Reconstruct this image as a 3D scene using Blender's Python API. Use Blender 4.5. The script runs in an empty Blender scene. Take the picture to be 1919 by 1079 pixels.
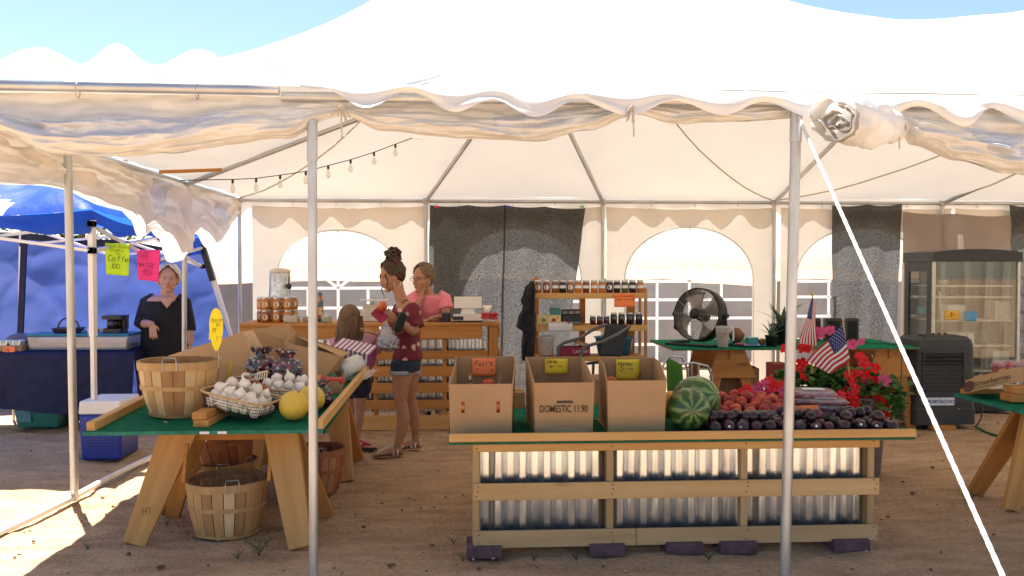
import bpy, math, random
from mathutils import Vector as V, Matrix as M, noise as NZ
sc = bpy.context.scene
COL = sc.collection
R = random.Random(11)
PI = math.pi
sin, cos, rad = math.sin, math.cos, math.radians

# ------------------------------------------------------------------ camera
CAM_H, FPX, YAW, PITCH = 1.55, 1630.0, math.atan(95/1630), math.atan(37/1630)
cd = bpy.data.cameras.new('camera'); cam = bpy.data.objects.new('camera', cd); COL.objects.link(cam)
cam.location = (0, 0, CAM_H); cam.rotation_euler = (PI/2 - PITCH, 0, -YAW)
cd.sensor_width = 36; cd.lens = 36*FPX/1919; cd.clip_end = 2000; cd.clip_start = .05
sc.camera = cam

# ------------------------------------------------------------------ light
SUN_DIR = V((-0.47, 0.80, 2.02)).normalized()          # towards the sun: high, behind the tent
w = bpy.data.worlds.new('World'); sc.world = w; w.use_nodes = True
nt = w.node_tree; bgn = nt.nodes['Background']
sky = nt.nodes.new('ShaderNodeTexSky'); sky.sky_type = 'NISHITA'; sky.sun_disc = False
sky.sun_elevation = math.asin(SUN_DIR.z); sky.sun_rotation = math.atan2(SUN_DIR.x, SUN_DIR.y)
sky.air_density = 1.0; sky.dust_density = .5; sky.ozone_density = 1.0; sky.altitude = 300
nt.links.new(sky.outputs[0], bgn.inputs[0]); bgn.inputs[1].default_value = .060
sl = bpy.data.lights.new('sun', 'SUN'); sl.energy = 5.0; sl.angle = rad(.5); sl.color = (1, .965, .915)
so = bpy.data.objects.new('sun', sl); COL.objects.link(so)
so.rotation_euler = (-SUN_DIR).to_track_quat('-Z', 'Y').to_euler(); so.location = (-6, 12, 20)
sc.view_settings.view_transform = 'Standard'; sc.view_settings.look = 'None'
sc.view_settings.exposure = 1.82; sc.view_settings.gamma = 1; sc.view_settings.use_curve_mapping = False
cy = sc.cycles
cy.max_bounces = 10; cy.diffuse_bounces = 5; cy.glossy_bounces = 3; cy.transmission_bounces = 6; cy.transparent_max_bounces = 16
cy.sample_clamp_indirect = 6; cy.caustics_reflective = False; cy.caustics_refractive = False

# ------------------------------------------------------------------ where things stand
_fw = V((sin(YAW)*cos(PITCH), cos(YAW)*cos(PITCH), -sin(PITCH))); _rt = V((cos(YAW), -sin(YAW), 0)); _up = _rt.cross(_fw)
EYE = V((0, 0, CAM_H))
def _ray(px, py): return _fw + _rt*((px-959.5)/FPX) + _up*((539.5-py)/FPX)
def at(px, py, Y):
    d = _ray(px, py); return EYE + d*(Y/d.y)
def gz(px, py, z=0.0):
    d = _ray(px, py); return EYE + d*((z-CAM_H)/d.z)

# ------------------------------------------------------------------ objects
WM = {}
def _link(o, parent, mw):
    COL.objects.link(o); WM[o.name] = mw.copy()
    if parent is not None:
        o.parent = parent; o.matrix_parent_inverse = WM[parent.name].inverted()
    o.matrix_basis = mw
    return o
def tag(o, label=None, cat=None, group=None, kind=None):
    if label: o['label'] = label
    if cat: o['category'] = cat
    if group: o['group'] = group
    if kind: o['kind'] = kind
    return o
def thing(name, loc, label, cat, group=None):
    o = bpy.data.objects.new(name, None); o.empty_display_size = .05
    _link(o, None, M.Translation(V(loc)))
    return tag(o, label, cat, group)
def dup(root, mw, label=None, group=None):
    """a copy of a thing with copies of its parts and sub-parts, moved to the matrix mw"""
    r = root.copy(); COL.objects.link(r); r.matrix_basis = mw; WM[r.name] = mw.copy()
    if label: r['label'] = label
    if group: r['group'] = group
    for ch in [c for c in bpy.data.objects if c.parent == root]:
        c = ch.copy(); COL.objects.link(c); c.parent = r
        for g in [k for k in bpy.data.objects if k.parent == ch]:
            d = g.copy(); COL.objects.link(d); d.parent = c
    return r

class MB:
    """collects shapes in world coordinates and links them as one mesh object"""
    def __init__(s): s.v = []; s.f = []; s.mi = []; s.sm = []
    def add(s, vs, fs, m=0, sm=False):
        n = len(s.v); s.v += [V(p) for p in vs]
        for q in fs: s.f.append(tuple(i+n for i in q)); s.mi.append(m); s.sm.append(sm)
        return s
    def box(s, c, d, rot=None, m=0):
        c = V(c); x, y, z = (k/2 for k in d); vs = [V((sx*x, sy*y, sz*z)) for sz in (-1, 1) for sy in (-1, 1) for sx in (-1, 1)]
        if rot: vs = [rot @ p for p in vs]
        return s.add([p+c for p in vs], [(0, 2, 3, 1), (4, 5, 7, 6), (0, 1, 5, 4), (2, 6, 7, 3), (0, 4, 6, 2), (1, 3, 7, 5)], m)
    def hexa(s, b, t, m=0):
        """bottom quad b and top quad t, same winding"""
        return s.add(list(b)+list(t), [(3, 2, 1, 0), (4, 5, 6, 7), (0, 1, 5, 4), (1, 2, 6, 5), (2, 3, 7, 6), (3, 0, 4, 7)], m)
    def bar(s, p, q, wd, th, up=(0, 0, 1), m=0):
        p, q = V(p), V(q); x = (q-p).normalized(); y = V(up).cross(x)
        if y.length < 1e-4: y = V((0, 1, 0)).cross(x)
        y.normalize(); z = x.cross(y); y = y*wd/2; z = z*th/2
        return s.hexa([p-y-z, q-y-z, q+y-z, p+y-z], [p-y+z, q-y+z, q+y+z, p+y+z], m)
    def loft(s, rings, m=0, cap=True, sm=True, closed=True):
        n = len(rings[0]); vs = [p for r in rings for p in r]; fs = []
        for i in range(len(rings)-1):
            for j in range(n if closed else n-1):
                k = (j+1) % n; fs.append((i*n+j, i*n+k, (i+1)*n+k, (i+1)*n+j))
        s.add(vs, fs, m, sm)
        if cap and closed:
            s.add(rings[0], [tuple(range(n-1, -1, -1))], m); s.add(rings[-1], [tuple(range(n))], m)
        return s
    def tube(s, pts, r, n=8, m=0, cap=True, flat=1.0):
        pts = [V(p) for p in pts]; L = len(pts); rs = r if isinstance(r, (list, tuple)) else [r]*L
        rings = []; ref = None
        for i, p in enumerate(pts):
            t = (pts[min(i+1, L-1)] - pts[max(i-1, 0)]).normalized()
            if ref is None: ref = V((0, 0, 1)) if abs(t.z) < .9 else V((1, 0, 0))
            a = t.cross(ref).normalized(); b = a.cross(t).normalized(); ref = b
            rings.append([p + (a*cos(2*PI*j/n) + b*sin(2*PI*j/n)*flat)*rs[i] for j in range(n)])
        return s.loft(rings, m, cap)
    def lathe(s, prof, c=(0, 0, 0), n=16, m=0, rot=None, cap=False):
        c = V(c); rings = []
        for r, z in prof:
            ring = [V((r*cos(2*PI*j/n), r*sin(2*PI*j/n), z)) for j in range(n)]
            rings.append([(rot @ p if rot else p)+c for p in ring])
        return s.loft(rings, m, cap)
    def sph(s, c, r, nu=12, nv=8, m=0, rot=None):
        c = V(c); rx, ry, rz = r if isinstance(r, (tuple, list)) else (r, r, r); rings = []
        for i in range(nv+1):
            a = PI*i/nv - PI/2; k = max(cos(a), .02)
            ring = [V((rx*k*cos(2*PI*j/nu), ry*k*sin(2*PI*j/nu), rz*sin(a))) for j in range(nu)]
            rings.append([(rot @ p if rot else p)+c for p in ring])
        return s.loft(rings, m, True)
    def sheet(s, fn, nu, nv, m=0, mf=None):
        vs = [fn(i/nu, j/nv) for i in range(nu+1) for j in range(nv+1)]; n = len(s.v); s.v += [V(p) for p in vs]
        for i in range(nu):
            for j in range(nv):
                a = i*(nv+1)+j; s.f.append((n+a, n+a+nv+1, n+a+nv+2, n+a+1))
                s.mi.append(mf((i+.5)/nu, (j+.5)/nv) if mf else m); s.sm.append(True)
        return s
    def poly(s, pts, m=0): return s.add(pts, [tuple(range(len(pts)))], m)
    def prism(s, pts, vec, m=0):
        """polygon extruded along vec"""
        vec = V(vec); pts = [V(p) for p in pts]; n = len(pts)
        return s.add(pts+[p+vec for p in pts], [tuple(range(n-1, -1, -1)), tuple(range(n, 2*n))] + [(i, (i+1) % n, (i+1) % n+n, i+n) for i in range(n)], m)
    def rbox(s, c, d, r, rot=None, m=0, n=4):
        """upright box with rounded vertical edges"""
        c = V(c); x, y, z = (k/2 for k in d); ring = []
        for qx, qy, a0 in ((1, 1, 0), (-1, 1, PI/2), (-1, -1, PI), (1, -1, 1.5*PI)):
            for k in range(n+1):
                a = a0 + PI/2*k/n; ring.append(V((qx*(x-r)+r*cos(a), qy*(y-r)+r*sin(a), 0)))
        f = lambda p, h: (rot @ (p+V((0, 0, h))) if rot else p+V((0, 0, h))) + c
        return s.loft([[f(p, -z) for p in ring], [f(p, z) for p in ring]], m, True, False)
    def mesh(s, name):
        me = bpy.data.meshes.new(name); me.from_pydata(s.v, [], s.f); me.update()
        me.polygons.foreach_set('material_index', s.mi); me.polygons.foreach_set('use_smooth', s.sm)
        return me
    def build(s, name, mats, parent=None, label=None, cat=None, group=None, kind=None, bevel=0, solid=0, mw=None, sub=0, remesh=0, smooth=0, weld=0):
        mw = mw or M.Identity(4)
        if mw != M.Identity(4):
            inv = mw.inverted(); s.v = [inv @ p for p in s.v]
        me = s.mesh(name)
        for q in (mats if isinstance(mats, (list, tuple)) else [mats]): me.materials.append(q)
        o = bpy.data.objects.new(name, me); _link(o, parent, mw); tag(o, label, cat, group, kind)
        if remesh:
            d = o.modifiers.new('remesh', 'REMESH'); d.mode = 'VOXEL'; d.voxel_size = remesh; d.use_smooth_shade = True
        if smooth:
            d = o.modifiers.new('smooth', 'SMOOTH'); d.iterations = smooth; d.factor = .5
        if solid:
            d = o.modifiers.new('solid', 'SOLIDIFY'); d.thickness = solid; d.offset = 0
        if bevel:
            d = o.modifiers.new('bevel', 'BEVEL'); d.width = bevel; d.segments = 2 if bevel > .004 else 1; d.limit_method = 'ANGLE'; d.angle_limit = rad(40)
        if sub:
            d = o.modifiers.new('sub', 'SUBSURF'); d.levels = sub; d.render_levels = sub
        return o

def frame_of(p, q, up=(0, 0, 1)):
    """matrix with local X from p to q"""
    p, q = V(p), V(q); x = (q-p).normalized(); y = V(up).cross(x)
    if y.length < 1e-4: y = V((0, 1, 0)).cross(x)
    y.normalize(); z = x.cross(y); m = M((x, y, z)).transposed().to_4x4(); m.translation = (p+q)/2
    return m
def board(name, p, q, wd, th, mat, parent=None, up=(0, 0, 1), bevel=.003, label=None, cat=None, group=None, taper=None):
    """one board: grain along its length, th along up, wd across"""
    mw = frame_of(p, q, up); L = (V(q)-V(p)).length/2; b = MB()
    w0 = wd/2; w1 = (taper if taper else wd)/2; t = th/2
    b.hexa([V((-L, -w0, -t)), V((L, -w1, -t)), V((L, w1, -t)), V((-L, w0, -t))], [V((-L, -w0, t)), V((L, -w1, t)), V((L, w1, t)), V((-L, w0, t))])
    me = b.mesh(name); me.materials.append(mat); o = bpy.data.objects.new(name, me); _link(o, parent, mw); tag(o, label, cat, group)
    if bevel:
        d = o.modifiers.new('bevel', 'BEVEL'); d.width = bevel; d.segments = 1; d.limit_method = 'ANGLE'
    return o
def fbm(p, s=1.0, o=3): return NZ.fractal(V(p)*s, .6, 2.0, o)

# ------------------------------------------------------------------ materials
MC = {}
def _nodes(name):
    m = bpy.data.materials.new(name); m.use_nodes = True; t = m.node_tree
    return m, t, t.nodes['Principled BSDF'], t.nodes['Material Output']
def _col(t, col, var, scale, coord, rvar=0, stretch=(1, 1, 1), second=None, detail=5):
    """colour with a noise and a per-object variation"""
    tc = t.nodes.new('ShaderNodeTexCoord'); mp = t.nodes.new('ShaderNodeMapping'); mp.inputs['Scale'].default_value = stretch
    t.links.new(tc.outputs[coord], mp.inputs[0])
    oi = t.nodes.new('ShaderNodeObjectInfo')
    ad = t.nodes.new('ShaderNodeVectorMath'); ad.operation = 'ADD'
    sc_ = t.nodes.new('ShaderNodeMath'); sc_.operation = 'MULTIPLY'; sc_.inputs[1].default_value = 37.0
    t.links.new(oi.outputs['Random'], sc_.inputs[0]); t.links.new(mp.outputs[0], ad.inputs[0]); t.links.new(sc_.outputs[0], ad.inputs[1])
    nz = t.nodes.new('ShaderNodeTexNoise'); nz.inputs['Scale'].default_value = scale; nz.inputs['Detail'].default_value = detail
    t.links.new(ad.outputs[0], nz.inputs['Vector'])
    rp = t.nodes.new('ShaderNodeValToRGB'); a, b = rp.color_ramp.elements; a.position = .3; b.position = .7
    lo = second or tuple(c*(1-var) for c in col); hi = col if second else tuple(min(1, c*(1+var)) for c in col)
    a.color = (*lo, 1); b.color = (*hi, 1); t.links.new(nz.outputs[0], rp.inputs[0])
    out = rp.outputs[0]
    if rvar:
        hs = t.nodes.new('ShaderNodeHueSaturation'); mr = t.nodes.new('ShaderNodeMapRange')
        mr.inputs['To Min'].default_value = 1-rvar; mr.inputs['To Max'].default_value = 1+rvar
        t.links.new(oi.outputs['Random'], mr.inputs[0]); t.links.new(mr.outputs[0], hs.inputs['Value']); t.links.new(out, hs.inputs['Color']); out = hs.outputs[0]
    return out, ad.outputs[0]
def _bump(t, vec, scale, strength, dist=.01, detail=4):
    nz = t.nodes.new('ShaderNodeTexNoise'); nz.inputs['Scale'].default_value = scale; nz.inputs['Detail'].default_value = detail
    t.links.new(vec, nz.inputs['Vector']); b = t.nodes.new('ShaderNodeBump'); b.inputs['Strength'].default_value = strength; b.inputs['Distance'].default_value = dist
    t.links.new(nz.outputs[0], b.inputs['Height']); return b.outputs[0]
def mat(name, col, rough=.6, metal=0, var=.12, scale=12, bump=.0, bscale=60, rvar=0, stretch=(1, 1, 1), second=None, spec=.5, coat=0, coord='Object', sheen=0, sss=0):
    if name in MC: return MC[name]
    m, t, p, o = _nodes(name); c, vec = _col(t, col, var, scale, coord, rvar, stretch, second)
    t.links.new(c, p.inputs['Base Color']); p.inputs['Roughness'].default_value = rough; p.inputs['Metallic'].default_value = metal
    p.inputs['Specular IOR Level'].default_value = spec
    if coat: p.inputs['Coat Weight'].default_value = coat; p.inputs['Coat Roughness'].default_value = .15
    if sheen: p.inputs['Sheen Weight'].default_value = sheen
    if sss:
        p.inputs['Subsurface Weight'].default_value = sss; p.inputs['Subsurface Radius'].default_value = (.012, .005, .003); p.inputs['Subsurface Scale'].default_value = 1
    if bump: t.links.new(_bump(t, vec, bscale, bump), p.inputs['Normal'])
    MC[name] = m; return m
def wood(name, col, dark, rvar=.12, rough=.65, scale=9, stretch=(.06, 1, 1), knots=True):
    if name in MC: return MC[name]
    m, t, p, o = _nodes(name); c, vec = _col(t, col, 0, scale*2.2, 'Object', rvar, stretch, dark, 8)
    if knots:
        vo = t.nodes.new('ShaderNodeTexVoronoi'); vo.inputs['Scale'].default_value = 3.2
        mp = t.nodes.new('ShaderNodeMapping'); mp.inputs['Scale'].default_value = (6, 1.6, 1.6); t.links.new(vec, mp.inputs[0]); t.links.new(mp.outputs[0], vo.inputs['Vector'])
        rp = t.nodes.new('ShaderNodeValToRGB'); rp.color_ramp.elements[0].position = .03; rp.color_ramp.elements[0].color = (.25, .2, .17, 1); rp.color_ramp.elements[1].position = .10
        rp.color_ramp.elements[1].color = (1, 1, 1, 1); t.links.new(vo.outputs['Distance'], rp.inputs[0])
        mx = t.nodes.new('ShaderNodeMix'); mx.data_type = 'RGBA'; mx.blend_type = 'MULTIPLY'; mx.inputs[0].default_value = .75
        t.links.new(c, mx.inputs[6]); t.links.new(rp.outputs[0], mx.inputs[7]); c = mx.outputs[2]
    t.links.new(c, p.inputs['Base Color']); p.inputs['Roughness'].default_value = rough; p.inputs['Specular IOR Level'].default_value = .3
    t.links.new(_bump(t, vec, scale*3, .25, .004), p.inputs['Normal'])
    MC[name] = m; return m
def cloth(name, col, trans=.45, var=.05, scale=3, gloss=.04, bump=.15, bscale=14, rough=.35, second=None, stretch=(1, 1, 1), tcol=None, through=0):
    """thin fabric: reflects, lets light through diffusely, a little gloss; through = open weave"""
    if name in MC: return MC[name]
    m, t, p, o = _nodes(name); t.nodes.remove(p); c, vec = _col(t, col, var, scale, 'Object', 0, stretch, second)
    nb = _bump(t, vec, bscale, bump, .02)
    d = t.nodes.new('ShaderNodeBsdfDiffuse'); tr = t.nodes.new('ShaderNodeBsdfTranslucent'); g = t.nodes.new('ShaderNodeBsdfGlossy')
    g.inputs['Roughness'].default_value = rough
    t.links.new(c, d.inputs[0])
    if tcol: tr.inputs[0].default_value = (*tcol, 1)
    else: t.links.new(c, tr.inputs[0])
    for k in (d, tr, g): t.links.new(nb, k.inputs['Normal'])
    mx = t.nodes.new('ShaderNodeMixShader'); mx.inputs[0].default_value = trans; t.links.new(d.outputs[0], mx.inputs[1]); t.links.new(tr.outputs[0], mx.inputs[2])
    m2 = t.nodes.new('ShaderNodeMixShader'); m2.inputs[0].default_value = gloss; t.links.new(mx.outputs[0], m2.inputs[1]); t.links.new(g.outputs[0], m2.inputs[2])
    out = m2.outputs[0]
    if through:
        tp = t.nodes.new('ShaderNodeBsdfTransparent'); nz = t.nodes.new('ShaderNodeTexNoise'); nz.inputs['Scale'].default_value = 85; nz.inputs['Detail'].default_value = 3
        t.links.new(vec, nz.inputs['Vector'])
        mr = t.nodes.new('ShaderNodeMapRange'); mr.inputs[1].default_value = .35; mr.inputs[2].default_value = .7; mr.inputs[3].default_value = through*.55; mr.inputs[4].default_value = through*1.5
        t.links.new(nz.outputs[0], mr.inputs[0])
        if tcol:
            m4 = t.nodes.new('ShaderNodeMapRange'); m4.inputs[1].default_value = .32; m4.inputs[2].default_value = .68; m4.inputs[3].default_value = .35; m4.inputs[4].default_value = 1.6; t.links.new(nz.outputs[0], m4.inputs[0])
            vm_ = t.nodes.new('ShaderNodeVectorMath'); vm_.operation = 'SCALE'; vm_.inputs[0].default_value = tcol; t.links.new(m4.outputs[0], vm_.inputs['Scale']); t.links.new(vm_.outputs[0], tr.inputs[0])
        m3 = t.nodes.new('ShaderNodeMixShader'); t.links.new(mr.outputs[0], m3.inputs[0]); t.links.new(out, m3.inputs[1]); t.links.new(tp.outputs[0], m3.inputs[2]); out = m3.outputs[0]
    t.links.new(out, o.inputs[0]); MC[name] = m; return m
def clear(name, tint=(.93, .95, .96), alpha=.82, rough=.12, haze=.5, bump=.3, bscale=7, hazecol=(.8, .83, .88)):
    """thin clear plastic or glass: see-through, glossy, slightly milky"""
    if name in MC: return MC[name]
    m, t, p, o = _nodes(name); t.nodes.remove(p)
    tc = t.nodes.new('ShaderNodeTexCoord'); nb = _bump(t, tc.outputs['Object'], bscale, bump, .02)
    tp = t.nodes.new('ShaderNodeBsdfTransparent'); tp.inputs[0].default_value = (*tint, 1)
    g = t.nodes.new('ShaderNodeBsdfGlossy'); g.inputs['Roughness'].default_value = rough; t.links.new(nb, g.inputs['Normal'])
    d = t.nodes.new('ShaderNodeBsdfDiffuse'); d.inputs[0].default_value = (*hazecol, 1)
    tl = t.nodes.new('ShaderNodeBsdfTranslucent'); tl.inputs[0].default_value = (*hazecol, 1)
    mh = t.nodes.new('ShaderNodeMixShader'); mh.inputs[0].default_value = .5; t.links.new(d.outputs[0], mh.inputs[1]); t.links.new(tl.outputs[0], mh.inputs[2])
    mg = t.nodes.new('ShaderNodeMixShader'); mg.inputs[0].default_value = haze; t.links.new(g.outputs[0], mg.inputs[1]); t.links.new(mh.outputs[0], mg.inputs[2])
    mx = t.nodes.new('ShaderNodeMixShader'); mx.inputs[0].default_value = alpha; t.links.new(mg.outputs[0], mx.inputs[1]); t.links.new(tp.outputs[0], mx.inputs[2])
    t.links.new(mx.outputs[0], o.inputs[0]); MC[name] = m; return m

STEEL = mat('galvanised steel', (.50, .51, .52), .42, .75, .18, 14, .1, 60, stretch=(1, 1, .25))
CREAM = cloth('cream vinyl', (.82, .77, .68), .21, .05, 2.2, .03, .25, 5)
WHITE_VINYL = cloth('white roof vinyl', (.85, .825, .77), .105, .03, 1.2, .03, .12, 3)
ROLL = cloth('rolled wall vinyl', (.84, .825, .80), .34, .06, 3, .05, .5, 9)
FILM = clear('window film', (.93, .94, .95), .86, .15, .5, .35, 9)
FILM_ROLLED = cloth('crumpled window film', (.70, .725, .78), .30, .16, 8, .16, 1.0, 20, .18, stretch=(.5, 1, 1.6))
PINE = wood('pine', (.66, .39, .14), (.54, .28, .085))
PINE_ORANGE = wood('oiled pine', (.58, .27, .075), (.43, .175, .04))
PINE_PALE = wood('pale pine', (.66, .42, .19), (.55, .325, .125))
PINE_GREY = wood('weathered pine', (.54, .36, .18), (.43, .265, .12))
PLY_GREEN = cloth('green turf cloth', (.012, .145, .072), 0, .25, 25, .02, .5, 160)
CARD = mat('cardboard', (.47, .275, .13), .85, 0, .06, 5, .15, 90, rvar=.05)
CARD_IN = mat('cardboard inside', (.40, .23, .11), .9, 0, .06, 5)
BLACK_PL = mat('black plastic', (.018, .018, .02), .45, 0, .2, 20, .05, 120)
BLACK_METAL = mat('black painted metal', (.02, .02, .022), .4, .3, .2, 20)
WHITE_PL = mat('white plastic', (.78, .76, .73), .4, 0, .04, 8)
INK = mat('black marker ink', (.012, .012, .015), .6, 0, .1, 10)
# ================================================================== ground
def sand():
    m, t, p, o = _nodes('sandy dirt'); tc = t.nodes.new('ShaderNodeTexCoord'); vec = tc.outputs['Object']
    def nz(s, d=6, st=(1, 1, 1)):
        mp = t.nodes.new('ShaderNodeMapping'); mp.inputs['Scale'].default_value = st; t.links.new(vec, mp.inputs[0])
        n = t.nodes.new('ShaderNodeTexNoise'); n.inputs['Scale'].default_value = s; n.inputs['Detail'].default_value = d; t.links.new(mp.outputs[0], n.inputs['Vector']); return n.outputs[0]
    def ramp(f, a, b, pa=.3, pb=.7):
        r = t.nodes.new('ShaderNodeValToRGB'); r.color_ramp.elements[0].position = pa; r.color_ramp.elements[1].position = pb
        r.color_ramp.elements[0].color = (*a, 1); r.color_ramp.elements[1].color = (*b, 1); t.links.new(f, r.inputs[0]); return r.outputs[0]
    def mix(a, b, f, mode='MIX'):
        x = t.nodes.new('ShaderNodeMix'); x.data_type = 'RGBA'; x.blend_type = mode
        if isinstance(f, float): x.inputs[0].default_value = f
        else: t.links.new(f, x.inputs[0])
        t.links.new(a, x.inputs[6]); t.links.new(b, x.inputs[7]); return x.outputs[2]
    base = ramp(nz(.9), (.46, .305, .175), (.56, .39, .245))
    fine = ramp(nz(38, 8), (.70, .68, .66), (1.12, 1.1, 1.08))
    streak = ramp(nz(5.5, 8, (.45, 1.6, 1)), (.70, .66, .62), (1.06, 1.05, 1.04), .32, .6)
    c = mix(mix(base, fine, .7, 'MULTIPLY'), streak, .8, 'MULTIPLY')
    speck = ramp(nz(70, 3), (1, 1, 1), (.35, .28, .22), .64, .70)
    c = mix(c, speck, .7, 'MULTIPLY'); t.links.new(c, p.inputs['Base Color'])
    p.inputs['Roughness'].default_value = .95; p.inputs['Specular IOR Level'].default_value = .15
    a = t.nodes.new('ShaderNodeMath'); a.operation = 'MULTIPLY_ADD'; t.links.new(nz(4.5, 9), a.inputs[0]); a.inputs[1].default_value = 2.2; t.links.new(nz(45, 5), a.inputs[2])
    b = t.nodes.new('ShaderNodeBump'); b.inputs['Strength'].default_value = .8; b.inputs['Distance'].default_value = .02; t.links.new(a.outputs[0], b.inputs['Height']); t.links.new(b.outputs[0], p.inputs['Normal'])
    return m
SAND = sand()
gx = [-600, -150, -40, -16] + [-10+.25*i for i in range(22)] + [-4.5+.06*i for i in range(160)] + [5.1+.25*i for i in range(28)] + [16, 40, 150, 600]
gy = [-100, -20, -4, 1.5, 2.6] + [3.2+.055*i for i in range(100)] + [8.75+.2*i for i in range(28)] + [16, 24, 45, 120, 400, 1200]
DENT = [(R.uniform(-4.2, 4.6), R.uniform(3.2, 8.6), R.uniform(.05, .11), R.uniform(0, 3.14), R.uniform(.006, .016)) for _ in range(260)]
def dents(x, y):
    h = 0
    for a, b_, s_, r_, d_ in DENT:
        dx, dy = x-a, y-b_
        if abs(dx) < .4 and abs(dy) < .4:
            u, v = (dx*cos(r_)+dy*sin(r_))/s_, (-dx*sin(r_)+dy*cos(r_))/(s_*1.9); q = u*u+v*v
            if q < 6: h += d_*(-math.exp(-q)+.6*math.exp(-(q-2.2)**2))
    return h
g = MB()
for x in gx:
    for y in gy:
        n = 1 if (-10 <= x <= 12 and 2 <= y <= 14.2) else 0
        g.v.append(V((x, y, n*(.018*fbm((x, y, 0), .9) + .010*fbm((x, y, 5), 3.4) + .006*fbm((x, y, 9), 8) + dents(x, y)) - .010)))
ny = len(gy)
for i in range(len(gx)-1):
    for j in range(ny-1):
        g.f.append((i*ny+j, (i+1)*ny+j, (i+1)*ny+j+1, i*ny+j+1)); g.mi.append(0); g.sm.append(True)
g.build('sandy_ground', SAND, kind='structure', label='bare sandy ground')
# small stones, twigs and crumbs of litter on the sand
peb = MB()
for i in range(420):
    p = gz(R.uniform(-100, 2000), 700+380*R.random()**.8)
    if p.y > 13: continue
    s = R.uniform(.003, .011)*(1.6 if R.random() < .08 else 1)
    peb.sph((p.x, p.y, .004), (s*R.uniform(.8, 1.7), s, s*.6), 5, 3, 0 if R.random() < .6 else 1, M.Rotation(R.uniform(0, 6), 3, 'Z'))
peb.build('gravel', [mat('brown crumbs', (.16, .10, .06), .9, var=.4), mat('pale pebbles', (.42, .34, .26), .9, var=.3)], kind='stuff', label='small stones and litter scattered on the sand')
# low weeds coming up through the sand
LEAF = cloth('weed leaf', (.06, .13, .035), .3, .3, 20, .03, 0, 10)
def weed(px, py, h, n=9, label='small green weed'):
    c = gz(px, py); b = MB()
    for k in range(n):
        a = R.uniform(0, 6.28); l = h*R.uniform(.5, 1); d = V((cos(a)*.5, sin(a)*.5, 1)).normalized()
        tip = c + d*l + V((cos(a), sin(a), 0))*l*.3
        b.tube([c, c+d*l*.6, tip], [.0016, .0013, .0006], 4)
        for q in range(4):
            f = .3+.2*q; e = c.lerp(tip, f) + V((R.uniform(-1, 1), R.uniform(-1, 1), R.uniform(0, .6)))*h*.12; s = V((R.uniform(-1, 1), R.uniform(-1, 1), .3)).normalized()*h*.16
            u = s.cross(V((0, 0, 1)))*.35
            b.poly([e, e+s*.5+u, e+s, e+s*.5-u])
    return b.build('weed', LEAF, label=label, cat='weed', group='weeds in the sand')
for px, py, h, n, wh in ((485, 1042, .13, 12, 'tall feathery weed in front of the two splayed trestle legs'), (445, 1048, .06, 9, 'low weed before the empty basket under the garlic table'), (312, 985, .04, 9, 'small weed between the splayed trestle legs'), (165, 1030, .05, 7, 'small weed near the tent shadow edge'), (1000, 1052, .05, 9, 'small weed in front of the second purple block'), (1080, 1050, .045, 9, 'small weed just before the purple block under the middle of the counter'),
                         (1328, 1050, .07, 9, 'weed between two purple blocks below the plum counter'), (1815, 945, .13, 10, 'leafy weed beside the lower end of the guy rope'), (850, 1020, .05, 8, 'weed at the end of the pallet counter'), (190, 935, .025, 5, 'tiny weed by the white ground pipe'), (45, 1000, .02, 5, 'tiny weed in full sun along the white pipe'), (868, 1052, .05, 7, 'weed beside the first purple block')):
    weed(px, py, h, n, wh)

# ================================================================== tent
X0, XM, XN, YF, YB, ZE = -2.66, 3.89, 10.44, 4.17, 10.66, 2.41
def rise(t): return .2*t + .8*t**2.2
def roofz(x, y):
    a, b, jt = (X0, XM, 1) if x <= XM else (XM, XN, -1)
    cx, hx, cyy, hy = (a+b)/2, (b-a)/2, (YF+YB)/2, (YB-YF)/2
    u, v = (x-cx)/hx, (y-cyy)/hy; m = max(abs(u), abs(v), 1e-6); zb = ZE
    if abs(u) > abs(v) and u*jt > 0: zb = ZE + 1.30*(1-abs(v/u))**1.1
    return zb + ((4.91 if x <= XM else 4.45)-zb)*rise(1-m) - .05*sin(PI*min(1, m))*abs(sin(3*PI*(v if abs(u) > abs(v) else u)/m))*m*0.6 + .012*fbm((x, y, 0), 1.3)
tent = thing('frame_tent', (X0, YF, 0), 'large white peaked frame tent open at the front over the farm stand', 'tent')
for a, b in ((X0, XM), (XM, XN)):
    r = MB(); r.sheet(lambda u, v: V((a+(b-a)*u, YF+(YB-YF)*v, roofz(a+(b-a)*u, YF+(YB-YF)*v))), 56, 56)
    r.build('roof_canopy', WHITE_VINYL, tent)
def sm01(x): x = max(0, min(1, x)); return x*x*(3-2*x)
def scal(x, k=.40): return abs(sin(PI*x/k))
def valance(u, v):
    x = X0 + (8.4-X0)*u
    up = 1-sm01((x+1.10)/.55)
    ang = rad(-56) + rad(142)*up
    L = (.122 + (.042+.018*fbm((x, 7, 0), .8))*cos(2*PI*x/.40+1.6*fbm((x, 3, 0), .6)) + .03*fbm((x, 0, 0), 1.0))*(1-.10*up)
    if x > 2.05: L *= 1 + .25*sm01((x-2.05)/.4)
    if x > 2.9: L *= 1-.75*sm01((x-2.9)/.3)
    w_ = .03*fbm((x, v, 3), 2.3)*v
    return V((x, YF-.012 - L*v*cos(ang) - w_ - .03*sin(v*PI)*(1-up), ZE+.012 - .022*max(0, min(1, (x+1)/3)) + L*v*sin(ang)))
b = MB(); b.sheet(valance, 420, 8); b.build('front_valance', cloth('valance vinyl', (.88, .85, .79), .2, .03, 1.2, .03, .12, 3), tent)
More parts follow.
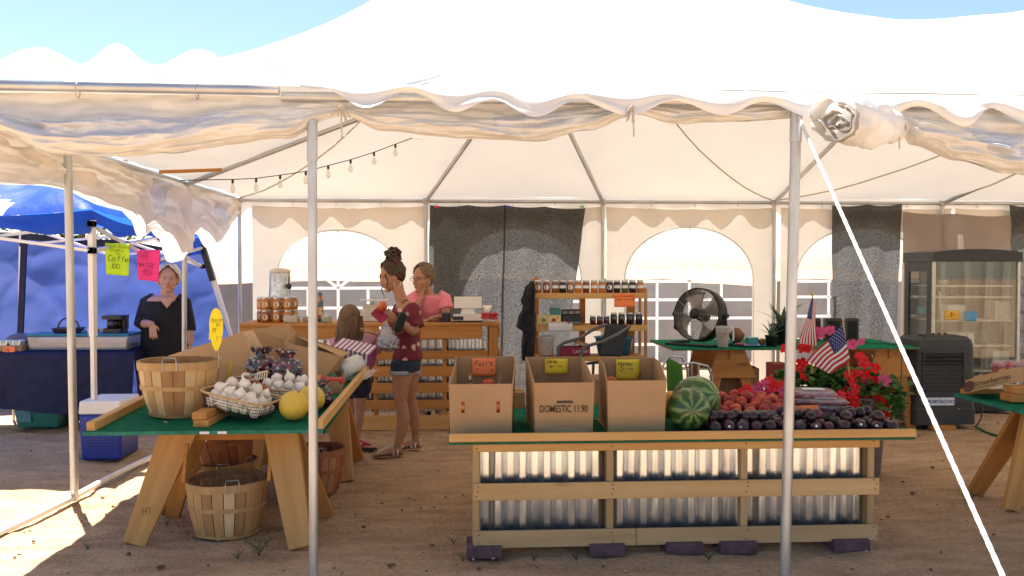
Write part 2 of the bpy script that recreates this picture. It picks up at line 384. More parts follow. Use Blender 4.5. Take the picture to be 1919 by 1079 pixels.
def bvalance(u, v):
    x = X0 + (8.6-X0)*u
    L = .15 + .13*(.5+.5*cos(2*PI*x/.46+1.2*fbm((x, 0, 0), .7)))**.8 + .03*fbm((x, 0, 4), .9)
    return V((x, YB+.004+.07*v+.02*v*fbm((x, 0, 0), 3), ZE+.004 - L*v))
b = MB(); b.sheet(bvalance, 300, 4); b.build('back_valance', WHITE_VINYL, tent)
def lvalance(u, v):
    y = YF + (YB-YF)*u; L = .17+.06*(1-scal(y))
    return V((X0-.03, y, ZE-L*v))
b = MB(); b.sheet(lvalance, 120, 3); b.build('side_valance', WHITE_VINYL, tent)
def pipe(name, p, q, r=.025, parent=tent, mt=STEEL, n=10):
    p, q = V(p), V(q); mw = M.Translation(p) @ (q-p).to_track_quat('Z', 'Y').to_matrix().to_4x4()
    return MB().tube([p, q], r, n).build(name, mt, parent, mw=mw)
RZ = ZE-.045
# poles
for p, q, r in ((at(585, 225, YF), at(588, 1118, YF), .022), (at(1493, 188, YF), at(1470, 1118, YF), .0255)):
    q.z = -.02; pipe('pole', p, q, r)
    MB().tube([p, p.lerp(q, .085)], r*1.14, 10).build('pole_sleeve', STEEL, tent)
pipe('pole', (X0, YF, -.02), (X0, YF, RZ)); pipe('pole', gz(140, 937), at(127, 292, 5.84), .026); pipe('pole', (X0-.02, 8.55, -.02), at(346, 350, 8.55), .024)
for x in (X0, -.43, 1.74, XM, 6.05): pipe('pole', (x, YB-.02, -.02), (x, YB-.02, RZ), .023)
for x in (8.2,): pipe('pole', (x, YB-.02, -.02), (x, YB-.02, RZ), .023)
# rails
for a, b, dy in ((X0, -.85, -.02), (-.85, 1.55, .04), (1.55, 3.89, .04), (3.89, 8.3, .04)): pipe('eave_rail', (a, YF+dy, RZ+(.03 if dy < 0 else -.0)), (b, YF+dy, RZ+(.018 if dy < 0 else -.0)), .024)
for a, b in ((X0, -.43), (-.43, 1.74), (1.74, XM), (XM, 6.05), (6.05, 8.3)): pipe('eave_rail', (a, YB-.02, RZ), (b, YB-.02, RZ), .021)
for a, b in ((YF, 5.84), (5.84, 8.55), (8.55, YB)): pipe('eave_rail', (X0, a, RZ), (X0, b, RZ), .023)
HUB = V((.60, 7.41, 3.38)); HUB2 = V((7.16, 7.41, 3.38)); SAD = V((XM, 7.41, 3.30))
for p in ((-.43, YB-.02, RZ), (1.74, YB-.02, RZ), (X0, 8.55, RZ-.02), (-.43, YF, RZ), (1.6, YF, RZ)): pipe('rafter', p, HUB, .023)
pipe('rafter', (XM, YB-.02, RZ), SAD, .025); pipe('rafter', (XM, YF, RZ), SAD, .025); pipe('rafter', (6.05, YB-.02, RZ), HUB2, .024); pipe('rafter', (6.05, YF, RZ), HUB2, .024)
pipe('mast', HUB, HUB+V((.02, 0, 1.5)), .03)
# corner fittings on the rear rail
for x in (X0, -.43, 1.74, XM, 6.05):
    MB().box((x, YB-.02, RZ), (.075, .06, .07)).build('corner_fitting', STEEL, tent, bevel=.012)
# seam ropes under the roof
ROPE = cloth('pale cotton rope', (.62, .54, .40), .1, .1, 60, 0, .3, 200)
for a, b in (((X0, YB), (HUB.x, 7.4)), ((XM, YB), (HUB.x, 7.4)), ((XM, YB), (HUB2.x, 7.4))):
    pts = []
    for k in range(15):
        f = k/14*.8; x, y = a[0]+(b[0]-a[0])*f, a[1]+(b[1]-a[1])*f; pts.append((x, y, roofz(x, y)-.014-.02*sin(PI*f)))
    MB().tube(pts, .008, 5).build('seam', ROPE, tent)
board('wooden_strut', at(302, 322, 7.2), at(412, 318, 7.9), .05, .03, PINE_ORANGE, tent)

# rings and ties that hang the walls
def ring(px, Y, z, r=.022, name='curtain_ring'):
    p = at(px, 380, Y); b = MB(); b.tube([(p.x, Y-.01+r*1.1*cos(a), z+.012+r*1.7*sin(a)) for a in [2*PI*k/12 for k in range(13)]], r*.11, 5, cap=False)
    return b.build(name, STEEL, tent)
for px in (548, 630, 713, 860, 960, 1040, 1220, 1302, 1383, 1540, 1625, 1700, 1830): ring(px, YB-.02, RZ-.03)
for px, Y in ((150, YF), (372, YF), (1912, YF)): ring(px, YF-.04, RZ-.01)

# ------------------------------------------------------------------ rear walls with arched windows
MUNTIN = cloth('white window tape', (.86, .85, .83), .5, .03, 8, .02, 0, 5)
def wall_panel(pxa, pxb, wl, wr, wtop, spring, zb, rows, label, cols=4, fan=True, rx0=0, rx1=3000):
    """cream vinyl wall hung on the rear rail; arched window wl..wr (picture columns) with film and white bars"""
    a = at(pxa, 400, YB).x+.02; b = at(pxb, 400, YB).x-.02; zt = RZ-.055
    l, r = at(wl, 500, YB).x, at(wr, 500, YB).x; cx, rx = (l+r)/2, (r-l)/2
    zs, ztop = at(cx, spring, YB).z, at(cx, wtop, YB).z
    zs = CAM_H + (503-spring)/153.; ztop = CAM_H + (503-wtop)/153.
    t = thing('tent_wall', ((a+b)/2, YB+.03, zt), label, 'tent wall', 'rear tent walls with arched windows')
    def inside(x, z):
        if z < zb or x < l or x > r: return False
        return z <= zs or ((x-cx)/rx)**2 + ((z-zs)/(ztop-zs))**2 <= 1
    def wy(x, z): return YB+.03 + .011*fbm((x, z*.5, pxa), 1.6) + .006*sin(x*5+z*1.3)
    # fabric in three pieces of one mesh: the hole border follows the arch exactly
    fb = MB(); n = 40
    def col(x, z0, z1, x2, z20, z21, k=14):
        fb.sheet(lambda u, v: V((x+(x2-x)*u, wy(x+(x2-x)*u, (z0+(z1-z0)*v)), (z0+(z1-z0)*v) if u < .5 else (z20+(z21-z20)*v))), 1, k)
    sag = lambda x: zt - .03*sin(PI*(x-a)/(b-a))**2*.8 - .012*abs(sin(4*PI*(x-a)/(b-a)))
    arch = lambda x: zs + (ztop-zs)*math.sqrt(max(0, 1-((x-cx)/rx)**2))
    N1 = max(3, int((l-a)/.06)); N3 = max(3, int((b-r)/.06))
    for i in range(N1): x, x2 = a+(l-a)*i/N1, a+(l-a)*(i+1)/N1; col(x, .03, sag(x), x2, .03, sag(x2), 24)
    for i in range(n):
        x, x2 = l+(r-l)*(.5-.5*cos(PI*i/n)), l+(r-l)*(.5-.5*cos(PI*(i+1)/n)); col(x, arch(x), sag(x), x2, arch(x2), sag(x2), 8); col(x, .03, zb, x2, .03, zb, 3)
    for i in range(N3): x, x2 = r+(b-r)*i/N3, r+(b-r)*(i+1)/N3; col(x, .03, sag(x), x2, .03, sag(x2), 24)
    fb.build('wall_fabric', CREAM, t)
    wn = MB()
    for i in range(n):
        x, x2 = l+(r-l)*i/n, l+(r-l)*(i+1)/n
        wn.sheet(lambda u, v: V((x+(x2-x)*u, wy(x+(x2-x)*u, 1.2)+.004, zb+((arch(x) if u < .5 else arch(x2))-zb)*v)), 1, 6)
    wo = wn.build('window_film', FILM, t)
    bw = .034
    def strip(p, q):
        p, q = V(p), V(q); d = (q-p).normalized(); nrm = V((d.z, 0, -d.x))*bw/2; k = max(1, int((q-p).length/.15)); bb = MB()
        pts = [p.lerp(q, i/k) for i in range(k+1)]; f = lambda e: V((e.x, wy(e.x, 1.2)-.004, e.z))
        for i in range(k): bb.add([f(pts[i]-nrm), f(pts[i+1]-nrm), f(pts[i+1]+nrm), f(pts[i]+nrm)], [(0, 1, 2, 3)])
        bb.build('window_bar', MUNTIN, wo)
    v0, v1 = max(l, at(rx0, 500, YB).x), min(r, at(rx1, 500, YB).x)
    for z in rows: strip((v0, 0, z), (v1, 0, z))
    zh = rows[0]
    for k in range(1, cols):
        if v0 < l+(r-l)*k/cols < v1: strip((l+(r-l)*k/cols, 0, zb), (l+(r-l)*k/cols, 0, zh))
    if fan:
        for an in (38, 90, 142):
            ca, sa = cos(rad(an)), sin(rad(an)); tt = 0
            while inside(cx+ca*(tt+.02), zh+sa*(tt+.02)): tt += .02
            strip((cx, 0, zh), (cx+ca*tt, 0, zh+sa*tt))
    edge = MB(); pts = [(l, zb), (l, zs)] + [(cx-rx*cos(PI*i/24), zs+(ztop-zs)*sin(PI*i/24)) for i in range(1, 24)] + [(r, zs), (r, zb)]
    edge.tube([(x, wy(x, 1.2)-.003, z) for x, z in pts], .011, 5); edge.build('window_border', MUNTIN, wo)
    return t
zz = lambda y: CAM_H + (503-y)/153.
wall_panel(468, 800, 520, 745, 432, 508, zz(720), [zz(540), zz(577), zz(614), zz(655)], 'cream tent wall whose window has spoke bars, behind the honey jars and scale')
wall_panel(802, 1131, 858, 1090, 428, 520, zz(716), [zz(531), zz(566), zz(602), zz(650)], 'cream tent wall mostly hidden behind two black shade cloths', 4, False, 1062, 3000)
wall_panel(1134, 1459, 1172, 1413, 425, 522, zz(706), [zz(528), zz(563), zz(598), zz(648)], 'cream tent wall with bright arched window behind the drum fan')
wall_panel(1462, 1788, 1494, 1735, 425, 520, zz(712), [zz(528), zz(558), zz(595), zz(640)], 'cream tent wall whose window is half covered by one black shade cloth', 4, False, 0, 1559)
wall_panel(1790, 2110, 1830, 2060, 430, 525, zz(712), [zz(531), zz(566), zz(602), zz(650)], 'cream tent wall behind the glass door fridge')

# ------------------------------------------------------------------ shade cloths on the rear wall
SHADE = cloth('black shade cloth', (.030, .027, .025), .5, .3, 40, .02, .4, 30, .5, tcol=(.165, .16, .155), through=.03)
TAUPE = cloth('taupe curtain cloth', (.36, .30, .26), .35, .06, 3, .01, .3, 6)
def hang(pxs, top, pxb, bot, Y, label, mt, cat='shade cloth', fold=.03, seed=0, group=None, sag=.02):
    """cloth hung by its top edge: top corners pxs at rows top, bottom corners pxb at row bot"""
    a, b = at(pxs[0], top[0], Y), at(pxs[1], top[1], Y); c, d = at(pxb[0], bot, Y), at(pxb[1], bot, Y)
    def f(u, v):
        p = a.lerp(b, u).lerp(c.lerp(d, u), v); s_ = fold*(.35+.65*v)
        p.y += s_*sin(u*17+seed+2*v) + .7*s_*fbm((u*3, v*2, seed), 1.5); p.z -= sag*abs(sin(u*PI*2))*(1-v); p.x += .012*fbm((u*2, v*3, seed+5))
        return p
    return MB().sheet(f, 50, 24).build('hanging_cloth', mt, label=label, cat=cat, group=group)
hang((806, 948), (384, 384), (801, 938), 745, YB-.055, 'black shade cloth hung just behind the cash tablet', SHADE, fold=.012, seed=1, group='black shade cloths')
hang((945, 1097), (384, 390), (936, 1052), 745, YB-.065, 'black shade cloth hung behind the black jacket and jam shelf', SHADE, fold=.012, seed=2, group='black shade cloths')
hang((1559, 1691), (384, 382), (1560, 1676), 745, YB-.055, 'black shade cloth behind the flags and aloe plants', SHADE, fold=.016, seed=3, group='black shade cloths')
hang((1891, 2010), (384, 384), (1897, 2010), 745, YB-.055, 'black shade cloth at the picture edge beyond the fridge', SHADE, fold=.03, seed=4, group='black shade cloths')
hang((1692, 1893), (396, 404), (1688, 1890), 745, YB-.055, 'taupe grey curtain hung behind the fridge', TAUPE, 'curtain', .035, 6)
for px, col, cn in ((818, (.75, .03, .03), 'red'), (951, (.02, .05, .5), 'blue'), (1091, (.2, .55, .03), 'lime green'), (1572, (.03, .05, .35), 'navy')):
    p = at(px, 387, YB-.10); b = MB(); b.prism([p+V((-.024, .02, .012)), p+V((-.024, -.02, -.012)), p+V((-.024, .02, -.012))], (.048, 0, 0)); b.box(p, (.046, .026, .022))
    o = b.build('binder_clip', mat(cn+' clip', col, .4), label=cn+' binder clip holding the black cloth to the rail', cat='clip')
    MB().tube([p+V((-.014, 0, .01)), p+V((-.010, 0, .05)), p+V((.010, 0, .05)), p+V((.014, 0, .01))], .0025, 4).build('wire_loop', STEEL, o)

# ------------------------------------------------------------------ rolled up front walls
def interp(tab, x):
    if x <= tab[0][0]: return tab[0][1]
    for (a, p), (b, q) in zip(tab, tab[1:]):
        if x <= b: return p+(q-p)*sm01((x-a)/(b-a))
    return tab[-1][1]
def rolled(name, x0, x1, top, bot, dep, label, film, seed, Y=YF, nu=150, parent=None):
    """bundled wall cloth hung below the rail: front bulge and back, closed at the bottom"""
    def f(u, v):
        px = x0+(x1-x0)*u; zt = at(px, interp(top, px), Y).z; zb = at(px, interp(bot, px), Y).z; x = at(px, 300, Y).x
        h = zt-zb; a = v*PI*1.75; d = dep*min(1, h/.22)
        wr = .030*fbm((x*1.1+.9*v, v*4.0, seed), 2.2) + .018*sin(v*15+6*fbm((x*1.4, v, seed), 1.3))*sin(v*PI)
        return V((x, Y-.02-.5*d*(1-cos(a)) + (wr if 0 < v else 0)*min(1, h/.25)*1.2, zt-h*sin(a*.5/.875*.5)**.9 + .012*fbm((x*2, v*2, seed+7))))
    return MB().sheet(f, nu, 40, mf=film).build(name, [ROLL, FILM_ROLLED], parent, label=label, cat='rolled wall', group='rolled up front walls')
def film_l(u, v):
    return 1 if (.27+.05*sin(u*7) < v < .56 and u < .74-.62*(v-.30)) else 0
rolled('rolled_wall', -190, 640, [(-190, 172), (540, 182), (640, 192)], [(-190, 225), (0, 252), (120, 290), (240, 297), (320, 288), (540, 262), (625, 222), (640, 215)], .13, 'long rolled up tent wall with crumpled window film hanging by the sunlit opening', film_l, 1, YF+.07)
rolled('rolled_wall', 638, 1186, [(638, 188), (1186, 186)], [(638, 215), (720, 246), (870, 262), (1000, 266), (1100, 247), (1186, 214)], .13, 'rolled up tent wall with crumpled film sagging over the middle of the stand', lambda u, v: 1 if (.52 < u < .98 and .2 < v < .50) else 0, 2, YF+.13)
rolled('rolled_wall', 1186, 1486, [(1186, 186), (1486, 184)], [(1186, 214), (1260, 234), (1380, 230), (1486, 222)], .11, 'short plain rolled up tent wall ending at the pole with the guy rope', lambda u, v: 0, 3, YF+.12)
rolled('rolled_wall', 1672, 2010, [(1672, 196), (2010, 200)], [(1672, 236), (1700, 272), (1780, 302), (1880, 326), (2010, 352)], .15, 'rolled up tent wall with film swagging low over the strawberry table', lambda u, v: 1 if (.32+.4*(v-.3) < u and .28 < v < .62) else 0, 4, YF+.07)
# the roll whose end shows as a spiral
sp = thing('wall_roll', at(1600, 220, YF-.06), 'thick rolled cloth bundle whose open end shows a spiral beside the pole', 'rolled wall')
RS, RE = at(1566, 222, 3.84), at(1688, 240, 4.13)
def rfr(u):
    A = V((.62, .78, 0)).lerp(V((.98, .2, 0)), u).normalized(); return RS.lerp(RE, u), A, V((0, 0, 1)).cross(A)
def rollf(u, v):
    c, A, S = rfr(u); a = 2*PI*v; r = interp([(0, .105), (.45, .112), (.8, .082), (1, .055)], u)*(1+.13*fbm((u*3, cos(a)*1.2, sin(a)*1.2), 1.6)); return c+S*cos(a)*r+V((0, 0, sin(a)*r))
MB().sheet(rollf, 24, 40).build('roll_outside', ROLL, sp)
for lay in range(3):
    def spir(u, v, lay=lay):
        c, A, S = rfr(0); a = 2*PI*(u*1.0)+lay*1.7; r = (.098-.030*lay-.025*u)*(1+.22*sin(2*a+lay)+.13*sin(3*a+2*lay)+.07*sin(7*a)); return c+A*(.11*v-.012+.014*lay+.012*sin(3*a))+S*cos(a)*r+V((0, 0, sin(a)*r))
    MB().sheet(spir, 40, 4).build('spiral_layer', CREAM if lay % 2 else ROLL, sp, solid=.003)
c, A, S = rfr(.32); MB().poly([c+S*cos(a)*.092+V((0, 0, .092*sin(a))) for a in [2*PI*k/24 for k in range(24)]]).build('roll_core', ROLL, sp)
for px, py, Y in ((640, 205, YF-.10), (1683, 228, YF-.13), (1186, 205, YF-.10)):
    p = at(px, py, Y); b = MB()
    for k in range(7):
        e = V((R.uniform(-.045, .045), R.uniform(-.02, .0), R.uniform(-.05, .02))); b.tube([p+V((0, 0, .02)), p+e*.6, p+e+V((0, 0, -.03))], .004, 5)
    b.tube([p, p+V((0, -.01, -.06)), p+V((.003, -.01, -.13))], .004, 5)
    b.build('tie_cord', ROPE, label={640: 'knotted cord gathering the rolled walls above the plain front pole', 1683: 'knotted cord squeezing the spiral roll near the guy rope pole', 1186: 'small cord gathering the middle rolled wall under the valance'}[px], cat='cord', group='cords tying up the walls')
# side wall bundled along the side rail
def sider(u, v):
    y = 4.3+6.25*u; px = at(0, 0, 1) and 0
    top = RZ+.0; drop = interp([(4.3, .28), (5, .33), (6, .28), (7.1, .36), (7.3, .42), (7.45, .56), (7.7, .48), (7.95, .54), (8.22, .76), (8.48, .74), (8.72, .52), (9.05, .46), (9.4, .60), (9.7, .50), (10.1, .30), (10.55, .16)], y)
    a = v*PI*1.08; w_ = .10 + .05*sin(y*4)
    n1 = fbm((y*.9, v*2.2, 2), 1.6)
    rid = .10*(abs(fbm((y*.55+v*.5, v*3.2-y*.5, 5), 1.5))+.35*abs(fbm((y*.8, v*6, 9), 1.5)))*sin(a)
    return V((X0-.02 + (w_+.05*n1)*sin(a)*.8+rid, y+.06*n1, top-drop*(.5-.5*cos(a))+.03*n1*sin(a)))
MB().sheet(sider, 150, 36, mf=lambda u, v: 1 if ((.52 < u < .56 and .2 < v < .6) or (.80 < u < .86 and .3 < v < .55)) else 0).build('side_wall_bundle', [cloth('side wall vinyl', (.88, .83, .75), .30, .06, 3, .04, .3, 6), FILM_ROLLED], label='cream tent side wall bunched up in sagging folds along the side rail', cat='rolled wall')

# ------------------------------------------------------------------ string lights
cord = [(330, 338, 8.4), (436, 336, 8.5), (480, 334, 8.6), (525, 328, 8.7), (573, 321, 8.8), (615, 310, 8.9), (657, 299, 9.0), (701, 285, 9.1), (741, 270, 9.2), (790, 252, 9.3)]
pts = [at(*c) for c in cord]
sl_ = thing('string_light', pts[0], 'string of clear pear bulbs on a black cord under the roof', 'string lights')
MB().tube(pts, .0045, 5).build('cord', BLACK_PL, sl_)
BULB = clear('bulb glass', (.95, .93, .88), .72, .05, .35, 0)
for p in pts[1:-1]:
    s_ = MB().tube([p, p+V((0, 0, -.038))], .012, 8).build('socket', BLACK_PL, sl_)
    MB().lathe([(.009, 0), (.012, -.018), (.022, -.045), (.025, -.065), (.018, -.085), (.002, -.094)], p+V((0, 0, -.036)), 12).build('bulb', BULB, s_)
MB().tube([at(262, 322, 7.9), at(272, 345, 7.9), at(268, 352, 7.9)], .006, 5).build('loose_strap', BLACK_PL, label='short dark strap dangling from the side rail', cat='strap')
# guy rope
GUY = cloth('white braided rope', (.86, .85, .84), .05, .05, 150, .02, .5, 260)
a, c = at(1498, 222, YF-.04), at(1885, 1092, 2.6)
c = a+(c-a)*(a.z/(a.z-c.z))
b = MB(); n = 220
b.tube([a.lerp(c, i/n) for i in range(n+1)], [.0085*(1+.09*sin(i*1.9)) for i in range(n+1)], 7); b.build('guy_rope', GUY, label='taut white guy rope slanting down from the front pole', cat='rope')
# irrigation pipe on the ground
PVC = mat('white pvc pipe', (.80, .79, .77), .35, var=.06)
pp = [gz(-60, 1030), gz(0, 1004), gz(60, 976), gz(138, 937), gz(200, 903), gz(262, 872), gz(300, 855)]
MB().tube([p+V((0, 0, .022)) for p in pp], .022, 10).build('ground_pipe', PVC, label='white pvc pipe lying on the sunlit sand past a tent pole', cat='pipe')

# ------------------------------------------------------------------ beyond the tent
FENCE = mat('grey windscreen mesh', (.20, .20, .21), .8, var=.15, scale=3, bump=.3, bscale=6)
FEY = 13.6
fe = thing('screen_fence', (0, FEY, 0), 'low dark grey windscreen fence seen through the rear tent windows', 'fence')
for i in range(13):
    xa, xb = -16+3*i, -13+3*i
    MB().sheet(lambda u, v: V((xa+.02+(xb-xa-.04)*u, FEY+.05*fbm((xa+3*u, v, 0), 1.2), .05+(1.30+.03*sin(PI*u*2+i)+.05*fbm((xa+3*u, 0, 3), .5))*v)), 18, 6).build('screen_panel', FENCE, fe)
    pipe('fence_post', (xa, FEY+.06, 0), (xa, FEY+.06, 1.38), .03, fe)
BARK = mat('bark', (.12, .085, .06), .9, var=.3, bump=.5)
TLEAF = cloth('tree leaf', (.075, .115, .045), .3, .4, 6, .03, 0, 10)
def tree(c, h, r, label, n=2600):
    t = thing('tree', c, label, 'tree', 'trees beyond the blue canopy'); c = V(c)
    b = MB(); b.tube([c, c+V((.1, 0, h*.25)), c+V((0, .1, h*.55)), c+V((.2, 0, h*.8))], [.16, .13, .09, .03], 8)
    for k in range(7):
        a = R.uniform(0, 6.28); q = c+V((0, 0, h*(.3+.06*k))); b.tube([q, q+V((cos(a), sin(a), .7))*r*.4, q+V((cos(a), sin(a), .8))*r*.75], [.06, .04, .015], 5)
    b.build('trunk', BARK, t)
    l = MB(); cl = [(c+V((R.gauss(0, .5)*r, R.gauss(0, .5)*r, h*(.68+R.gauss(0, .16)))), R.uniform(.25, .5)*r) for _ in range(26)]
    for i in range(n):
        k, q = R.choice(cl); d = V((R.gauss(0, 1), R.gauss(0, 1), R.gauss(0, .8))).normalized()*q*R.random()**.4; e = k+d
        s = V((R.uniform(-1, 1), R.uniform(-1, 1), R.uniform(-.8, .4))).normalized()*R.uniform(.09, .18); u = s.cross(V((R.uniform(-1, 1), R.uniform(-1, 1), 1)).normalized())*.45
        l.poly([e, e+s*.5+u, e+s, e+s*.5-u])
    l.build('crown', TLEAF, t)
tree((-13.5, 21, 0), 4.6, 2.2, 'dark leafy tree showing over the blue canopy at the picture edge')
tree((-9.8, 23, 0), 4.1, 1.6, 'smaller tree just beyond the blue canopy roof', 1600)
# ------------------------------------------------------------------ writing
GL = {'A': '002640 1333', 'B': '00063645330333424000', 'C': '4536160501104041', 'E': '46060040 0333', 'F': '000646 0333', 'G': '453616050110304243 2343', 'H': '0006 4046 0343', 'I': '1636 2620 1030', 'J': '1646 3631200001', 'L': '060040', 'M': '0006234640', 'O': '160501103041453616',
      'R': '0006364533030040', 'S': '45361605032341301001', 'T': '0646 2620', 'W': '0610243046', 'Y': '0623 4620', 'a': '3414031110213334 3430', 'b': '06000434313000', 'c': '34140301103041', 'd': '36303414031030', 'e': '02323314030110303', 'f': '20253646 1434', 'g': '34140301103034 342e1e', 'h': '0600 03143430',
      'i': '1410 1616', 'j': '242f1f0f 2626', 'k': '0600 3402 0230', 'l': '162010 1620', 'm': '000403141310 13243430', 'n': '0004 03143430', 'o': '14030110303134142', 'p': '0f04 0314343130100', 'q': '34140301103034 343f', 'r': '0004 031434', 's': '3414031332201000', 't': '15111030 0434', 'u': '0401103034 3430', 'w': '0410233034',
      'y': '0411 3410 100f', "'": '1614', '$': '4516050414333241301001 2721', '0': '160501103041453616', '1': '152620 1030', '2': '05163645000040', '5': '461603143431301001', '9': '4414053645443f'.replace('3f', '40'), '.': '1010', '-': '0333', '#': '1016 3036 0242 0444', '/': '0036', 'c/': '34140301103041 2e26', ',': '111e', '=': '0232 0434'}
def _pts(st):
    o = []
    for i in range(0, len(st)-1, 2):
        y = st[i+1]; y = {'e': -1, 'f': -2}.get(y, None) if y in 'ef' else int(y)
        o.append((int(st[i]), y))
    return o
def hand(lines, org, rt, up, parent, nrm, mt=INK, wt=.13, slant=.15, name='handwriting', seed=1):
    """marker handwriting: lines = [(text, x, y, height)] in metres on the sheet from org along rt / up"""
    q = random.Random(seed); b = MB(); org, rt, up, nrm = V(org), V(rt).normalized(), V(up).normalized(), V(nrm).normalized()
    for text, x, y, h in lines:
        u = h/6; cx = x
        for ch in text:
            if ch == ' ': cx += 3.2*u; continue
            jy = q.uniform(-.5, .5)*u; wdt = 4
            for st in GL.get(ch, GL.get(ch.upper(), '0040')).split(' '):
                ps = [(cx+px*u*.92+slant*py*u+q.uniform(-.15, .15)*u, y+jy+py*u+q.uniform(-.15, .15)*u) for px, py in _pts(st)]
                if len(ps) == 2 and ps[0] == ps[1]: ps[1] = (ps[0][0]+u*.5, ps[0][1])
                for (ax, ay), (bx, by) in zip(ps, ps[1:]):
                    d = V((bx-ax, by-ay, 0)); L = d.length
                    if L < 1e-5: continue
                    d /= L; w2 = h*wt/2; e = d*w2*.7; n_ = V((-d.y, d.x, 0))*w2
                    f = lambda t: org + rt*t.x + up*t.y + nrm*.0025
                    A, B = V((ax, ay, 0))-e, V((bx, by, 0))+e
                    b.poly([f(A-n_), f(B-n_), f(B+n_), f(A+n_)])
            cx += (5.0 if ch not in "il'.1" else 3.4)*u*.92
    return b.build(name, mt, parent)
def printed(text, org, rt, up, h, parent, nrm, mt=INK, xs=1.0, bold=0, shear=0, name='print'):
    cu = bpy.data.curves.new(name, 'FONT'); cu.body = text; cu.size = 1; cu.offset = bold; cu.shear = shear; cu.resolution_u = 3
    tmp = bpy.data.objects.new('tmp_text', cu); COL.objects.link(tmp); dg = bpy.context.evaluated_depsgraph_get()
    me = bpy.data.meshes.new_from_object(tmp.evaluated_get(dg)); bpy.data.objects.remove(tmp)
    me.name = name; rt, up, nrm = V(rt).normalized(), V(up).normalized(), V(nrm).normalized(); k = h/.72
    for v in me.vertices: v.co = V(org) + rt*v.co.x*k*xs + up*v.co.y*k + nrm*.0022
    me.materials.clear(); me.materials.append(mt); o = bpy.data.objects.new(name, me); _link(o, parent, M.Identity(4)); return o
def paper(name, c, rt, up, wd, ht, mt, label, cat='sign', lines=None, group=None, curl=.006, seed=1, mk=INK, wt=.13, top=True):
    """a sheet of card: c = centre, with a little curl; lines relative to the lower left corner"""
    c, rt, up = V(c), V(rt).normalized(), V(up).normalized(); nrm = rt.cross(up)
    f = lambda u, v: c + rt*(u-.5)*wd + up*(v-.5)*ht + nrm*(curl*(1-v)*sin(u*PI))
    o = MB().sheet(f, 8, 6).build(name, mt, label=label, cat=cat, group=group, solid=.0012)
    if lines: hand(lines, c-rt*wd/2-up*ht/2, rt, up, o, nrm*(1+curl*200), mk, wt, seed=seed)
    return o
NEON_ORANGE = mat('neon orange card', (.95, .24, .07), .7, var=.03)
NEON_YELLOW = mat('yellow card', (.80, .56, .03), .7, var=.03)

# ================================================================== front pallet counter
CY = 4.66
cnt = thing('pallet_counter', at(1260, 1030, CY), 'low produce counter of pale pallet boards with corrugated metal behind', 'counter')
def cx_(px, Y=CY): return at(px, 900, Y).x
xl, xr = cx_(887), cx_(1645)
zt = lambda px, py: at(px, py, CY).z
for a, b, nm in ((826, 847, PINE), (906, 938, PINE_PALE), (995, 1027, PINE_GREY)):
    z0, z1 = zt(890, b), zt(890, a)
    if nm is PINE_GREY:
        xm = cx_(1192); board('face_board', (xl, CY, (z0+z1)/2), (xm-.0015, CY, (z0+z1)/2), .018, z1-z0, nm, cnt); board('face_board', (xm+.0015, CY+.002, (z0+z1)/2), (xr, CY+.002, (z0+z1)/2), .018, (z1-z0)*.99, nm, cnt)
    else: board('face_board', (xl-.002, CY, (z0+z1)/2), (xr+.006, CY, (z0+z1)/2), .018, z1-z0, nm, cnt)
ztop, zbot = zt(890, 826), zt(890, 1027)
for px in (892, 1144, 1396, 1634):
    x = cx_(px); board('stringer', (x, CY+.055, zbot+.004), (x, CY+.055, ztop-.004), .038, .088, PINE_GREY, cnt, up=(0, 1, 0))
for a, b in ((xl, xl), (xr, xr)):
    for z in (.12, .33, .52): board('side_board', (a+(.012 if a == xl else -.012), CY+.12, z), (a+(.012 if a == xl else -.012), CY+1.02, z), .016, .085, PINE_ORANGE, cnt, up=(0, 0, 1))
def corr(y, xa, xb, z0, z1, per, amp, nm, parent, mt, flat=.5):
    n = int((xb-xa)/per*24)
    def prof(x):
        t = (x/per) % 1; return amp*max(-1, min(1, 2.0*(4*abs(t-.5)-1)))
    return MB().sheet(lambda u, v: V((xa+(xb-xa)*u, y+prof(xa+(xb-xa)*u)+.004*fbm((u*6, v*2, 0), 2), z0+(z1-z0)*v)), n, 8).build(nm, mt, parent)
CORR = mat('corrugated galvanised steel', (.70, .745, .80), .20, .95, .08, 5, .14, 160, stretch=(6, 1, .4))
seg = [(905, 1136), (1153, 1388), (1405, 1626)]
for a, b in seg: corr(CY+.082, cx_(a-4), cx_(b+4), zbot+.01, ztop-.01, .134, .017, 'corrugated_sheet', cnt, CORR)
# nail heads
NAIL = mat('dark nail head', (.05, .045, .04), .5, .6)
nb = MB()
for px in (895, 1147, 1399, 1640):
    for py in (833, 841, 913, 921, 931, 1003, 1019):
        p = at(px+R.uniform(-3, 3), py-(px-890)*.0195, CY-.0105); nb.sph(p, (.004, .002, .004), 6, 4)
nb.build('nail_head', NAIL, cnt, kind='stuff')
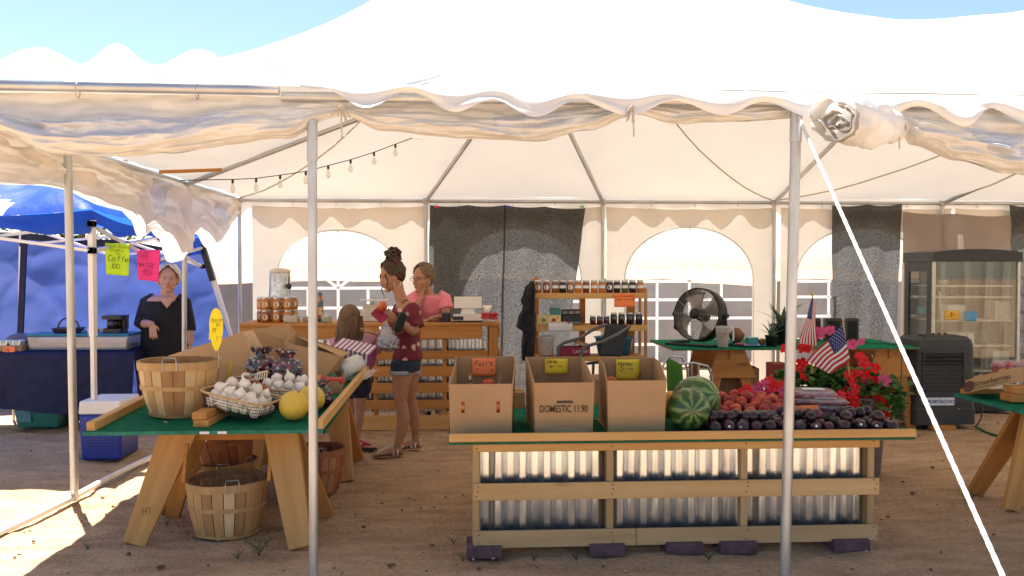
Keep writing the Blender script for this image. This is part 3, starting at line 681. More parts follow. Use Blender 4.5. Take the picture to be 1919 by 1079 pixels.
# table top
TZ = .625
tt = thing('counter_top', at(1280, 815, 5.1), 'long plywood counter top covered in green turf cloth with a wooden lip', 'table top')
tl, tr = at(841, 820, 4.60).x, at(1716, 815, 4.60).x
MB().box(((tl+tr)/2, 5.22, TZ-.008), (tr-tl, 1.22, .014)).build('plywood', wood('plywood edge', (.36, .20, .10), (.22, .12, .06)), tt)
MB().sheet(lambda u, v: V((tl-.004+(tr-tl+.008)*u, 4.61-.004+1.224*v, TZ+.003+.003*fbm((u*8, v*4, 0), 1))), 40, 20).build('turf_cloth', PLY_GREEN, tt)
MB().box(((tl+tr)/2, 4.606, TZ-.006), (tr-tl+.004, .006, .010)).build('turf_edge', PLY_GREEN, tt)
board('front_lip', (tl, 4.60, TZ+.0255), (tr, 4.60, TZ+.0255), .02, .044, PINE, tt)
PURP = mat('purple painted block', (.115, .060, .072), .9, var=.35, scale=14, bump=.6)
for k, (a, b, t, lab) in enumerate(((874, 941, 1030, 'nearest the sand at the unshelved end'), (1107, 1174, 1027, 'second in the row'), (1252, 1322, 1025, 'under the middle'), (1354, 1424, 1020, 'fourth in the row'), (1568, 1636, 1015, 'by the guy rope end'))):
    xa, xb = cx_(a, 4.6), cx_(b, 4.6)
    names = ('purple wooden block under the apple end corner of the pallet counter', 'purple block under the first upright of the counter, below the honey crisp box', 'purple block under the counter just below the watermelons', 'purple block under the counter closest to the steel tent pole', 'purple block under the plum end corner of the pallet counter')
    MB().box(((xa+xb)/2, 4.72, .026), (xb-xa, .20, .064)).build('support_block', PURP, label=names[k], cat='block', group='purple blocks under the pallet counter', bevel=.004)

# ------------------------------------------------------------------ apple boxes
def apple_box(fl, fr, ft, fb, bl, br, bt, label, holes=0, text=None, arc=False, Yf=4.76, Yb=5.24):
    """open apple carton: low front, tall back, sides rising between"""
    x0, x1 = at(fl, ft, Yf).x, at(fr, ft, Yf).x; u0, u1 = at(bl, bt, Yb).x, at(br, bt, Yb).x; zf = at(fl, ft, Yf).z; zb = at(bl, bt, Yb).z; z0 = TZ+.006; th = .005
    t = thing('apple_box', ((x0+x1)/2, (Yf+Yb)/2, z0), label, 'cardboard box', 'apple boxes on the front counter'); xc = (x0+x1)/2
    f = MB(); zh = at(0, 771, Yf).z; hw_ = .0095
    if holes:
        xs = [x0+.003]; 
        for fx in (.215, .775): xs += [x0+(x1-x0)*fx-hw_, x0+(x1-x0)*fx+hw_]
        xs.append(x1-.003)
        for i in range(5):
            if i % 2: f.box(((xs[i]+xs[i+1])/2, Yf, (z0+zh-.031)/2), (xs[i+1]-xs[i], th, zh-.031-z0)); f.box(((xs[i]+xs[i+1])/2, Yf, (zf+zh+.031)/2), (xs[i+1]-xs[i], th, zf-zh-.031))
            else: f.box(((xs[i]+xs[i+1])/2, Yf, (z0+zf)/2), (xs[i+1]-xs[i], th, zf-z0))
    else: f.hexa([V((x0+.006, Yf, z0)), V((x1-.006, Yf, z0)), V((x1-.006, Yf+th, z0)), V((x0+.006, Yf+th, z0))], [V((x0, Yf-.01, zf)), V((x1, Yf-.01, zf)), V((x1, Yf-.01+th, zf)), V((x0, Yf-.01+th, zf))])
    fo = f.build('front_panel', CARD, t)
    bb = MB(); zw = z0+.15
    if holes == 2:   # two hand slots through the back panel too
        cols = [u0, u0+(u1-u0)*.22, u0+(u1-u0)*.27, u0+(u1-u0)*.74, u0+(u1-u0)*.79, u1]
        for i in range(5):
            if i in (1, 3): bb.box(((cols[i]+cols[i+1])/2, Yb, (z0+zb-.20)/2), (cols[i+1]-cols[i], th, zb-.20-z0)); bb.box(((cols[i]+cols[i+1])/2, Yb, zb-.05), (cols[i+1]-cols[i], th, .10))
            else: bb.box(((cols[i]+cols[i+1])/2, Yb, (z0+zb)/2), (cols[i+1]-cols[i], th, zb-z0))
    else: bb.hexa([V((u0, Yb, z0)), V((u1, Yb, z0)), V((u1, Yb+th, z0)), V((u0, Yb+th, z0))], [V((u0, Yb+.01, zb)), V((u1, Yb+.01, zb)), V((u1, Yb+.01+th, zb)), V((u0, Yb+.01+th, zb))])
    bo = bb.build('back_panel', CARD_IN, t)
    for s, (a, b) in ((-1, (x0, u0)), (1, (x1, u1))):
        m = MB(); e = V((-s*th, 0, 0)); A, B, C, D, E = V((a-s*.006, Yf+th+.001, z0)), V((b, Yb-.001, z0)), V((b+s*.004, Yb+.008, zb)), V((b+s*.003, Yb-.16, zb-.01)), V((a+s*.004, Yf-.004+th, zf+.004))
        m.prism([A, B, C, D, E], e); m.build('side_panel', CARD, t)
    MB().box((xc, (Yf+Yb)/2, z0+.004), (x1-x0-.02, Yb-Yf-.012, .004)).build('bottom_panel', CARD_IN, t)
    if text:
        k = x1-x0; printed(text, (x0+k*.085, Yf-.0085, at(0, 782, Yf).z), (1, 0, 0), (0, 0, 1), .041, fo, (0, -1, 0), mat('box print', (.07, .05, .04), .8), .64, .012)
        MB().box((x0+k*.51, Yf-.010, at(0, 762, Yf).z), (.088, .002, .014)).build('print_bar', MC['box print'], fo)
    if arc:
        m = MB(); xa, xb = x0+.012, x1-.02; m.poly([(xa+(xb-xa)*i/20, Yf-.0055-.0035*sin(PI*i/20), z0+.002+.042*sin(PI*i/20)**.7) for i in range(21)])
        m.build('bottom_flap', mat('cardboard flap', (.52, .33, .18), .85), t, solid=.003)
    return t, (x0, x1, Yf, Yb, u0, u1, z0, zb)
bx1 = apple_box(842, 960, 720, 818, 855, 963, 668, 'brown apple carton with two red hand slots and a neon orange price card', 2)
bx2 = apple_box(1001, 1113, 717, 812, 986, 1089, 669, 'brown apple carton printed domestic with a yellow gala card', 0, 'DOMESTIC 11.90', True)
bx3 = apple_box(1138, 1248, 713, 811, 1123, 1226, 671, 'plain brown apple carton with the yellow honey crisp card', 0)
def boxcard(pxa, pya, pxb, pyb, mt, label, lines, seed, Y=5.222):
    a, b = at(pxa, pyb, Y), at(pxb, pya, Y); c = (a+b)/2
    return paper('price_card', c, (1, 0, 0), (0, -.03, 1), b.x-a.x, b.z-a.z, mt, label, 'price card', lines, 'price cards in the apple boxes', .004, seed)
boxcard(884, 671, 929, 704, NEON_ORANGE, 'neon orange price card reading fujis in the first apple carton', [("Fuji's", .022, .062, .026), ('$1.99 LB', .03, .022, .018)], 2)
boxcard(1021, 672, 1064, 700, NEON_YELLOW, 'yellow price card reading gala apples', [('Gala', .012, .064, .022), ('apples', .030, .036, .018), ('$1.99 LB', .04, .010, .014)], 3)
boxcard(1154, 673, 1198, 712, NEON_YELLOW, 'yellow price card reading honey crisp', [('Honey', .014, .088, .024), ('Crisp', .022, .055, .023), ('$2.50 LB', .03, .016, .022)], 4)

# ------------------------------------------------------------------ fruit
def fruit_mesh(name, r, prof, mt, n=14, crease=0, stem=None, lobes=0, lob_amp=0, seed=0):
    q = random.Random(seed); b = MB(); rings = []; K = len(prof)
    for k, (pr, pz) in enumerate(prof):
        ring = []
        for j in range(n):
            a = 2*PI*j/n; c = 1-crease*math.exp(-(min(a, 2*PI-a)/.25)**2) + lob_amp*cos(lobes*a)*(1 if 0 < k < K-1 else 0)
            ring.append(V((r*pr*cos(a)*c, r*pr*sin(a)*c, r*pz)))
        rings.append(ring)
    b.loft(rings, 0, True); me = b.mesh(name); me.materials.append(mt); return me
ROUND = [(.05, -.97), (.35, -.94), (.68, -.72), (.92, -.38), (1, 0), (.93, .36), (.72, .68), (.42, .88), (.16, .86), (.03, .80)]
def peachmat(name, a, b, c, rough=.55):
    m, t, p, o = _nodes(name); tc = t.nodes.new('ShaderNodeTexCoord'); oi = t.nodes.new('ShaderNodeObjectInfo')
    n = t.nodes.new('ShaderNodeTexNoise'); n.noise_dimensions = '4D'; n.inputs['Scale'].default_value = 14; n.inputs['Detail'].default_value = 4; t.links.new(tc.outputs['Object'], n.inputs['Vector'])
    ml = t.nodes.new('ShaderNodeMath'); ml.operation = 'MULTIPLY'; ml.inputs[1].default_value = 50; t.links.new(oi.outputs['Random'], ml.inputs[0]); t.links.new(ml.outputs[0], n.inputs['W'])
    r = t.nodes.new('ShaderNodeValToRGB'); e = r.color_ramp.elements; e[0].position = .34; e[0].color = (*a, 1); e[1].position = .68; e[1].color = (*c, 1); k = e.new(.52); k.color = (*b, 1)
    t.links.new(n.outputs[0], r.inputs[0]); hs = t.nodes.new('ShaderNodeHueSaturation'); mr = t.nodes.new('ShaderNodeMapRange'); mr.inputs[3].default_value = .6; mr.inputs[4].default_value = 1.25
    t.links.new(oi.outputs['Random'], mr.inputs[0]); t.links.new(mr.outputs[0], hs.inputs['Value']); t.links.new(r.outputs[0], hs.inputs['Color'])
    t.links.new(hs.outputs[0], p.inputs['Base Color']); p.inputs['Roughness'].default_value = rough; MC[name] = m; return m
PEACH = peachmat('peach skin', (.26, .012, .014), (.44, .030, .016), (.70, .16, .028), .6)
PLUM = peachmat('plum skin', (.012, .006, .010), (.032, .010, .018), (.11, .014, .024), .36)
APPLE = peachmat('apple skin', (.45, .03, .02), (.58, .12, .03), (.65, .42, .08), .3)
peach_me = [fruit_mesh('peach', .038, ROUND, PEACH, 16, .10, seed=k) for k in range(2)]
plum_me = [fruit_mesh('plum', .0345, ROUND, PLUM, 16, .06, seed=k) for k in range(2)]
apple_me = [fruit_mesh('apple', .042, [(.05, -.80), (.3, -.9), (.62, -.78), (.88, -.42), (1, .05), (.96, .42), (.72, .78), (.40, .9), (.14, .78), (.03, .6)], APPLE, 16)]
STK = mat('white fruit sticker', (.78, .80, .84), .4)
def put(me, name, p, label, cat, group, s=1.0, tilt=.8, q=R):
    o = bpy.data.objects.new(name, me); mw = M.Translation(V(p)) @ M.Rotation(q.uniform(0, 6.28), 4, 'Z') @ M.Rotation(q.uniform(-tilt, tilt), 4, 'X') @ M.Rotation(q.uniform(-tilt, tilt), 4, 'Y') @ M.Scale(s, 4)
    _link(o, None, mw); tag(o, label, cat, group); return o
ORD = 'first second third fourth fifth sixth seventh eighth ninth tenth eleventh twelfth'.split(); ROWN = ('front', 'second', 'third', 'fourth', 'fifth', 'sixth', 'rear')
def trayed(me, name, x0, x1, y0, y1, z, r, label, cat, group, jit=.2, layers=None, cone=True, drop=0):
    q = random.Random(len(bpy.data.objects)); out = []; nx = max(1, int((x1-x0)/(2*r))); ny_ = max(1, int((y1-y0)/(1.8*r)))
    for j in range(ny_):
        for i in range(nx):
            x = x0+r+(x1-x0-2*r)*(i/max(1, nx-1)) + (r*.6 if j % 2 else 0)*(1 if i < nx-1 else -1); y = y0+r+(y1-y0-2*r)*(j/max(1, ny_-1))
            out.append(put(q.choice(me), name, (x+q.uniform(-jit, jit)*r, y+q.uniform(-jit, jit)*r, z+r*.93+q.uniform(0, .3)*r+drop*j), f'plum {ORD[i]} from the watermelon side, {ROWN[j]} row of the {label}', cat, group, q.uniform(.88, 1.10), 1.0, q))
    return out
# apples inside the cartons, seen over the low fronts
t, (x0, x1, yf, yb, u0, u1, z0, zb) = bx1
for fx, lab in ((.215, 'red apple showing through the hand slot nearer the sales counter'), (.775, 'red apple showing through the hand slot nearer the gala carton')): put(apple_me[0], 'apple', (x0+(x1-x0)*fx, yf+.052, at(0, 772, yf).z), lab, 'apple', 'apples in the cartons')
p = at(917, 718, 5.0); put(apple_me[0], 'apple', (p.x, 5.14, .855), 'yellowish apple on top in the fuji carton', 'apple', 'apples in the cartons')
p = at(1150, 711, 5.0); put(apple_me[0], 'apple', (p.x, 5.1, .865), 'yellowish apple on top in the honey crisp carton', 'apple', 'apples in the cartons')
# watermelons
def melonskin(name, dark, light, n=14):
    m, t, p, o = _nodes(name); tc = t.nodes.new('ShaderNodeTexCoord'); sx = t.nodes.new('ShaderNodeSeparateXYZ'); t.links.new(tc.outputs['Object'], sx.inputs[0])
    at_ = t.nodes.new('ShaderNodeMath'); at_.operation = 'ARCTAN2'; t.links.new(sx.outputs['Y'], at_.inputs[0]); t.links.new(sx.outputs['X'], at_.inputs[1])
    nz = t.nodes.new('ShaderNodeTexNoise'); nz.inputs['Scale'].default_value = 17; nz.inputs['Detail'].default_value = 8; nz.inputs['Roughness'].default_value = .7; t.links.new(tc.outputs['Object'], nz.inputs['Vector'])
    a = t.nodes.new('ShaderNodeMath'); a.operation = 'MULTIPLY_ADD'; a.inputs[1].default_value = n; t.links.new(at_.outputs[0], a.inputs[0])
    b = t.nodes.new('ShaderNodeMath'); b.operation = 'MULTIPLY'; b.inputs[1].default_value = 11; t.links.new(nz.outputs[0], b.inputs[0]); t.links.new(b.outputs[0], a.inputs[2])
    s = t.nodes.new('ShaderNodeMath'); s.operation = 'SINE'; t.links.new(a.outputs[0], s.inputs[0])
    r = t.nodes.new('ShaderNodeValToRGB'); e = r.color_ramp.elements; e[0].position = .30; e[0].color = (*dark, 1); e[1].position = .95; e[1].color = (*light, 1)
    mr = t.nodes.new('ShaderNodeMapRange'); mr.inputs[1].default_value = -1; t.links.new(s.outputs[0], mr.inputs[0]); t.links.new(mr.outputs[0], r.inputs[0])
    t.links.new(r.outputs[0], p.inputs['Base Color']); p.inputs['Roughness'].default_value = .35; MC[name] = m; return m
WMEL = melonskin('watermelon rind', (.022, .072, .017), (.17, .25, .07), 9); WMEL2 = melonskin('pale watermelon rind', (.045, .11, .022), (.22, .31, .09), 8)
def melon(name, c, r, axis, mt, label, blossom=True, ribs=0):
    rot = V(axis).normalized().to_track_quat('Z', 'Y').to_matrix().to_4x4(); mw = M.Translation(V(c)) @ rot
    me = fruit_mesh('rind', 1, [(r*cos(a)*(1 if 1 else 1), r*1.06*sin(a)) for a in [-PI/2+.04+(PI-.08)*k/18 for k in range(19)]], mt, 32)
    me.name = name
    o = bpy.data.objects.new(name, me); _link(o, None, mw); tag(o, label, 'watermelon', 'watermelons on the front counter')
    d = MB().sph(mw @ V((0, 0, r*1.055)), (.008, .008, .008), 8, 6).build('blossom_scar', mat('brown scar', (.30, .15, .06), .9), o)
    return o
a = at(1290, 769, 4.83); melon('watermelon', (a.x, 4.83, TZ+.128), .122, (-.05, -1, .08), WMEL, 'striped dark green watermelon with its brown blossom end facing out')
a = at(1302, 760, 5.08); melon('watermelon', (a.x+.01, 5.09, TZ+.145), .138, (.5, -.6, .25), WMEL2, 'paler striped watermelon half hidden behind the dark striped one')
ORANGE_ME = fruit_mesh('cantaloupe', .055, ROUND, mat('orange peel', (.72, .34, .06), .5, bump=.3, bscale=200), 14)
for px, py, lab in ((1258, 738, 'yellow orange fruit wedged behind the watermelons'), (1249, 752, 'second small orange fruit low behind the watermelons')):
    p = at(px, py, 5.33); o = bpy.data.objects.new('orange_fruit', ORANGE_ME); _link(o, None, M.Translation((p.x, 5.33, TZ+.052 if py > 750 else TZ+.11))); tag(o, lab, 'fruit')
# plums on three purple trays
TRAY = mat('purple paper tray', (.055, .045, .16), .7, var=.1, bump=.3, bscale=50)
TRAY_G = mat('grey plastic tray', (.10, .10, .11), .5)
Yt0 = 4.65
for k, (a, b, mt, lab, d) in enumerate(((1330, 1464, TRAY, 'purple moulded fruit tray beside the watermelon', .34), (1468, 1572, TRAY, 'purple moulded fruit tray in the middle of the plums', .34), (1578, 1690, TRAY_G, 'dark grey fruit tray at the end of the counter', .34))):
    xa, xb = at(a, 800, Yt0).x, at(b, 800, Yt0).x
    ro = [V((xa, Yt0, TZ+.022)), V((xb, Yt0, TZ+.022)), V((xb, Yt0+d, TZ+.03)), V((xa, Yt0+d, TZ+.03))]; m = MB()
    inner = [V((xa+.025, Yt0+.025, TZ+.007)), V((xb-.025, Yt0+.025, TZ+.007)), V((xb-.025, Yt0+d-.02, TZ+.007)), V((xa+.025, Yt0+d-.02, TZ+.007))]
    m.sheet(lambda u, v: V((xa+(xb-xa)*u, Yt0+d*v, TZ+.008+.016*max(abs(2*u-1), abs(2*v-1))**6+.003*sin(u*24)*(v < .04))), 30, 20)
    m.build('fruit_tray', mt, label=lab, cat='tray', group='fruit trays under the plums', solid=.002)
    fs = trayed(plum_me, 'plum', xa+.005, xb-.004, Yt0+.012, Yt0+d, TZ+.010, .033, ('purple tray beside the melons', 'middle purple tray', 'grey tray at the end')[k], 'plum', 'plums on the trays', .22)
    for o in fs[:5]:
        if R.random() < .55: 
            l = o.matrix_basis.translation; d_ = (EYE-l).normalized(); d_ = (d_+V((R.uniform(-.3, .3), 0, R.uniform(-.1, .3)))).normalized()
            m = MB(); m.sph(l+d_*.0345, (.008, .008, .0015), 8, 4, 0, d_.to_track_quat('Z', 'Y').to_matrix()); m.build('sticker', STK, o)
    for n_ in range(7):
        x = xa+.045+(xb-xa-.09)*(n_+R.uniform(.2, .8))/7; y = R.uniform(Yt0+.09, Yt0+d-.03)
        put(R.choice(plum_me), 'plum', (x, y, TZ+.010+.083), f'{ORD[n_]} plum of those heaped on top over the '+('purple tray beside the melons', 'middle purple tray', 'grey tray at the end')[k], 'plum', 'plums on the trays', R.uniform(.9, 1.05))
# peaches in a low carton behind
ya = 5.02; xa, xb = at(1352, 755, ya).x, at(1500, 755, ya).x
pc = thing('peach_carton', ((xa+xb)/2, 5.2, TZ), 'low cardboard carton heaped with peaches behind the plums', 'carton')
pa, pb = at(1394, 780, ya), at(1487, 765, ya)
MB().box(((pa.x+pb.x)/2, ya, TZ+.045), (pb.x-pa.x, .006, .085)).build('front_panel', mat('grey board', (.44, .36, .26), .85), pc)
MB().box(((xa+xb)/2, 5.24, TZ+.012), (xb-xa-.02, .42, .006)).build('bottom_panel', CARD_IN, pc); MB().box(((xa+xb)/2, 5.46, TZ+.05), (xb-xa, .006, .09)).build('back_panel', CARD, pc)
for j in range(6):
    n = 6
    for i in range(n):
        x = xa-.015+.036+(xb-xa-.02)*(i/(n-1))*.9+(.03 if j % 2 else 0)+R.uniform(-.01, .01); y = ya+.05+.072*j
        put(R.choice(peach_me), 'peach', (x, y, TZ+.055+.009*j+R.uniform(-.01, .012)+(.012 if 0 < i < n-1 else 0)), f'red orange peach {ORD[i]} from the watermelons, {ROWN[j]} row of the low peach carton', 'peach', 'peaches heaped in the carton', R.uniform(.88, 1.12))
for px, py, Y, lab in ((1342, 776, 4.97, 'orange peach fallen out beside the watermelon'), (1345, 757, 5.1, 'red peach next to the watermelon, behind the fallen one')):
    p = at(px, py, Y); put(peach_me[0], 'peach', (p.x, Y, TZ+.045+(.03 if Y > 5 else 0)), lab, 'peach', 'peaches heaped in the carton', 1.05)
# clear clamshells of berries, stacked in two piles
SHELL = clear('clear clamshell', (.95, .95, .95), .70, .08, .35, .8, 40); BERRY = mat('red berries', (.42, .02, .02), .35, 0, .6, 45, .6, 60, second=(.12, .006, .01))
PRINTED = mat('white label', (.70, .72, .76), .5, var=.2, scale=60)
def clamshell(c, wd, dp, h, label, rz=0, group='berry clamshells on the front counter', fill=BERRY, paperlabel=True):
    c = V(c); t = thing('clamshell', c, label, 'clamshell', group); rot = M.Rotation(rz, 3, 'Z')
    MB().rbox(c+V((0, 0, h*.42)), (wd*.9, dp*.9, h*.72), .02, rot).build('berries', fill, t)
    m = MB(); f = lambda sx, sy, z: c + rot @ V((sx*wd/2, sy*dp/2, z))
    def ringof(k, z): return [c+rot @ V((max(-1, min(1, 1.3*cos(a)))*wd/2*k, max(-1, min(1, 1.3*sin(a)))*dp/2*k, z)) for a in [2*PI*i/24 for i in range(24)]]
    m.loft([ringof(.90, .001), ringof(.96, h*.5), ringof(1.03, h*.52), ringof(1.03, h*.56), ringof(.95, h*.58), ringof(.90, h*.97), ringof(.8, h)], 0, True, False); m.build('shell', SHELL, t)
    if paperlabel: MB().box(c+V((0, 0, h+.002)), (wd*.5, dp*.4, .001), rot).build('paper_label', PRINTED, t)
    return t
for k in range(4):
    clamshell((at(1516, 770, 5.14).x+.012*k, 5.17, TZ+.006+.046*k), .26, .20, .045, ('bottom', 'second', 'third', 'top')[k]+' flat berry clamshell of the pile next to the peaches', -.18)
for k in range(4):
    clamshell((at(1566, 770, 4.97).x-.006*k, 5.08, TZ+.006+.036*k), .25, .19, .035, ('bottom', 'second', 'third', 'top')[k]+' flat berry clamshell of the pile touching the red flowers', -.22)
p = at(1511, 768, 4.985); paper('price_card', (p.x, 4.985, p.z), (1, 0, .02), (0, .25, 1), .15, .052, NEON_ORANGE, 'small neon orange card reading yummy above the plums', 'price card', [('Yummy', .022, .012, .026)], None, .002, 8, wt=.1)
# ================================================================== trestle table with garlic
TA, TB = V((at(158, 803, 4.85).x, 4.85, .655)), V((at(604, 800, 4.85).x, 4.85, .655)); SL = .085/2.35          # the top rises a little to the back
def tz(y): return .655 + (y-4.85)*SL
gt = thing('trestle_table_top', ((TA.x+TB.x)/2, 6, .6), 'green turf covered plywood table top with wooden side rails under the garlic', 'table top')
YE = 7.2; xr2 = at(697, 686, YE).x
mwt = M.Translation(((TA.x+TB.x)/2, (4.85+YE)/2, tz(6.02)-.010)) @ M.Rotation(math.atan(SL), 4, 'X')
MB().box((0, 0, 0), (TB.x-TA.x, YE-4.85, .016)).build('plywood', MC['plywood edge'], gt, mw=M.Identity(4)).matrix_basis = mwt
def cl(u, v):
    y = 4.842+(YE-4.842)*v; x = TA.x-.006+(TB.x-TA.x+.012)*u; return V((x, y, tz(y)+.002+.003*fbm((u*5, v*8, 0), 1)))
MB().sheet(cl, 30, 40).build('turf_cloth', PLY_GREEN, gt)
MB().sheet(lambda u, v: V((TA.x-.006+(TB.x-TA.x+.012)*u, 4.838+.004*sin(u*30), .659-.020*v)), 40, 2).build('turf_edge', cloth('pale turf edge', (.03, .20, .13), 0, .3, 14, .02, .4, 100), gt)
MB().sheet(lambda u, v: V((TB.x+.006, 4.84+(YE-4.84)*u, tz(4.84+(YE-4.84)*u)-.03*v)), 30, 2).build('turf_side', PLY_GREEN, gt)
for px0, px1 in ((374, 392), (408, 425)):
    a, b = at(px0, 800, 4.834), at(px1, 800, 4.834); MB().box(((a.x+b.x)/2, 4.833, .649), (b.x-a.x, .002, .014)).build('paper_scrap', WHITE_PL, gt)
board('side_rail', V((TA.x+.025, 4.87, tz(4.87)+.026)), V((TA.x+.035, 6.9, tz(6.9)+.026)), .045, .05, PINE, gt)
board('side_rail', V((TB.x-.012, 4.85, tz(4.85)+.028)), V((xr2, YE, tz(YE)+.028)), .035, .055, PINE, gt)
def trestle(xa, xb, y0, y1, ztop, feet, label, wt=.185, wb=.12):
    """sawhorse of four tapered boards, a beam and end gussets; feet = four ground points (left front, left back, right front, right back)"""
    t = thing('sawhorse', ((xa+xb)/2, (y0+y1)/2, 0), label, 'sawhorse', 'wooden sawhorses'); ym = (y0+y1)/2
    board('beam', (xa-.05, ym, ztop-.05), (xb+.05, ym, ztop-.05), .04, .085, PINE_ORANGE, t)
    tops = [V((xa, ym-.035, ztop-.005)), V((xa+.03, ym+.05, ztop-.01)), V((xb, ym-.035, ztop-.005)), V((xb-.03, ym+.05, ztop-.01))]
    for p, q in zip(tops, feet): board('leg', p, q, .04, wt, PINE_ORANGE if q.y > ym else wood('planed pine', (.60, .38, .19), (.49, .28, .125)), t, up=(1, 0, 0), taper=None) if False else leg(t, p, q, wt, wb, q.y > ym)
    for x in (xa+.045, xb-.045): MB().prism([(x-.009, ym-.09, ztop-.10), (x-.009, ym+.09, ztop-.10), (x-.009, ym+.16, ztop-.30), (x-.009, ym-.16, ztop-.30)], (.018, 0, 0)).build('gusset', PINE_ORANGE, t)
    return t
PINE_LEG = wood('planed pine 2', (.60, .33, .115), (.48, .235, .07))
def leg(t, p, q, wt, wb, back):
    mw = frame_of(p, q, (0, 1, 0)); L = (q-p).length/2; th = .021; b = MB()
    b.hexa([V((-L, -wt/2, -th)), V((L, -wb/2, -th)), V((L, wb/2, -th)), V((-L, wt/2, -th))], [V((-L, -wt/2, th)), V((L, -wb/2, th)), V((L, wb/2, th)), V((-L, wt/2, th))])
    me = b.mesh('leg'); me.materials.append(PINE_ORANGE if back else PINE_LEG); o = bpy.data.objects.new('leg', me); _link(o, t, mw); d = o.modifiers.new('bevel', 'BEVEL'); d.width = .003; return o
f1 = [gz(252, 1020), gz(318, 966), gz(563, 1027), gz(608, 968)]
s1 = trestle(at(333, 806, 5.05).x, at(522, 806, 5.05).x, 4.9, 5.4, tz(5.1)-.022, f1, 'front sawhorse with wide splayed legs under the garlic table', .20, .125)
f2 = [gz(470, 905), gz(500, 868), gz(648, 902), gz(668, 862)]
s2 = trestle(at(490, 790, 6.55).x, at(625, 790, 6.55).x, 6.4, 6.8, tz(6.55)-.022, f2, 'rear sawhorse under the far end of the garlic table', .19, .12)
hand([('HT', 0, 0, .035)], f1[0].lerp(V((at(333, 806, 5.05).x, 5.05, .64)), .27)+V((-.005, -.033, 0)), (1, 0, .1), (-.1, 0, 1), s1, (0, -1, 0), mat('stamp ink', (.10, .06, .03), .8), .1, 0, 'stamp')

# ------------------------------------------------------------------ bushel baskets
def basket(c, rb, rt_, h, label, tilt=None, tone=0, yaw=0, group='bushel baskets'):
    """slatted bushel basket: bent staves, three hoops, bottom disc, two wire handles"""
    c = V(c); t = thing('bushel_basket', c, label, 'basket', group); rot = (tilt or M.Identity(3)) @ M.Rotation(yaw, 3, 'Z'); q = random.Random(int(abs(c.x*1000)))
    mats = [(BK1, BK2, BK3), (BR1, BR2, BR3)][tone]; n = 22
    for k in range(n):
        a0, a1 = 2*PI*(k+.04)/n, 2*PI*(k+.96)/n; mt = mats[q.choice((0, 0, 0, 1, 1, 2))]; m = MB(); out = []; off = q.uniform(-.0018, .0018)
        def f(u, v, th):
            r = rb+(rt_-rb)*v**.85+.012*sin(v*PI)+off-th; a = a0+(a1-a0)*u; return c + rot @ V((r*cos(a), r*sin(a), .01+(h-.01)*v))
        rings = []
        for v in (0, .25, .5, .75, 1): rings.append([f(u, v, 0) for u in (0, .5, 1)] + [f(u, v, .004) for u in (1, .5, 0)])
        m.loft(rings, 0, True, False); m.build('stave', mt, t)
    def hoop(v0, v1, th, nm, zo=0):
        m = MB(); rr = lambda v: rb+(rt_-rb)*v**.85+.012*sin(v*PI); N = 40; rings = []
        for k in range(N+1):
            a = 2*PI*k/N; wv = .003*sin(3*a+zo)
            rings.append([c+rot @ V((r*cos(a), r*sin(a), z+wv)) for r, z in ((rr(v0)+.001, h*v0), (rr(v0)+th, h*v0), (rr(v1)+th, h*v1), (rr(v1)+.001, h*v1))])
        m.loft(rings, 0, False, False); m.build(nm, mats[0], t)
    hoop(.86, 1.0, .007, 'rim_hoop'); hoop(.50, .575, .005, 'middle_hoop', 1); hoop(.0, .055, .004, 'bottom_hoop', 2)
    m = MB(); rr = rt_+.0; N = 40; rings = []
    for k in range(N+1):
        a = 2*PI*k/N; rings.append([c+rot @ V((r*cos(a), r*sin(a), z)) for r, z in ((rr-.004, h*.90), (rr-.011, h*.90), (rr-.011, h*1.0), (rr-.004, h*1.0))])
    m.loft(rings, 0, False, False); m.build('inner_hoop', mats[1], t)
    m = MB(); m.lathe([(.001, .012), (rb-.006, .012)], c, 24, 0, rot); m.build('bottom', mats[1], t, solid=.006)
    for a in (-1.5, 1.64):
        m = MB(); P = lambda da, z, r=rt_+.009: c + rot @ V((r*cos(a+da), r*sin(a+da), z)); w_ = .16
        m.tube([P(-w_, h*.86), P(-w_, h*1.03), P(-w_*.9, h*1.10, rt_+.002), P(w_*.9, h*1.10, rt_+.002), P(w_, h*1.03), P(w_, h*.86)], .0024, 6); m.build('wire_handle', STEEL, t)
    return t
BK1 = wood('basket veneer', (.58, .36, .16), (.47, .27, .11), rough=.6, stretch=(1, 1, .08), knots=False); BK2 = wood('basket veneer dark', (.44, .235, .10), (.33, .165, .065), stretch=(1, 1, .08), knots=False); BK3 = wood('basket veneer pale', (.66, .47, .25), (.56, .37, .18), stretch=(1, 1, .08), knots=False)
BR1 = wood('red basket veneer', (.47, .19, .085), (.36, .13, .055), stretch=(1, 1, .08), knots=False); BR2 = wood('red basket veneer dark', (.38, .13, .055), (.28, .09, .04), stretch=(1, 1, .08), knots=False); BR3 = wood('red basket veneer pale', (.53, .28, .13), (.42, .20, .09), stretch=(1, 1, .08), knots=False)
cb = at(337, 735, 5.32); cb.z = tz(5.32)+.004
basket(cb, .168, .232, .325, 'large bushel basket with wire handles standing on the green table')
cf = gz(423, 1000); cf = V((cf.x, 5.18, .004)); basket(cf, .178, .225, .315, 'empty pale bushel basket on the sand under the table', yaw=.3)
cr = V((at(418, 900, 5.75).x, 5.75, .004)); basket(cr, .165, .215, .30, 'bushel basket behind the empty one, with a reddish basket tipped inside', yaw=1)
basket(cr+V((.025, 0, .245)), .165, .215, .30, 'reddish bushel basket tipped inside another under the table', M.Rotation(rad(-13), 3, 'Y'), 1, .6)
c2 = V((at(592, 880, 6.1).x, 6.1, .004)); basket(c2, .15, .20, .30, 'dark bushel basket half hidden behind the front pole', None, 1, .2)

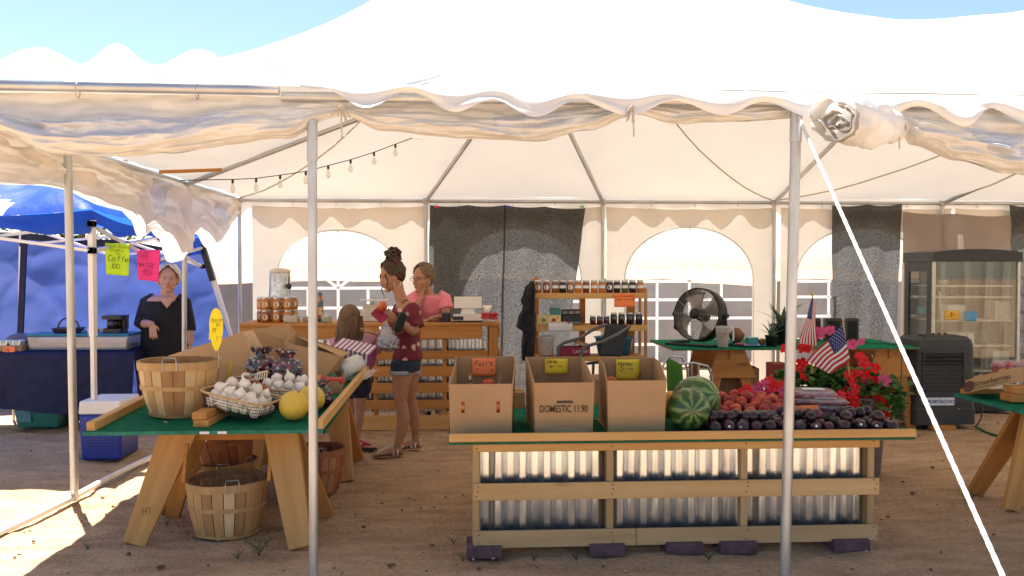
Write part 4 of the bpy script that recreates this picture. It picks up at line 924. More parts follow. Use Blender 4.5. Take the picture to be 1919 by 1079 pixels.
# balloon shaped sign on a wire in the basket
YEL = mat('bright yellow card', (.92, .74, .0), .6, var=.02)
p = at(405, 617, 5.12); t = thing('balloon_sign', p, 'yellow balloon shaped card sign on a wire above the basket', 'sign')
pl = []
for k in range(28):
    a = PI*2*k/28; pl.append(p + V((.043*cos(a)*(1-.22*max(0, -sin(a))), 0, .105*sin(a) + (.018 if sin(a) > 0 else -.02*abs(sin(a))))))
rz = M.Rotation(rad(-12), 3, 'Z'); pl = [p + rz @ (q-p) for q in pl]; so_ = MB().prism(pl, (.0, .002, 0)).build('card', YEL, t)
st = [at(x, y, 5.125) for x, y in ((398, 627), (391, 624), (392, 631), (391, 637), (396, 634), (400, 637))]; MB().prism(st, (0, .002, 0)).build('card_knot', YEL, t)
hand([('Apples', -.030, .045, .020), ('#2', .0, .018, .018), ('M', -.022, -.018, .028), ('1.-', -.002, -.06, .024)], p+V((0, -.001, 0)), rz @ V((1, 0, .05)), (0, 0, 1), so_, rz @ V((0, -1, 0)), seed=5, wt=.07)
MB().tube([at(407, 652, 5.12), at(410, 640, 5.12), at(410, 668, 5.12), at(409, 690, 5.14)], .002, 5).build('wire', STEEL, t)

# ------------------------------------------------------------------ props and wire baskets of garlic
def tb(px, py, Y, dz=0): v = at(px, py, Y); return V((v.x, Y, tz(Y)+dz))
for k, lab in enumerate(('lower pine block under the tilted garlic basket', 'upper pine block propping the tilted garlic basket')):
    a = at(362 if k == 0 else 358, 790, 4.93); b_ = at(428 if k == 0 else 436, 765, 5.25)
    board('pine_block', V((at(376-3*k, 790, 4.94).x, 4.94, tz(4.94)+.022+.042*k)), V((at(418-2*k, 770, 5.28).x, 5.28, tz(5.28)+.022+.042*k)), .088-.004*k, .040, PINE_ORANGE, None, label=lab, cat='wood block')
GARL = mat('garlic skin', (.82, .745, .64), .55, 0, .10, 40, .2, 70, rvar=.12, stretch=(1, 1, .25))
GARP = [(.05, -.78), (.35, -.80), (.78, -.62), (1, -.2), (.95, .18), (.70, .52), (.38, .80), (.20, 1.05), (.15, 1.35), (.13, 1.55)]
garlic_me = [fruit_mesh('garlic_bulb', .035, GARP, GARL, 18, 0, lobes=6, lob_amp=.05, seed=k) for k in range(2)] + [fruit_mesh('garlic_bulb', .035, GARP[:-2]+[(.17, 1.15)], GARL, 18, 0, lobes=5, lob_amp=.06)]
WIRE = mat('dark basket wire', (.025, .025, .028), .5, .5); CANE = mat('woven cane rim', (.56, .37, .17), .7, 0, .25, 90, .4, 120)
def wire_basket(c, L, D, H, yaw, roll, label, n, lab2, red=()):
    c = V(c); rot = M.Rotation(yaw, 3, 'Z') @ M.Rotation(roll, 3, 'Y'); P = lambda x, y, z: c + rot @ V((x, y, z)); t = thing('wire_basket', c, label, 'basket')
    def rr(z): return .84+.16*z/H
    def outline(z, N=28, pw=.38):
        o = []
        for k in range(N):
            a = 2*PI*k/N; ca, sa = cos(a), sin(a); o.append(P(math.copysign(abs(ca)**pw, ca)*L/2*rr(z), math.copysign(abs(sa)**pw, sa)*D/2*rr(z), z))
        return o
    w_ = MB()
    for k in range(5):
        o = outline(H*k/5*.98); w_.tube(o+[o[0]], .0016, 4, cap=False)
    lo, hi = outline(0, 40), outline(H, 40)
    for a, b in zip(lo, hi): w_.tube([a, b], .0014, 4, cap=False)
    for k in range(9):
        x = -L/2*.8+L*.8*k/8; w_.tube([P(x, -D/2*.84, 0), P(x, D/2*.84, 0)], .0014, 4, cap=False)
    w_.build('wire_mesh', WIRE, t)
    o = outline(H, 60); MB().tube(o+[o[0]], [.0075*(1+.22*sin(i*2.4)) for i in range(61)], 6, cap=False).build('cane_rim', CANE, t)
    q = random.Random(5); k = 0
    for lay in range(4):
        nx, ny_ = int(L*.9/.060)-lay, max(1, int(D*.9/.060)-lay)
        for i in range(nx):
            for j in range(ny_):
                x = (-L*.84/2+.036+(L*.84-.072)*i/max(1, nx-1)) if nx > 1 else 0; y = (-D*.84/2+.036+(D*.84-.072)*j/max(1, ny_-1)) if ny_ > 1 else 0
                sh = 1-.13*lay; p_ = P(x*sh+q.uniform(-.009, .009), y*sh+q.uniform(-.009, .009), .030+.040*lay+q.uniform(-.004, .010))
                put(q.choice(garlic_me), 'garlic_bulb', p_, f'{lab2}, {("bottom", "second", "third", "top")[lay]} layer, {ROWN[j]} row, {ORD[i]} from the bushel basket', 'garlic', 'garlic bulbs', q.uniform(.88, 1.12)*(1), 1.7 if q.random() < .7 else .5, q)
    return t
cA = V((at(447, 760, 5.14).x, 5.17, tz(5.17)+.052)); wire_basket(cA, .41, .32, .095, rad(-16), rad(11), 'black wire basket with cane rim full of white garlic, tilted on blocks', 3, 'garlic in the tilted wire basket')
cB = V((at(540, 745, 5.5).x, 5.52, tz(5.5)+.03)); wire_basket(cB, .42, .30, .095, rad(-12), rad(2), 'second wire basket of garlic between the tilted one and melons', 2, 'garlic in the basket by the melons')
cC = V((at(455, 735, 5.58).x, 5.62, tz(5.6)+.02)); wire_basket(cC, .30, .26, .10, rad(10), 0, 'rear wire basket of garlic with a yellow card stuck in it', 2, 'garlic in the rear basket')
SHAL = mat('brown shallot skin', (.36, .12, .045), .5, 0, .25, 50, .3, 60); sh_me = fruit_mesh('shallot', .028, GARP[:-2], SHAL, 14, 0, lobes=4, lob_amp=.04)
for px, py, Y, lab in ((462, 712, 5.38, 'brown shallot cluster beneath the spatula blade'), (478, 715, 5.38, 'brown shallot in the middle of the garlic'), (491, 726, 5.33, 'brown shallot nearest the white carton'), (500, 732, 5.30, 'small brown shallot beside the second garlic basket'), (452, 711, 5.40, 'brown shallot closest to the bushel basket')):
    p = at(px, py, Y); put(sh_me, 'shallot', p, lab, 'shallot', 'brown shallots among the garlic', 1.0)
p0, p1 = at(424, 712, 5.5), at(431, 677, 5.52); d = (p1-p0)
MB().prism([p0+V((-.012, 0, 0)), p0+V((.018, 0, 0)), p1+V((.014, 0, .0)), p1+V((-.004, 0, .006))], (0, .003, 0)).build('price_card', mat('dull yellow card', (.56, .38, .05), .7), label='narrow dull yellow card stuck upright in the rear garlic basket', cat='price card')
sp_ = thing('spatula', at(470, 705, 5.3), 'slotted pale spatula lying across the garlic', 'spatula'); SPM = mat('brushed tongs metal', (.50, .47, .42), .35, .7)
MB().tube([at(430, 708, 5.36), at(465, 704, 5.30), at(487, 700, 5.27)], [.006, .006, .008], 6).build('handle', SPM, sp_)
MB().tube([at(433, 714, 5.34), at(470, 712, 5.28), at(490, 708, 5.26)], [.005, .005, .006], 6).build('second_handle', SPM, sp_)
for k in range(5):
    a, b_ = at(483+4.5*k, 699-.9*k+1, 5.255), at(481+4.5*k, 712-.6*k, 5.245); MB().bar(a, b_, .007, .003, (0, 1, 0)).build('blade_strip', mat('pale plastic blade', (.62, .52, .38), .5), sp_)
MB().bar(at(482, 699, 5.256), at(502, 694.5, 5.25), .005, .008).build('blade_edge', MC['pale plastic blade'], sp_)
YM = mat('yellow melon rind', (.74, .48, .045), .45, 0, .18, 7, .15, 30, second=(.60, .42, .06))
mel = [(.05, -.97), (.4, -.92), (.75, -.65), (.95, -.3), (1, .0), (.95, .33), (.75, .66), (.4, .92), (.05, .99)]
for px, Y, r, lab in ((551, 5.10, .087, 'round yellow melon in front at the table edge'), (583, 5.32, .084, 'round yellow melon partly behind the front tent pole')):
    me = fruit_mesh('yellow_melon', r, mel, YM, 30, 0, lobes=10, lob_amp=.010); p = tb(px, 760, Y, r+.002); o = bpy.data.objects.new('yellow_melon', me); _link(o, None, M.Translation(p) @ M.Rotation(.7, 4, 'Y') @ M.Rotation(.4, 4, 'X')); tag(o, lab, 'melon', 'yellow melons on the garlic table')
    MB().sph(p+V((.03, -.02, r*.9)), (.006, .006, .010), 6, 5).build('stem_scar', mat('brown scar', (.3, .15, .06), .9), o)
# flat white and red carton with berry bags on it
wc = thing('flat_carton', tb(550, 715, 5.75), 'flat white carton with red lid strip under the berry bags', 'carton'); wx0, wx1 = at(496, 715, 5.6).x, at(594, 715, 5.6).x
rz = M.Rotation(rad(-4), 3, 'Z'); cc = V(((wx0+wx1)/2, 5.78, tz(5.75)+.085))
MB().box(cc, (wx1-wx0, .36, .05), rz).build('upper_tray', mat('white card', (.66, .64, .64), .7), wc, bevel=.002); MB().box(cc-V((0, 0, .044)), (wx1-wx0-.004, .355, .035), rz).build('red_band', mat('red card', (.36, .02, .04), .6), wc); MB().box(cc-V((0, 0, .072)), (wx1-wx0-.008, .35, .019), rz).build('base_tray', CARD, wc)
MB().box(cc+V((.03, -.03, .0262)), (.16, .2, .0012), rz).build('lid_print', mat('red card', (.36, .02, .04), .6), wc)
printed('LEFT', cc+rz @ V((.10, -.1815, -.006)), rz @ V((1, 0, 0)), (0, 0, 1), .011, wc, rz @ V((0, -1, 0)), INK, 1.3)
p = at(588, 715, 5.56); paper('price_card', (p.x, 5.585, p.z), (1, .1, 0), (0, .5, 1), .075, .085, NEON_ORANGE, 'neon orange card draped on the flat carton beside the tent pole', 'price card', None, None, .012)
def bagmat():
    m, t, p, o = _nodes('berry print bag'); tc = t.nodes.new('ShaderNodeTexCoord'); v = t.nodes.new('ShaderNodeTexVoronoi'); v.inputs['Scale'].default_value = 62; t.links.new(tc.outputs['Object'], v.inputs['Vector'])
    sx = t.nodes.new('ShaderNodeSeparateXYZ'); t.links.new(v.outputs['Color'], sx.inputs[0]); r = t.nodes.new('ShaderNodeValToRGB'); r.color_ramp.interpolation = 'CONSTANT'; e = r.color_ramp.elements
    e[0].position = 0; e[0].color = (.05, .02, .04, 1); e[1].position = .86; e[1].color = (.42, .40, .38, 1)
    for ps, c in ((.25, (.30, .02, .035)), (.42, (.035, .10, .04)), (.55, (.02, .03, .11)), (.68, (.05, .025, .04)), (.78, (.22, .015, .03))): k = e.new(ps); k.color = (*c, 1)
    t.links.new(sx.outputs[0], r.inputs[0]); t.links.new(r.outputs[0], p.inputs['Base Color']); p.inputs['Roughness'].default_value = .18; p.inputs['Coat Weight'].default_value = .8
    t.links.new(_bump(t, tc.outputs['Object'], 30, .9, .02), p.inputs['Normal']); return m
BAG = bagmat()
def bag(c, rx, ry, h, label, seed, mt=BAG, lean=0):
    c = V(c)
    def f(u, v):
        a = 2*PI*u; z = v; r = (sin(PI*min(1, .12+z*.95))**.6 if z < .74 else .36+.42*max(0, z-.82)/.2)*(1+.34*fbm((cos(a)*1.5, sin(a)*1.5, z*3+seed), 1.7)+.09*sin(7*a+seed)*z)
        return c + V((rx*r*cos(a)+lean*z, ry*r*sin(a), h*z+.012*fbm((a, z*4, seed), 2)))
    return MB().sheet(f, 36, 24).build('berry_bag', mt, label=label, cat='bag', group='printed bags of cherries', solid=.0)
zc = cc.z+.026
bag((at(492, 700, 5.72).x, 5.76, zc), .095, .085, .235, 'printed bag of cherries leaning on the big open carton', 1, lean=-.02); bag((at(541, 700, 5.66).x, 5.66, zc), .098, .085, .225, 'printed bag of cherries standing on the flat white carton', 4, lean=-.015)
CLEARBAG = clear('thin produce bag', (.88, .86, .84), .45, .2, .5, 1, 30, (.55, .5, .5))
bag((at(602, 735, 5.45).x, 5.48, tz(5.5)+.002), .062, .075, .17, 'crumpled bag of cherries beside the melon behind the pole', 7, BAG)
# big open cartons at the back of the table
def carton(name, base, vx, vy, h, flaps, label, mt=CARD, inn=CARD_IN, tilt=None):
    """open carton: base corner, side vectors, height, flaps = {side: (outward lean, length)}"""
    b0, vx, vy = V(base), V(vx), V(vy); up = vx.cross(vy).normalized()*h if tilt is None else V(tilt); t = thing(name, b0+(vx+vy)/2, label, 'cardboard box')
    c = [b0, b0+vx, b0+vx+vy, b0+vy]; nr = [-vy.normalized(), vx.normalized(), vy.normalized(), -vx.normalized()]; u = up.normalized()
    for k in range(4):
        a, b_ = c[k], c[(k+1) % 4]; MB().prism([a, b_, b_+up, a+up], -nr[k]*.005).build('side_panel', mt, t)
        if k in flaps:
            ln, L = flaps[k]; d = (u*cos(ln)+nr[k]*sin(ln))*L; e = (b_-a)*.012; MB().prism([a+up+e, b_+up-e, b_+up+d-e*2, a+up+d+e*2], -nr[k]*.004).build('flap', mt, t)
    MB().prism([c[0]+u*.003, c[1]+u*.003, c[2]+u*.003, c[3]+u*.003], u*.004).build('bottom_panel', inn, t); return t
# carton A: its tall panels fold open behind the bushel basket
A = tb(372, 700, 6.0); t = thing('open_carton', A, 'large opened out carton with tall tilted panels behind the basket', 'cardboard box')
pan = lambda q, nm, mt: MB().prism(q, (0, .006, .002)).build(nm, mt, t)
pan([at(315, 667, 6.25), at(330, 735, 6.25), at(478, 720, 6.05), at(476, 690, 6.05), at(454, 622, 6.15)], 'side_panel', CARD)
pan([at(454, 622, 6.155), at(478, 712, 6.055), at(505, 705, 6.25), at(497, 660, 6.3), at(474, 618, 6.35)], 'corner_panel', mat('pale cardboard', (.60, .40, .225), .85))
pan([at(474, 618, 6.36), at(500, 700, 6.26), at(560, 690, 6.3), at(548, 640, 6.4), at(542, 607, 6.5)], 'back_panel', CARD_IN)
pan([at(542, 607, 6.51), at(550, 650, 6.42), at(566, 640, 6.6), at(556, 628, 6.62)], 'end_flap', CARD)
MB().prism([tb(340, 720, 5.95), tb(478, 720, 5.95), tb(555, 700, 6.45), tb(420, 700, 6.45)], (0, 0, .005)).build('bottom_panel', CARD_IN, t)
# carton B: long narrow carton lying tilted
B0 = tb(548, 700, 6.15, .02); B1 = tb(632, 700, 6.45, .0)
tB = thing('long_carton', B0, 'long narrow open carton leaning behind the tent pole', 'cardboard box')
q = [at(533, 651, 6.1), at(548, 628, 6.1), at(638, 668, 6.35), at(622, 700, 6.35)]; F = [at(535, 641, 6.1), at(640, 668, 6.3), at(624, 697, 6.3), at(598, 700, 6.2), at(545, 705, 6.1)]
MB().prism([at(533, 641, 6.1), at(638, 668, 6.3), at(626, 694, 6.3), at(600, 712, 6.2), at(537, 712, 6.1)], (.012, .006, 0)).build('front_panel', CARD, tB)
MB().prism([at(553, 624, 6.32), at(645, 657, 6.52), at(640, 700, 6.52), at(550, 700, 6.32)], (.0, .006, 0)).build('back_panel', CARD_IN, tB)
MB().prism([at(533, 641, 6.1), at(553, 624, 6.32), at(550, 700, 6.32), at(537, 712, 6.1)], (.006, 0, 0)).build('end_panel', CARD, tB); MB().prism([at(638, 668, 6.3), at(645, 657, 6.52), at(640, 700, 6.52), at(626, 694, 6.3)], (.006, 0, 0)).build('end_panel', CARD, tB)
MB().prism([at(556, 629, 6.31), at(642, 659, 6.5), at(657, 660, 6.48), at(640, 668, 6.32)], (0, 0, -.004)).build('flap', CARD, tB)
# striped carton at the far end, tipped towards the stand
STR = None
m, tN, pN, oN = _nodes('magenta striped card'); tc = tN.nodes.new('ShaderNodeTexCoord'); wv = tN.nodes.new('ShaderNodeTexWave'); wv.inputs['Scale'].default_value = 8.5; wv.bands_direction = 'X'; tN.links.new(tc.outputs['Object'], wv.inputs['Vector'])
rp = tN.nodes.new('ShaderNodeValToRGB'); rp.color_ramp.interpolation = 'CONSTANT'; rp.color_ramp.elements[0].color = (.30, .06, .17, 1); rp.color_ramp.elements[1].position = .5; rp.color_ramp.elements[1].color = (.72, .68, .68, 1); tN.links.new(wv.outputs[0], rp.inputs[0]); tN.links.new(rp.outputs[0], pN.inputs['Base Color']); STR = m
c_ = tb(664, 690, 6.95, .12); rS = M.Rotation(rad(-14), 3, 'Z') @ M.Rotation(rad(14), 3, 'X') @ M.Rotation(rad(12), 3, 'Y')
mwS = M.Translation(c_) @ rS.to_4x4(); ts = thing('striped_carton', c_, 'magenta and white striped carton in front of the long haired person', 'carton')
o = MB().box((0, 0, 0), (.30, .20, .15)).build('carton_body', STR, ts, bevel=.003); o.matrix_basis = mwS; WM[o.name] = mwS
o2 = MB().box((0, 0, 0), (.31, .21, .012)).build('carton_lid', STR, ts); o2.matrix_basis = mwS @ M.Translation((0, 0, .083)); WM[o2.name] = o2.matrix_basis.copy()
MB().sph(mwS @ V((.04, -.108, .05)), (.028, .003, .008), 12, 5, 0, rS).build('hand_slot', mat('dark slot', (.06, .03, .03), .9), ts)
# roll of produce bags
p, q = at(634, 698, 6.42), at(671, 679, 6.62); p.z += .0; t = thing('bag_roll', p, 'white roll of plastic produce bags at the table edge', 'roll'); RM = mat('milky plastic roll', (.66, .65, .60), .3, 0, .12, 20, .2, 50)
d = (q-p).normalized(); MB().tube([p, p+d*.004, q-d*.004, q], [.062, .068, .066, .06], 20).build('roll_body', RM, t); MB().tube([p-d*.001, p+d*.003], [.03, .03], 14).build('core', CARD_IN, t)
MB().sheet(lambda u, v: p.lerp(q, u)+V((.03+.14*v, -.03+.05*v, -.062-.0*v+.01*sin(6*u+3*v))), 8, 8).build('loose_end', clear('thin plastic film', (.95, .95, .95), .6, .15, .5, .6, 20), t)
for k in range(2): MB().sph(p.lerp(q, .55+.2*k)+V((-.015+.02*k, -.058, .028)), (.03, .004, .006), 8, 4).build('roll_print', mat('dark print', (.16, .15, .12), .6), t)
# small carton of tomatoes
c0 = tb(600, 720, 6.0); tc_ = carton('tomato_carton', tb(596, 725, 5.95), (.17, .03, 0), (-.03, .17, 0), .085, {1: (.3, .05)}, 'small low carton of wrapped red tomatoes near the bag roll')
TOM = fruit_mesh('tomato', .028, ROUND, mat('tomato red', (.55, .03, .015), .22, var=.2), 12)
for k in range(8): put(TOM, 'tomato', tb(598, 720, 5.95)+V((.03+.036*(k % 4), .05+.06*(k//4), .075+R.uniform(0, .01))), f'red tomato {ORD[k % 4]} in the {("front", "rear")[k//4]} row of the small carton', 'tomato', 'tomatoes in the small carton')
# ================================================================== long wooden sales counter
WY = 8.30; wz = 1.03
wc_ = thing('sales_counter', at(690, 800, WY), 'long oiled pine sales counter with slatted front and jars on top', 'counter')
wl, wr_ = at(447, 607, WY).x, at(938, 607, WY).x
for a, b, y0 in ((wl, at(640, 0, WY).x, 0), (at(640, 0, WY).x+.002, wr_, .003)):
    board('top_board', (a, WY+.16, wz-.015-y0), (b, WY+.16, wz-.015-y0), .30, .032, PINE_ORANGE, wc_, bevel=.004); board('top_board', (a, WY+.47, wz-.015), (b, WY+.47, wz-.015), .30, .032, PINE, wc_, bevel=.004)
for a, b in ((450, 592), (595, 712), (714, 786), (788, 905)):
    p, q = at(a, 628, WY+.03), at(b, 628, WY+.03); board('apron_board', (p.x, WY+.03, .945), (q.x-.004, WY+.03, .945), .02, .135, PINE_ORANGE, wc_)
xs0 = at(640, 0, WY).x
for ya, yb, mt in ((657, 673, PINE_ORANGE), (686, 705, PINE_ORANGE), (717, 736, PINE_ORANGE), (749, 766, PINE_ORANGE), (778, 808, PINE)):
    za, zb = at(800, yb, WY+.03).z, at(800, ya, WY+.03).z; za = max(za, .004)
    for a, b in ((wl+.02, xs0-.003), (xs0, wr_-.12)): board('slat', (a, WY+.035, (za+zb)/2), (b, WY+.035, (za+zb)/2), .02, zb-za, mt, wc_)
for x in (wl+.03, xs0, at(832, 0, WY).x, at(700, 0, WY).x): board('upright', (x, WY+.092, 0), (x, WY+.092, .87), .04, .09, PINE_ORANGE, wc_, up=(0, 1, 0))
for dy in (.045, .56): board('corner_post', (wr_-.065, WY+dy, 0), (wr_-.065, WY+dy, wz-.035), .085, .04, PINE_ORANGE, wc_, up=(0, 1, 0))
for z in (.93, .72, .50): board('end_board', (wr_-.008, WY+.02, z), (wr_-.008, WY+.60, z), .014, .09, PINE_ORANGE, wc_)
corr(WY+.15, wl+.05, wr_-.14, .16, .86, .076, .010, 'corrugated_sheet', wc_, CORR)
# honey jars in two layers
HONEY = mat('amber honey', (.52, .19, .025), .12, 0, .2, 8, coat=.6); HONEY2 = mat('dark honey', (.30, .085, .015), .12, 0, .2, 8, coat=.6)
LID = mat('silver jar lid', (.62, .60, .56), .3, .85); LABEL = mat('cream paper label', (.78, .68, .50), .7, var=.1, scale=60); WLAB = mat('white paper label', (.82, .80, .78), .6, var=.15, scale=70)
def jar(c, r, h, fill, label, group, lid=LID, lab='disc', labmt=LABEL, cat='jar'):
    c = V(c); t = thing('glass_jar', c, label, cat, group)
    MB().lathe([(r*.9, 0), (r, h*.05), (r, h*.70), (r*.92, h*.80), (r*.80, h*.84)], c, 14, cap=True).build('jar_body', fill, t)
    MB().lathe([(r*.84, h*.84), (r*.86, h*.85), (r*.86, h*.97), (r*.80, h)], c, 14, cap=True).build('lid', lid, t)
    d = (EYE-c); d.z = 0; d.normalize(); s = V((0, 0, 1)).cross(d)
    if lab == 'disc': MB().poly([c+d*(r*1.02)*cos(.62*k_)+s*r*.66*cos(a)*1+V((0, 0, h*.42+r*.66*sin(a))) for a, k_ in [(2*PI*k/14, abs(cos(2*PI*k/14))) for k in range(14)]]).build('paper_label', labmt, t)
    elif lab == 'band': MB().loft([[c+d*r*1.02*cos(a)+s*r*1.02*sin(a)+V((0, 0, z)) for a in [-1.0+2.0*k/8 for k in range(9)]] for z in (h*.36, h*.58)], 0, False, True, False).build('paper_label', labmt, t)
    return t
jr, jh = .039, .122
for lay, rowname in ((0, 'lower'), (1, 'upper')):
    for j, (Y, pxs) in enumerate(((8.42, (497, 518, 539)), (8.54, (489, 508, 529, 551)))):
        for k, px in enumerate(pxs):
            p = at(px, 590, Y); w1 = (('nearest the counter end', 'in the middle', 'next to the clear food tubs') if j == 0 else ('at the counter end', 'second from the counter end', 'third from the counter end', 'beside the steel dispenser foot'))[k]
            jar((p.x, Y, wz+.002+lay*jh), jr, jh, HONEY if lay or k else HONEY2, f'honey jar in the {rowname} layer, {"front" if j == 0 else "rear"} row, {w1}', 'stacked honey jars')
# galvanised drink dispenser with a black tap
p = at(523, 590, 8.62); ds = thing('drink_dispenser', (p.x, 8.66, wz), 'tapered galvanised drink dispenser standing behind the honey jars', 'dispenser'); c = V((p.x, 8.68, wz+.002))
GALV = mat('mottled zinc', (.62, .63, .63), .32, .8, .25, 30, .15, 40)
MB().lathe([(.115, 0), (.118, .02), (.100, .46), (.096, .475)], c, 24, cap=True).build('can_body', GALV, ds); MB().lathe([(.101, .475), (.104, .48), (.100, .50), (.06, .515), (.01, .52)], c, 24).build('lid', mat('cream lid', (.70, .64, .52), .5), ds)
q = at(541, 536, 8.58); b = MB(); b.tube([q+V((0, 0, .09)), q], .004, 5); b.lathe([(.001, -.008), (.022, -.008), (.03, 0), (.022, .008), (.001, .008)], q, 12, 0, M.Rotation(PI/2, 3, 'X')); b.build('hanging_tag', BLACK_PL, ds)
# tubs, bottle, scale, till
for px0, px1, h, Y, fill, lab in ((531, 562, .075, 8.40, mat('pale pastry', (.62, .45, .25), .7, var=.3, scale=60), 'long clear tub of pastries beside the honey jars'), (568, 592, .06, 8.52, MC['pale pastry'], 'clear tub partly behind the front tent pole'), (603, 622, .075, 8.42, mat('green dip', (.28, .50, .12), .6, second=(.55, .42, .2), scale=10), 'small clear tub with green base near the long haired person')):
    a, b_ = at(px0, 600, Y), at(px1, 600, Y); clamshell(((a.x+b_.x)/2, Y, wz+.003), b_.x-a.x, .12, h, lab, 0, 'clear food tubs on the sales counter', fill, False)
p = at(600, 590, 8.55); bt = thing('printed_bottle', (p.x, 8.55, wz), 'tall bottle with orange and teal printed wrap behind the small green tub', 'bottle'); c = V((p.x, 8.55, wz+.002))
vm, tv, pv, ov = _nodes('orange teal print'); tcv = tv.nodes.new('ShaderNodeTexCoord'); vo = tv.nodes.new('ShaderNodeTexVoronoi'); vo.inputs['Scale'].default_value = 28; tv.links.new(tcv.outputs['Object'], vo.inputs['Vector']); sv = tv.nodes.new('ShaderNodeSeparateXYZ'); tv.links.new(vo.outputs['Color'], sv.inputs[0]); rv = tv.nodes.new('ShaderNodeValToRGB'); rv.color_ramp.interpolation = 'CONSTANT'; ev = rv.color_ramp.elements
ev[0].color = (.70, .30, .04, 1); ev[1].position = .75; ev[1].color = (.65, .55, .35, 1)
for ps, cc_ in ((.35, (.05, .14, .17)), (.55, (.55, .12, .03))): k = ev.new(ps); k.color = (*cc_, 1)
tv.links.new(sv.outputs[0], rv.inputs[0]); tv.links.new(rv.outputs[0], pv.inputs['Base Color']); pv.inputs['Roughness'].default_value = .3
MB().lathe([(.030, 0), (.034, .01), (.034, .14), (.030, .19), (.018, .22), (.016, .25)], c, 14, cap=True).build('bottle_body', vm, bt); MB().lathe([(.017, .25), (.017, .28), (.002, .285)], c, 10).build('cap', mat('teal cap', (.02, .12, .15), .4), bt)
p = at(697, 590, 8.62); scq = thing('kitchen_scale', (p.x, 8.62, wz), 'beige counter scale with a flat pan, behind the person with the bun', 'scale'); BEIGE = mat('beige plastic', (.68, .62, .52), .5, var=.05); c = V((p.x, 8.62, wz))
MB().hexa([c+V((-.09, -.07, 0)), c+V((.09, -.07, 0)), c+V((.09, .07, 0)), c+V((-.09, .07, 0))], [c+V((-.085, -.06, .165)), c+V((.085, -.06, .165)), c+V((.085, .06, .165)), c+V((-.085, .06, .165))]).build('scale_body', BEIGE, scq, bevel=.008)
MB().tube([c+V((0, 0, .165)), c+V((0, 0, .20))], .02, 10).build('stem', STEEL, scq); MB().rbox(c+V((.03, 0, .205)), (.29, .18, .012), .03).build('pan', BEIGE, scq)
for k in range(4): MB().box(c+V((0, -.0675+.0022*k, .05+.03*k)), (.13, .002, .004)).build('grille_line', mat('shadow grey', (.42, .38, .32), .7), scq)
p = at(877, 600, 8.48); ti = thing('tablet_till', (p.x, 8.5, wz), 'white tablet till on its stand facing the person in pink', 'till'); c = V((p.x, 8.50, wz+.002)); WHT = mat('warm white plastic', (.80, .74, .66), .35, var=.02)
MB().rbox(c+V((.005, 0, .040)), (.30, .24, .052), .02).build('cash_drawer', WHT, ti, bevel=.003); MB().rbox(c+V((.0, 0, .007)), (.29, .23, .014), .02).build('drawer_base', BLACK_PL, ti); MB().box(c+V((-.095, -.1205, .037)), (.10, .003, .036)).build('slot_panel', BLACK_PL, ti)
MB().hexa([c+V((-.075, -.03, .066)), c+V((.075, -.03, .066)), c+V((.075, .06, .066)), c+V((-.075, .06, .066))], [c+V((-.055, -.02, .135)), c+V((.055, -.02, .135)), c+V((.055, .02, .135)), c+V((-.055, .02, .135))]).build('stand', WHT, ti, bevel=.006)
MB().rbox(V((0, 0, 0)), (.27, .014, .115), .006, M.Rotation(rad(-20), 3, 'X')).build('tablet', WHT, ti, bevel=.003).matrix_basis = M.Translation(c+V((0, -.01, .185)))
MB().box(c+V((.0, -.004, .135)), (.10, .03, .016)).build('hinge', BLACK_PL, ti)
MB().box(c+V((.19, .04, .10)), (.09, .003, .11)).build('receipt_holder', clear('clear acrylic', (.9, .92, .93), .7, .05, .3, 0), ti); MB().box(c+V((.185, .037, .095)), (.055, .002, .022)).build('receipt_slip', WHT, ti)
p = at(836, 600, 8.47); cr_ = thing('card_reader', (p.x, 8.47, wz), 'black card reader with a curled cable by the till', 'card reader'); MB().rbox(V((p.x, 8.47, wz+.045)), (.085, .12, .085), .02).build('reader_body', BLACK_PL, cr_, bevel=.006)
MB().tube([V((p.x-.04, 8.42, wz+.03)), V((p.x-.10, 8.38, wz+.05)), V((p.x-.16, 8.37, wz+.012)), V((p.x-.08, 8.35, wz+.008)), V((p.x-.02, 8.35, wz+.008))], .004, 6).build('cable', BLACK_PL, cr_)
p = at(917, 600, 8.42); rb_ = thing('berry_punnet', (p.x, 8.42, wz), 'clear punnet heaped with strawberries beside the till', 'punnet'); SBER = mat('strawberry red', (.50, .02, .025), .3, 0, .4, 90, .4, 120)
MB().rbox(V((p.x, 8.42, wz+.022)), (.15, .11, .036), .02).build('punnet_tray', SHELL, rb_)
sb = fruit_mesh('strawberry', .021, [(.08, -1.2), (.5, -.8), (.85, -.25), (1, .2), (.85, .6), (.4, .8), (.05, .8)], SBER, 10)
for k in range(20):
    o = bpy.data.objects.new('strawberry', sb); _link(o, rb_, M.Translation((p.x-.062+.031*(k % 5), 8.385+.035*((k//5) % 2)+.012*(k//10), wz+.04+.027*(k//10)+R.uniform(0, .008))) @ M.Rotation(R.uniform(0, 6), 4, 'X') @ M.Rotation(R.uniform(0, 6), 4, 'Z'))

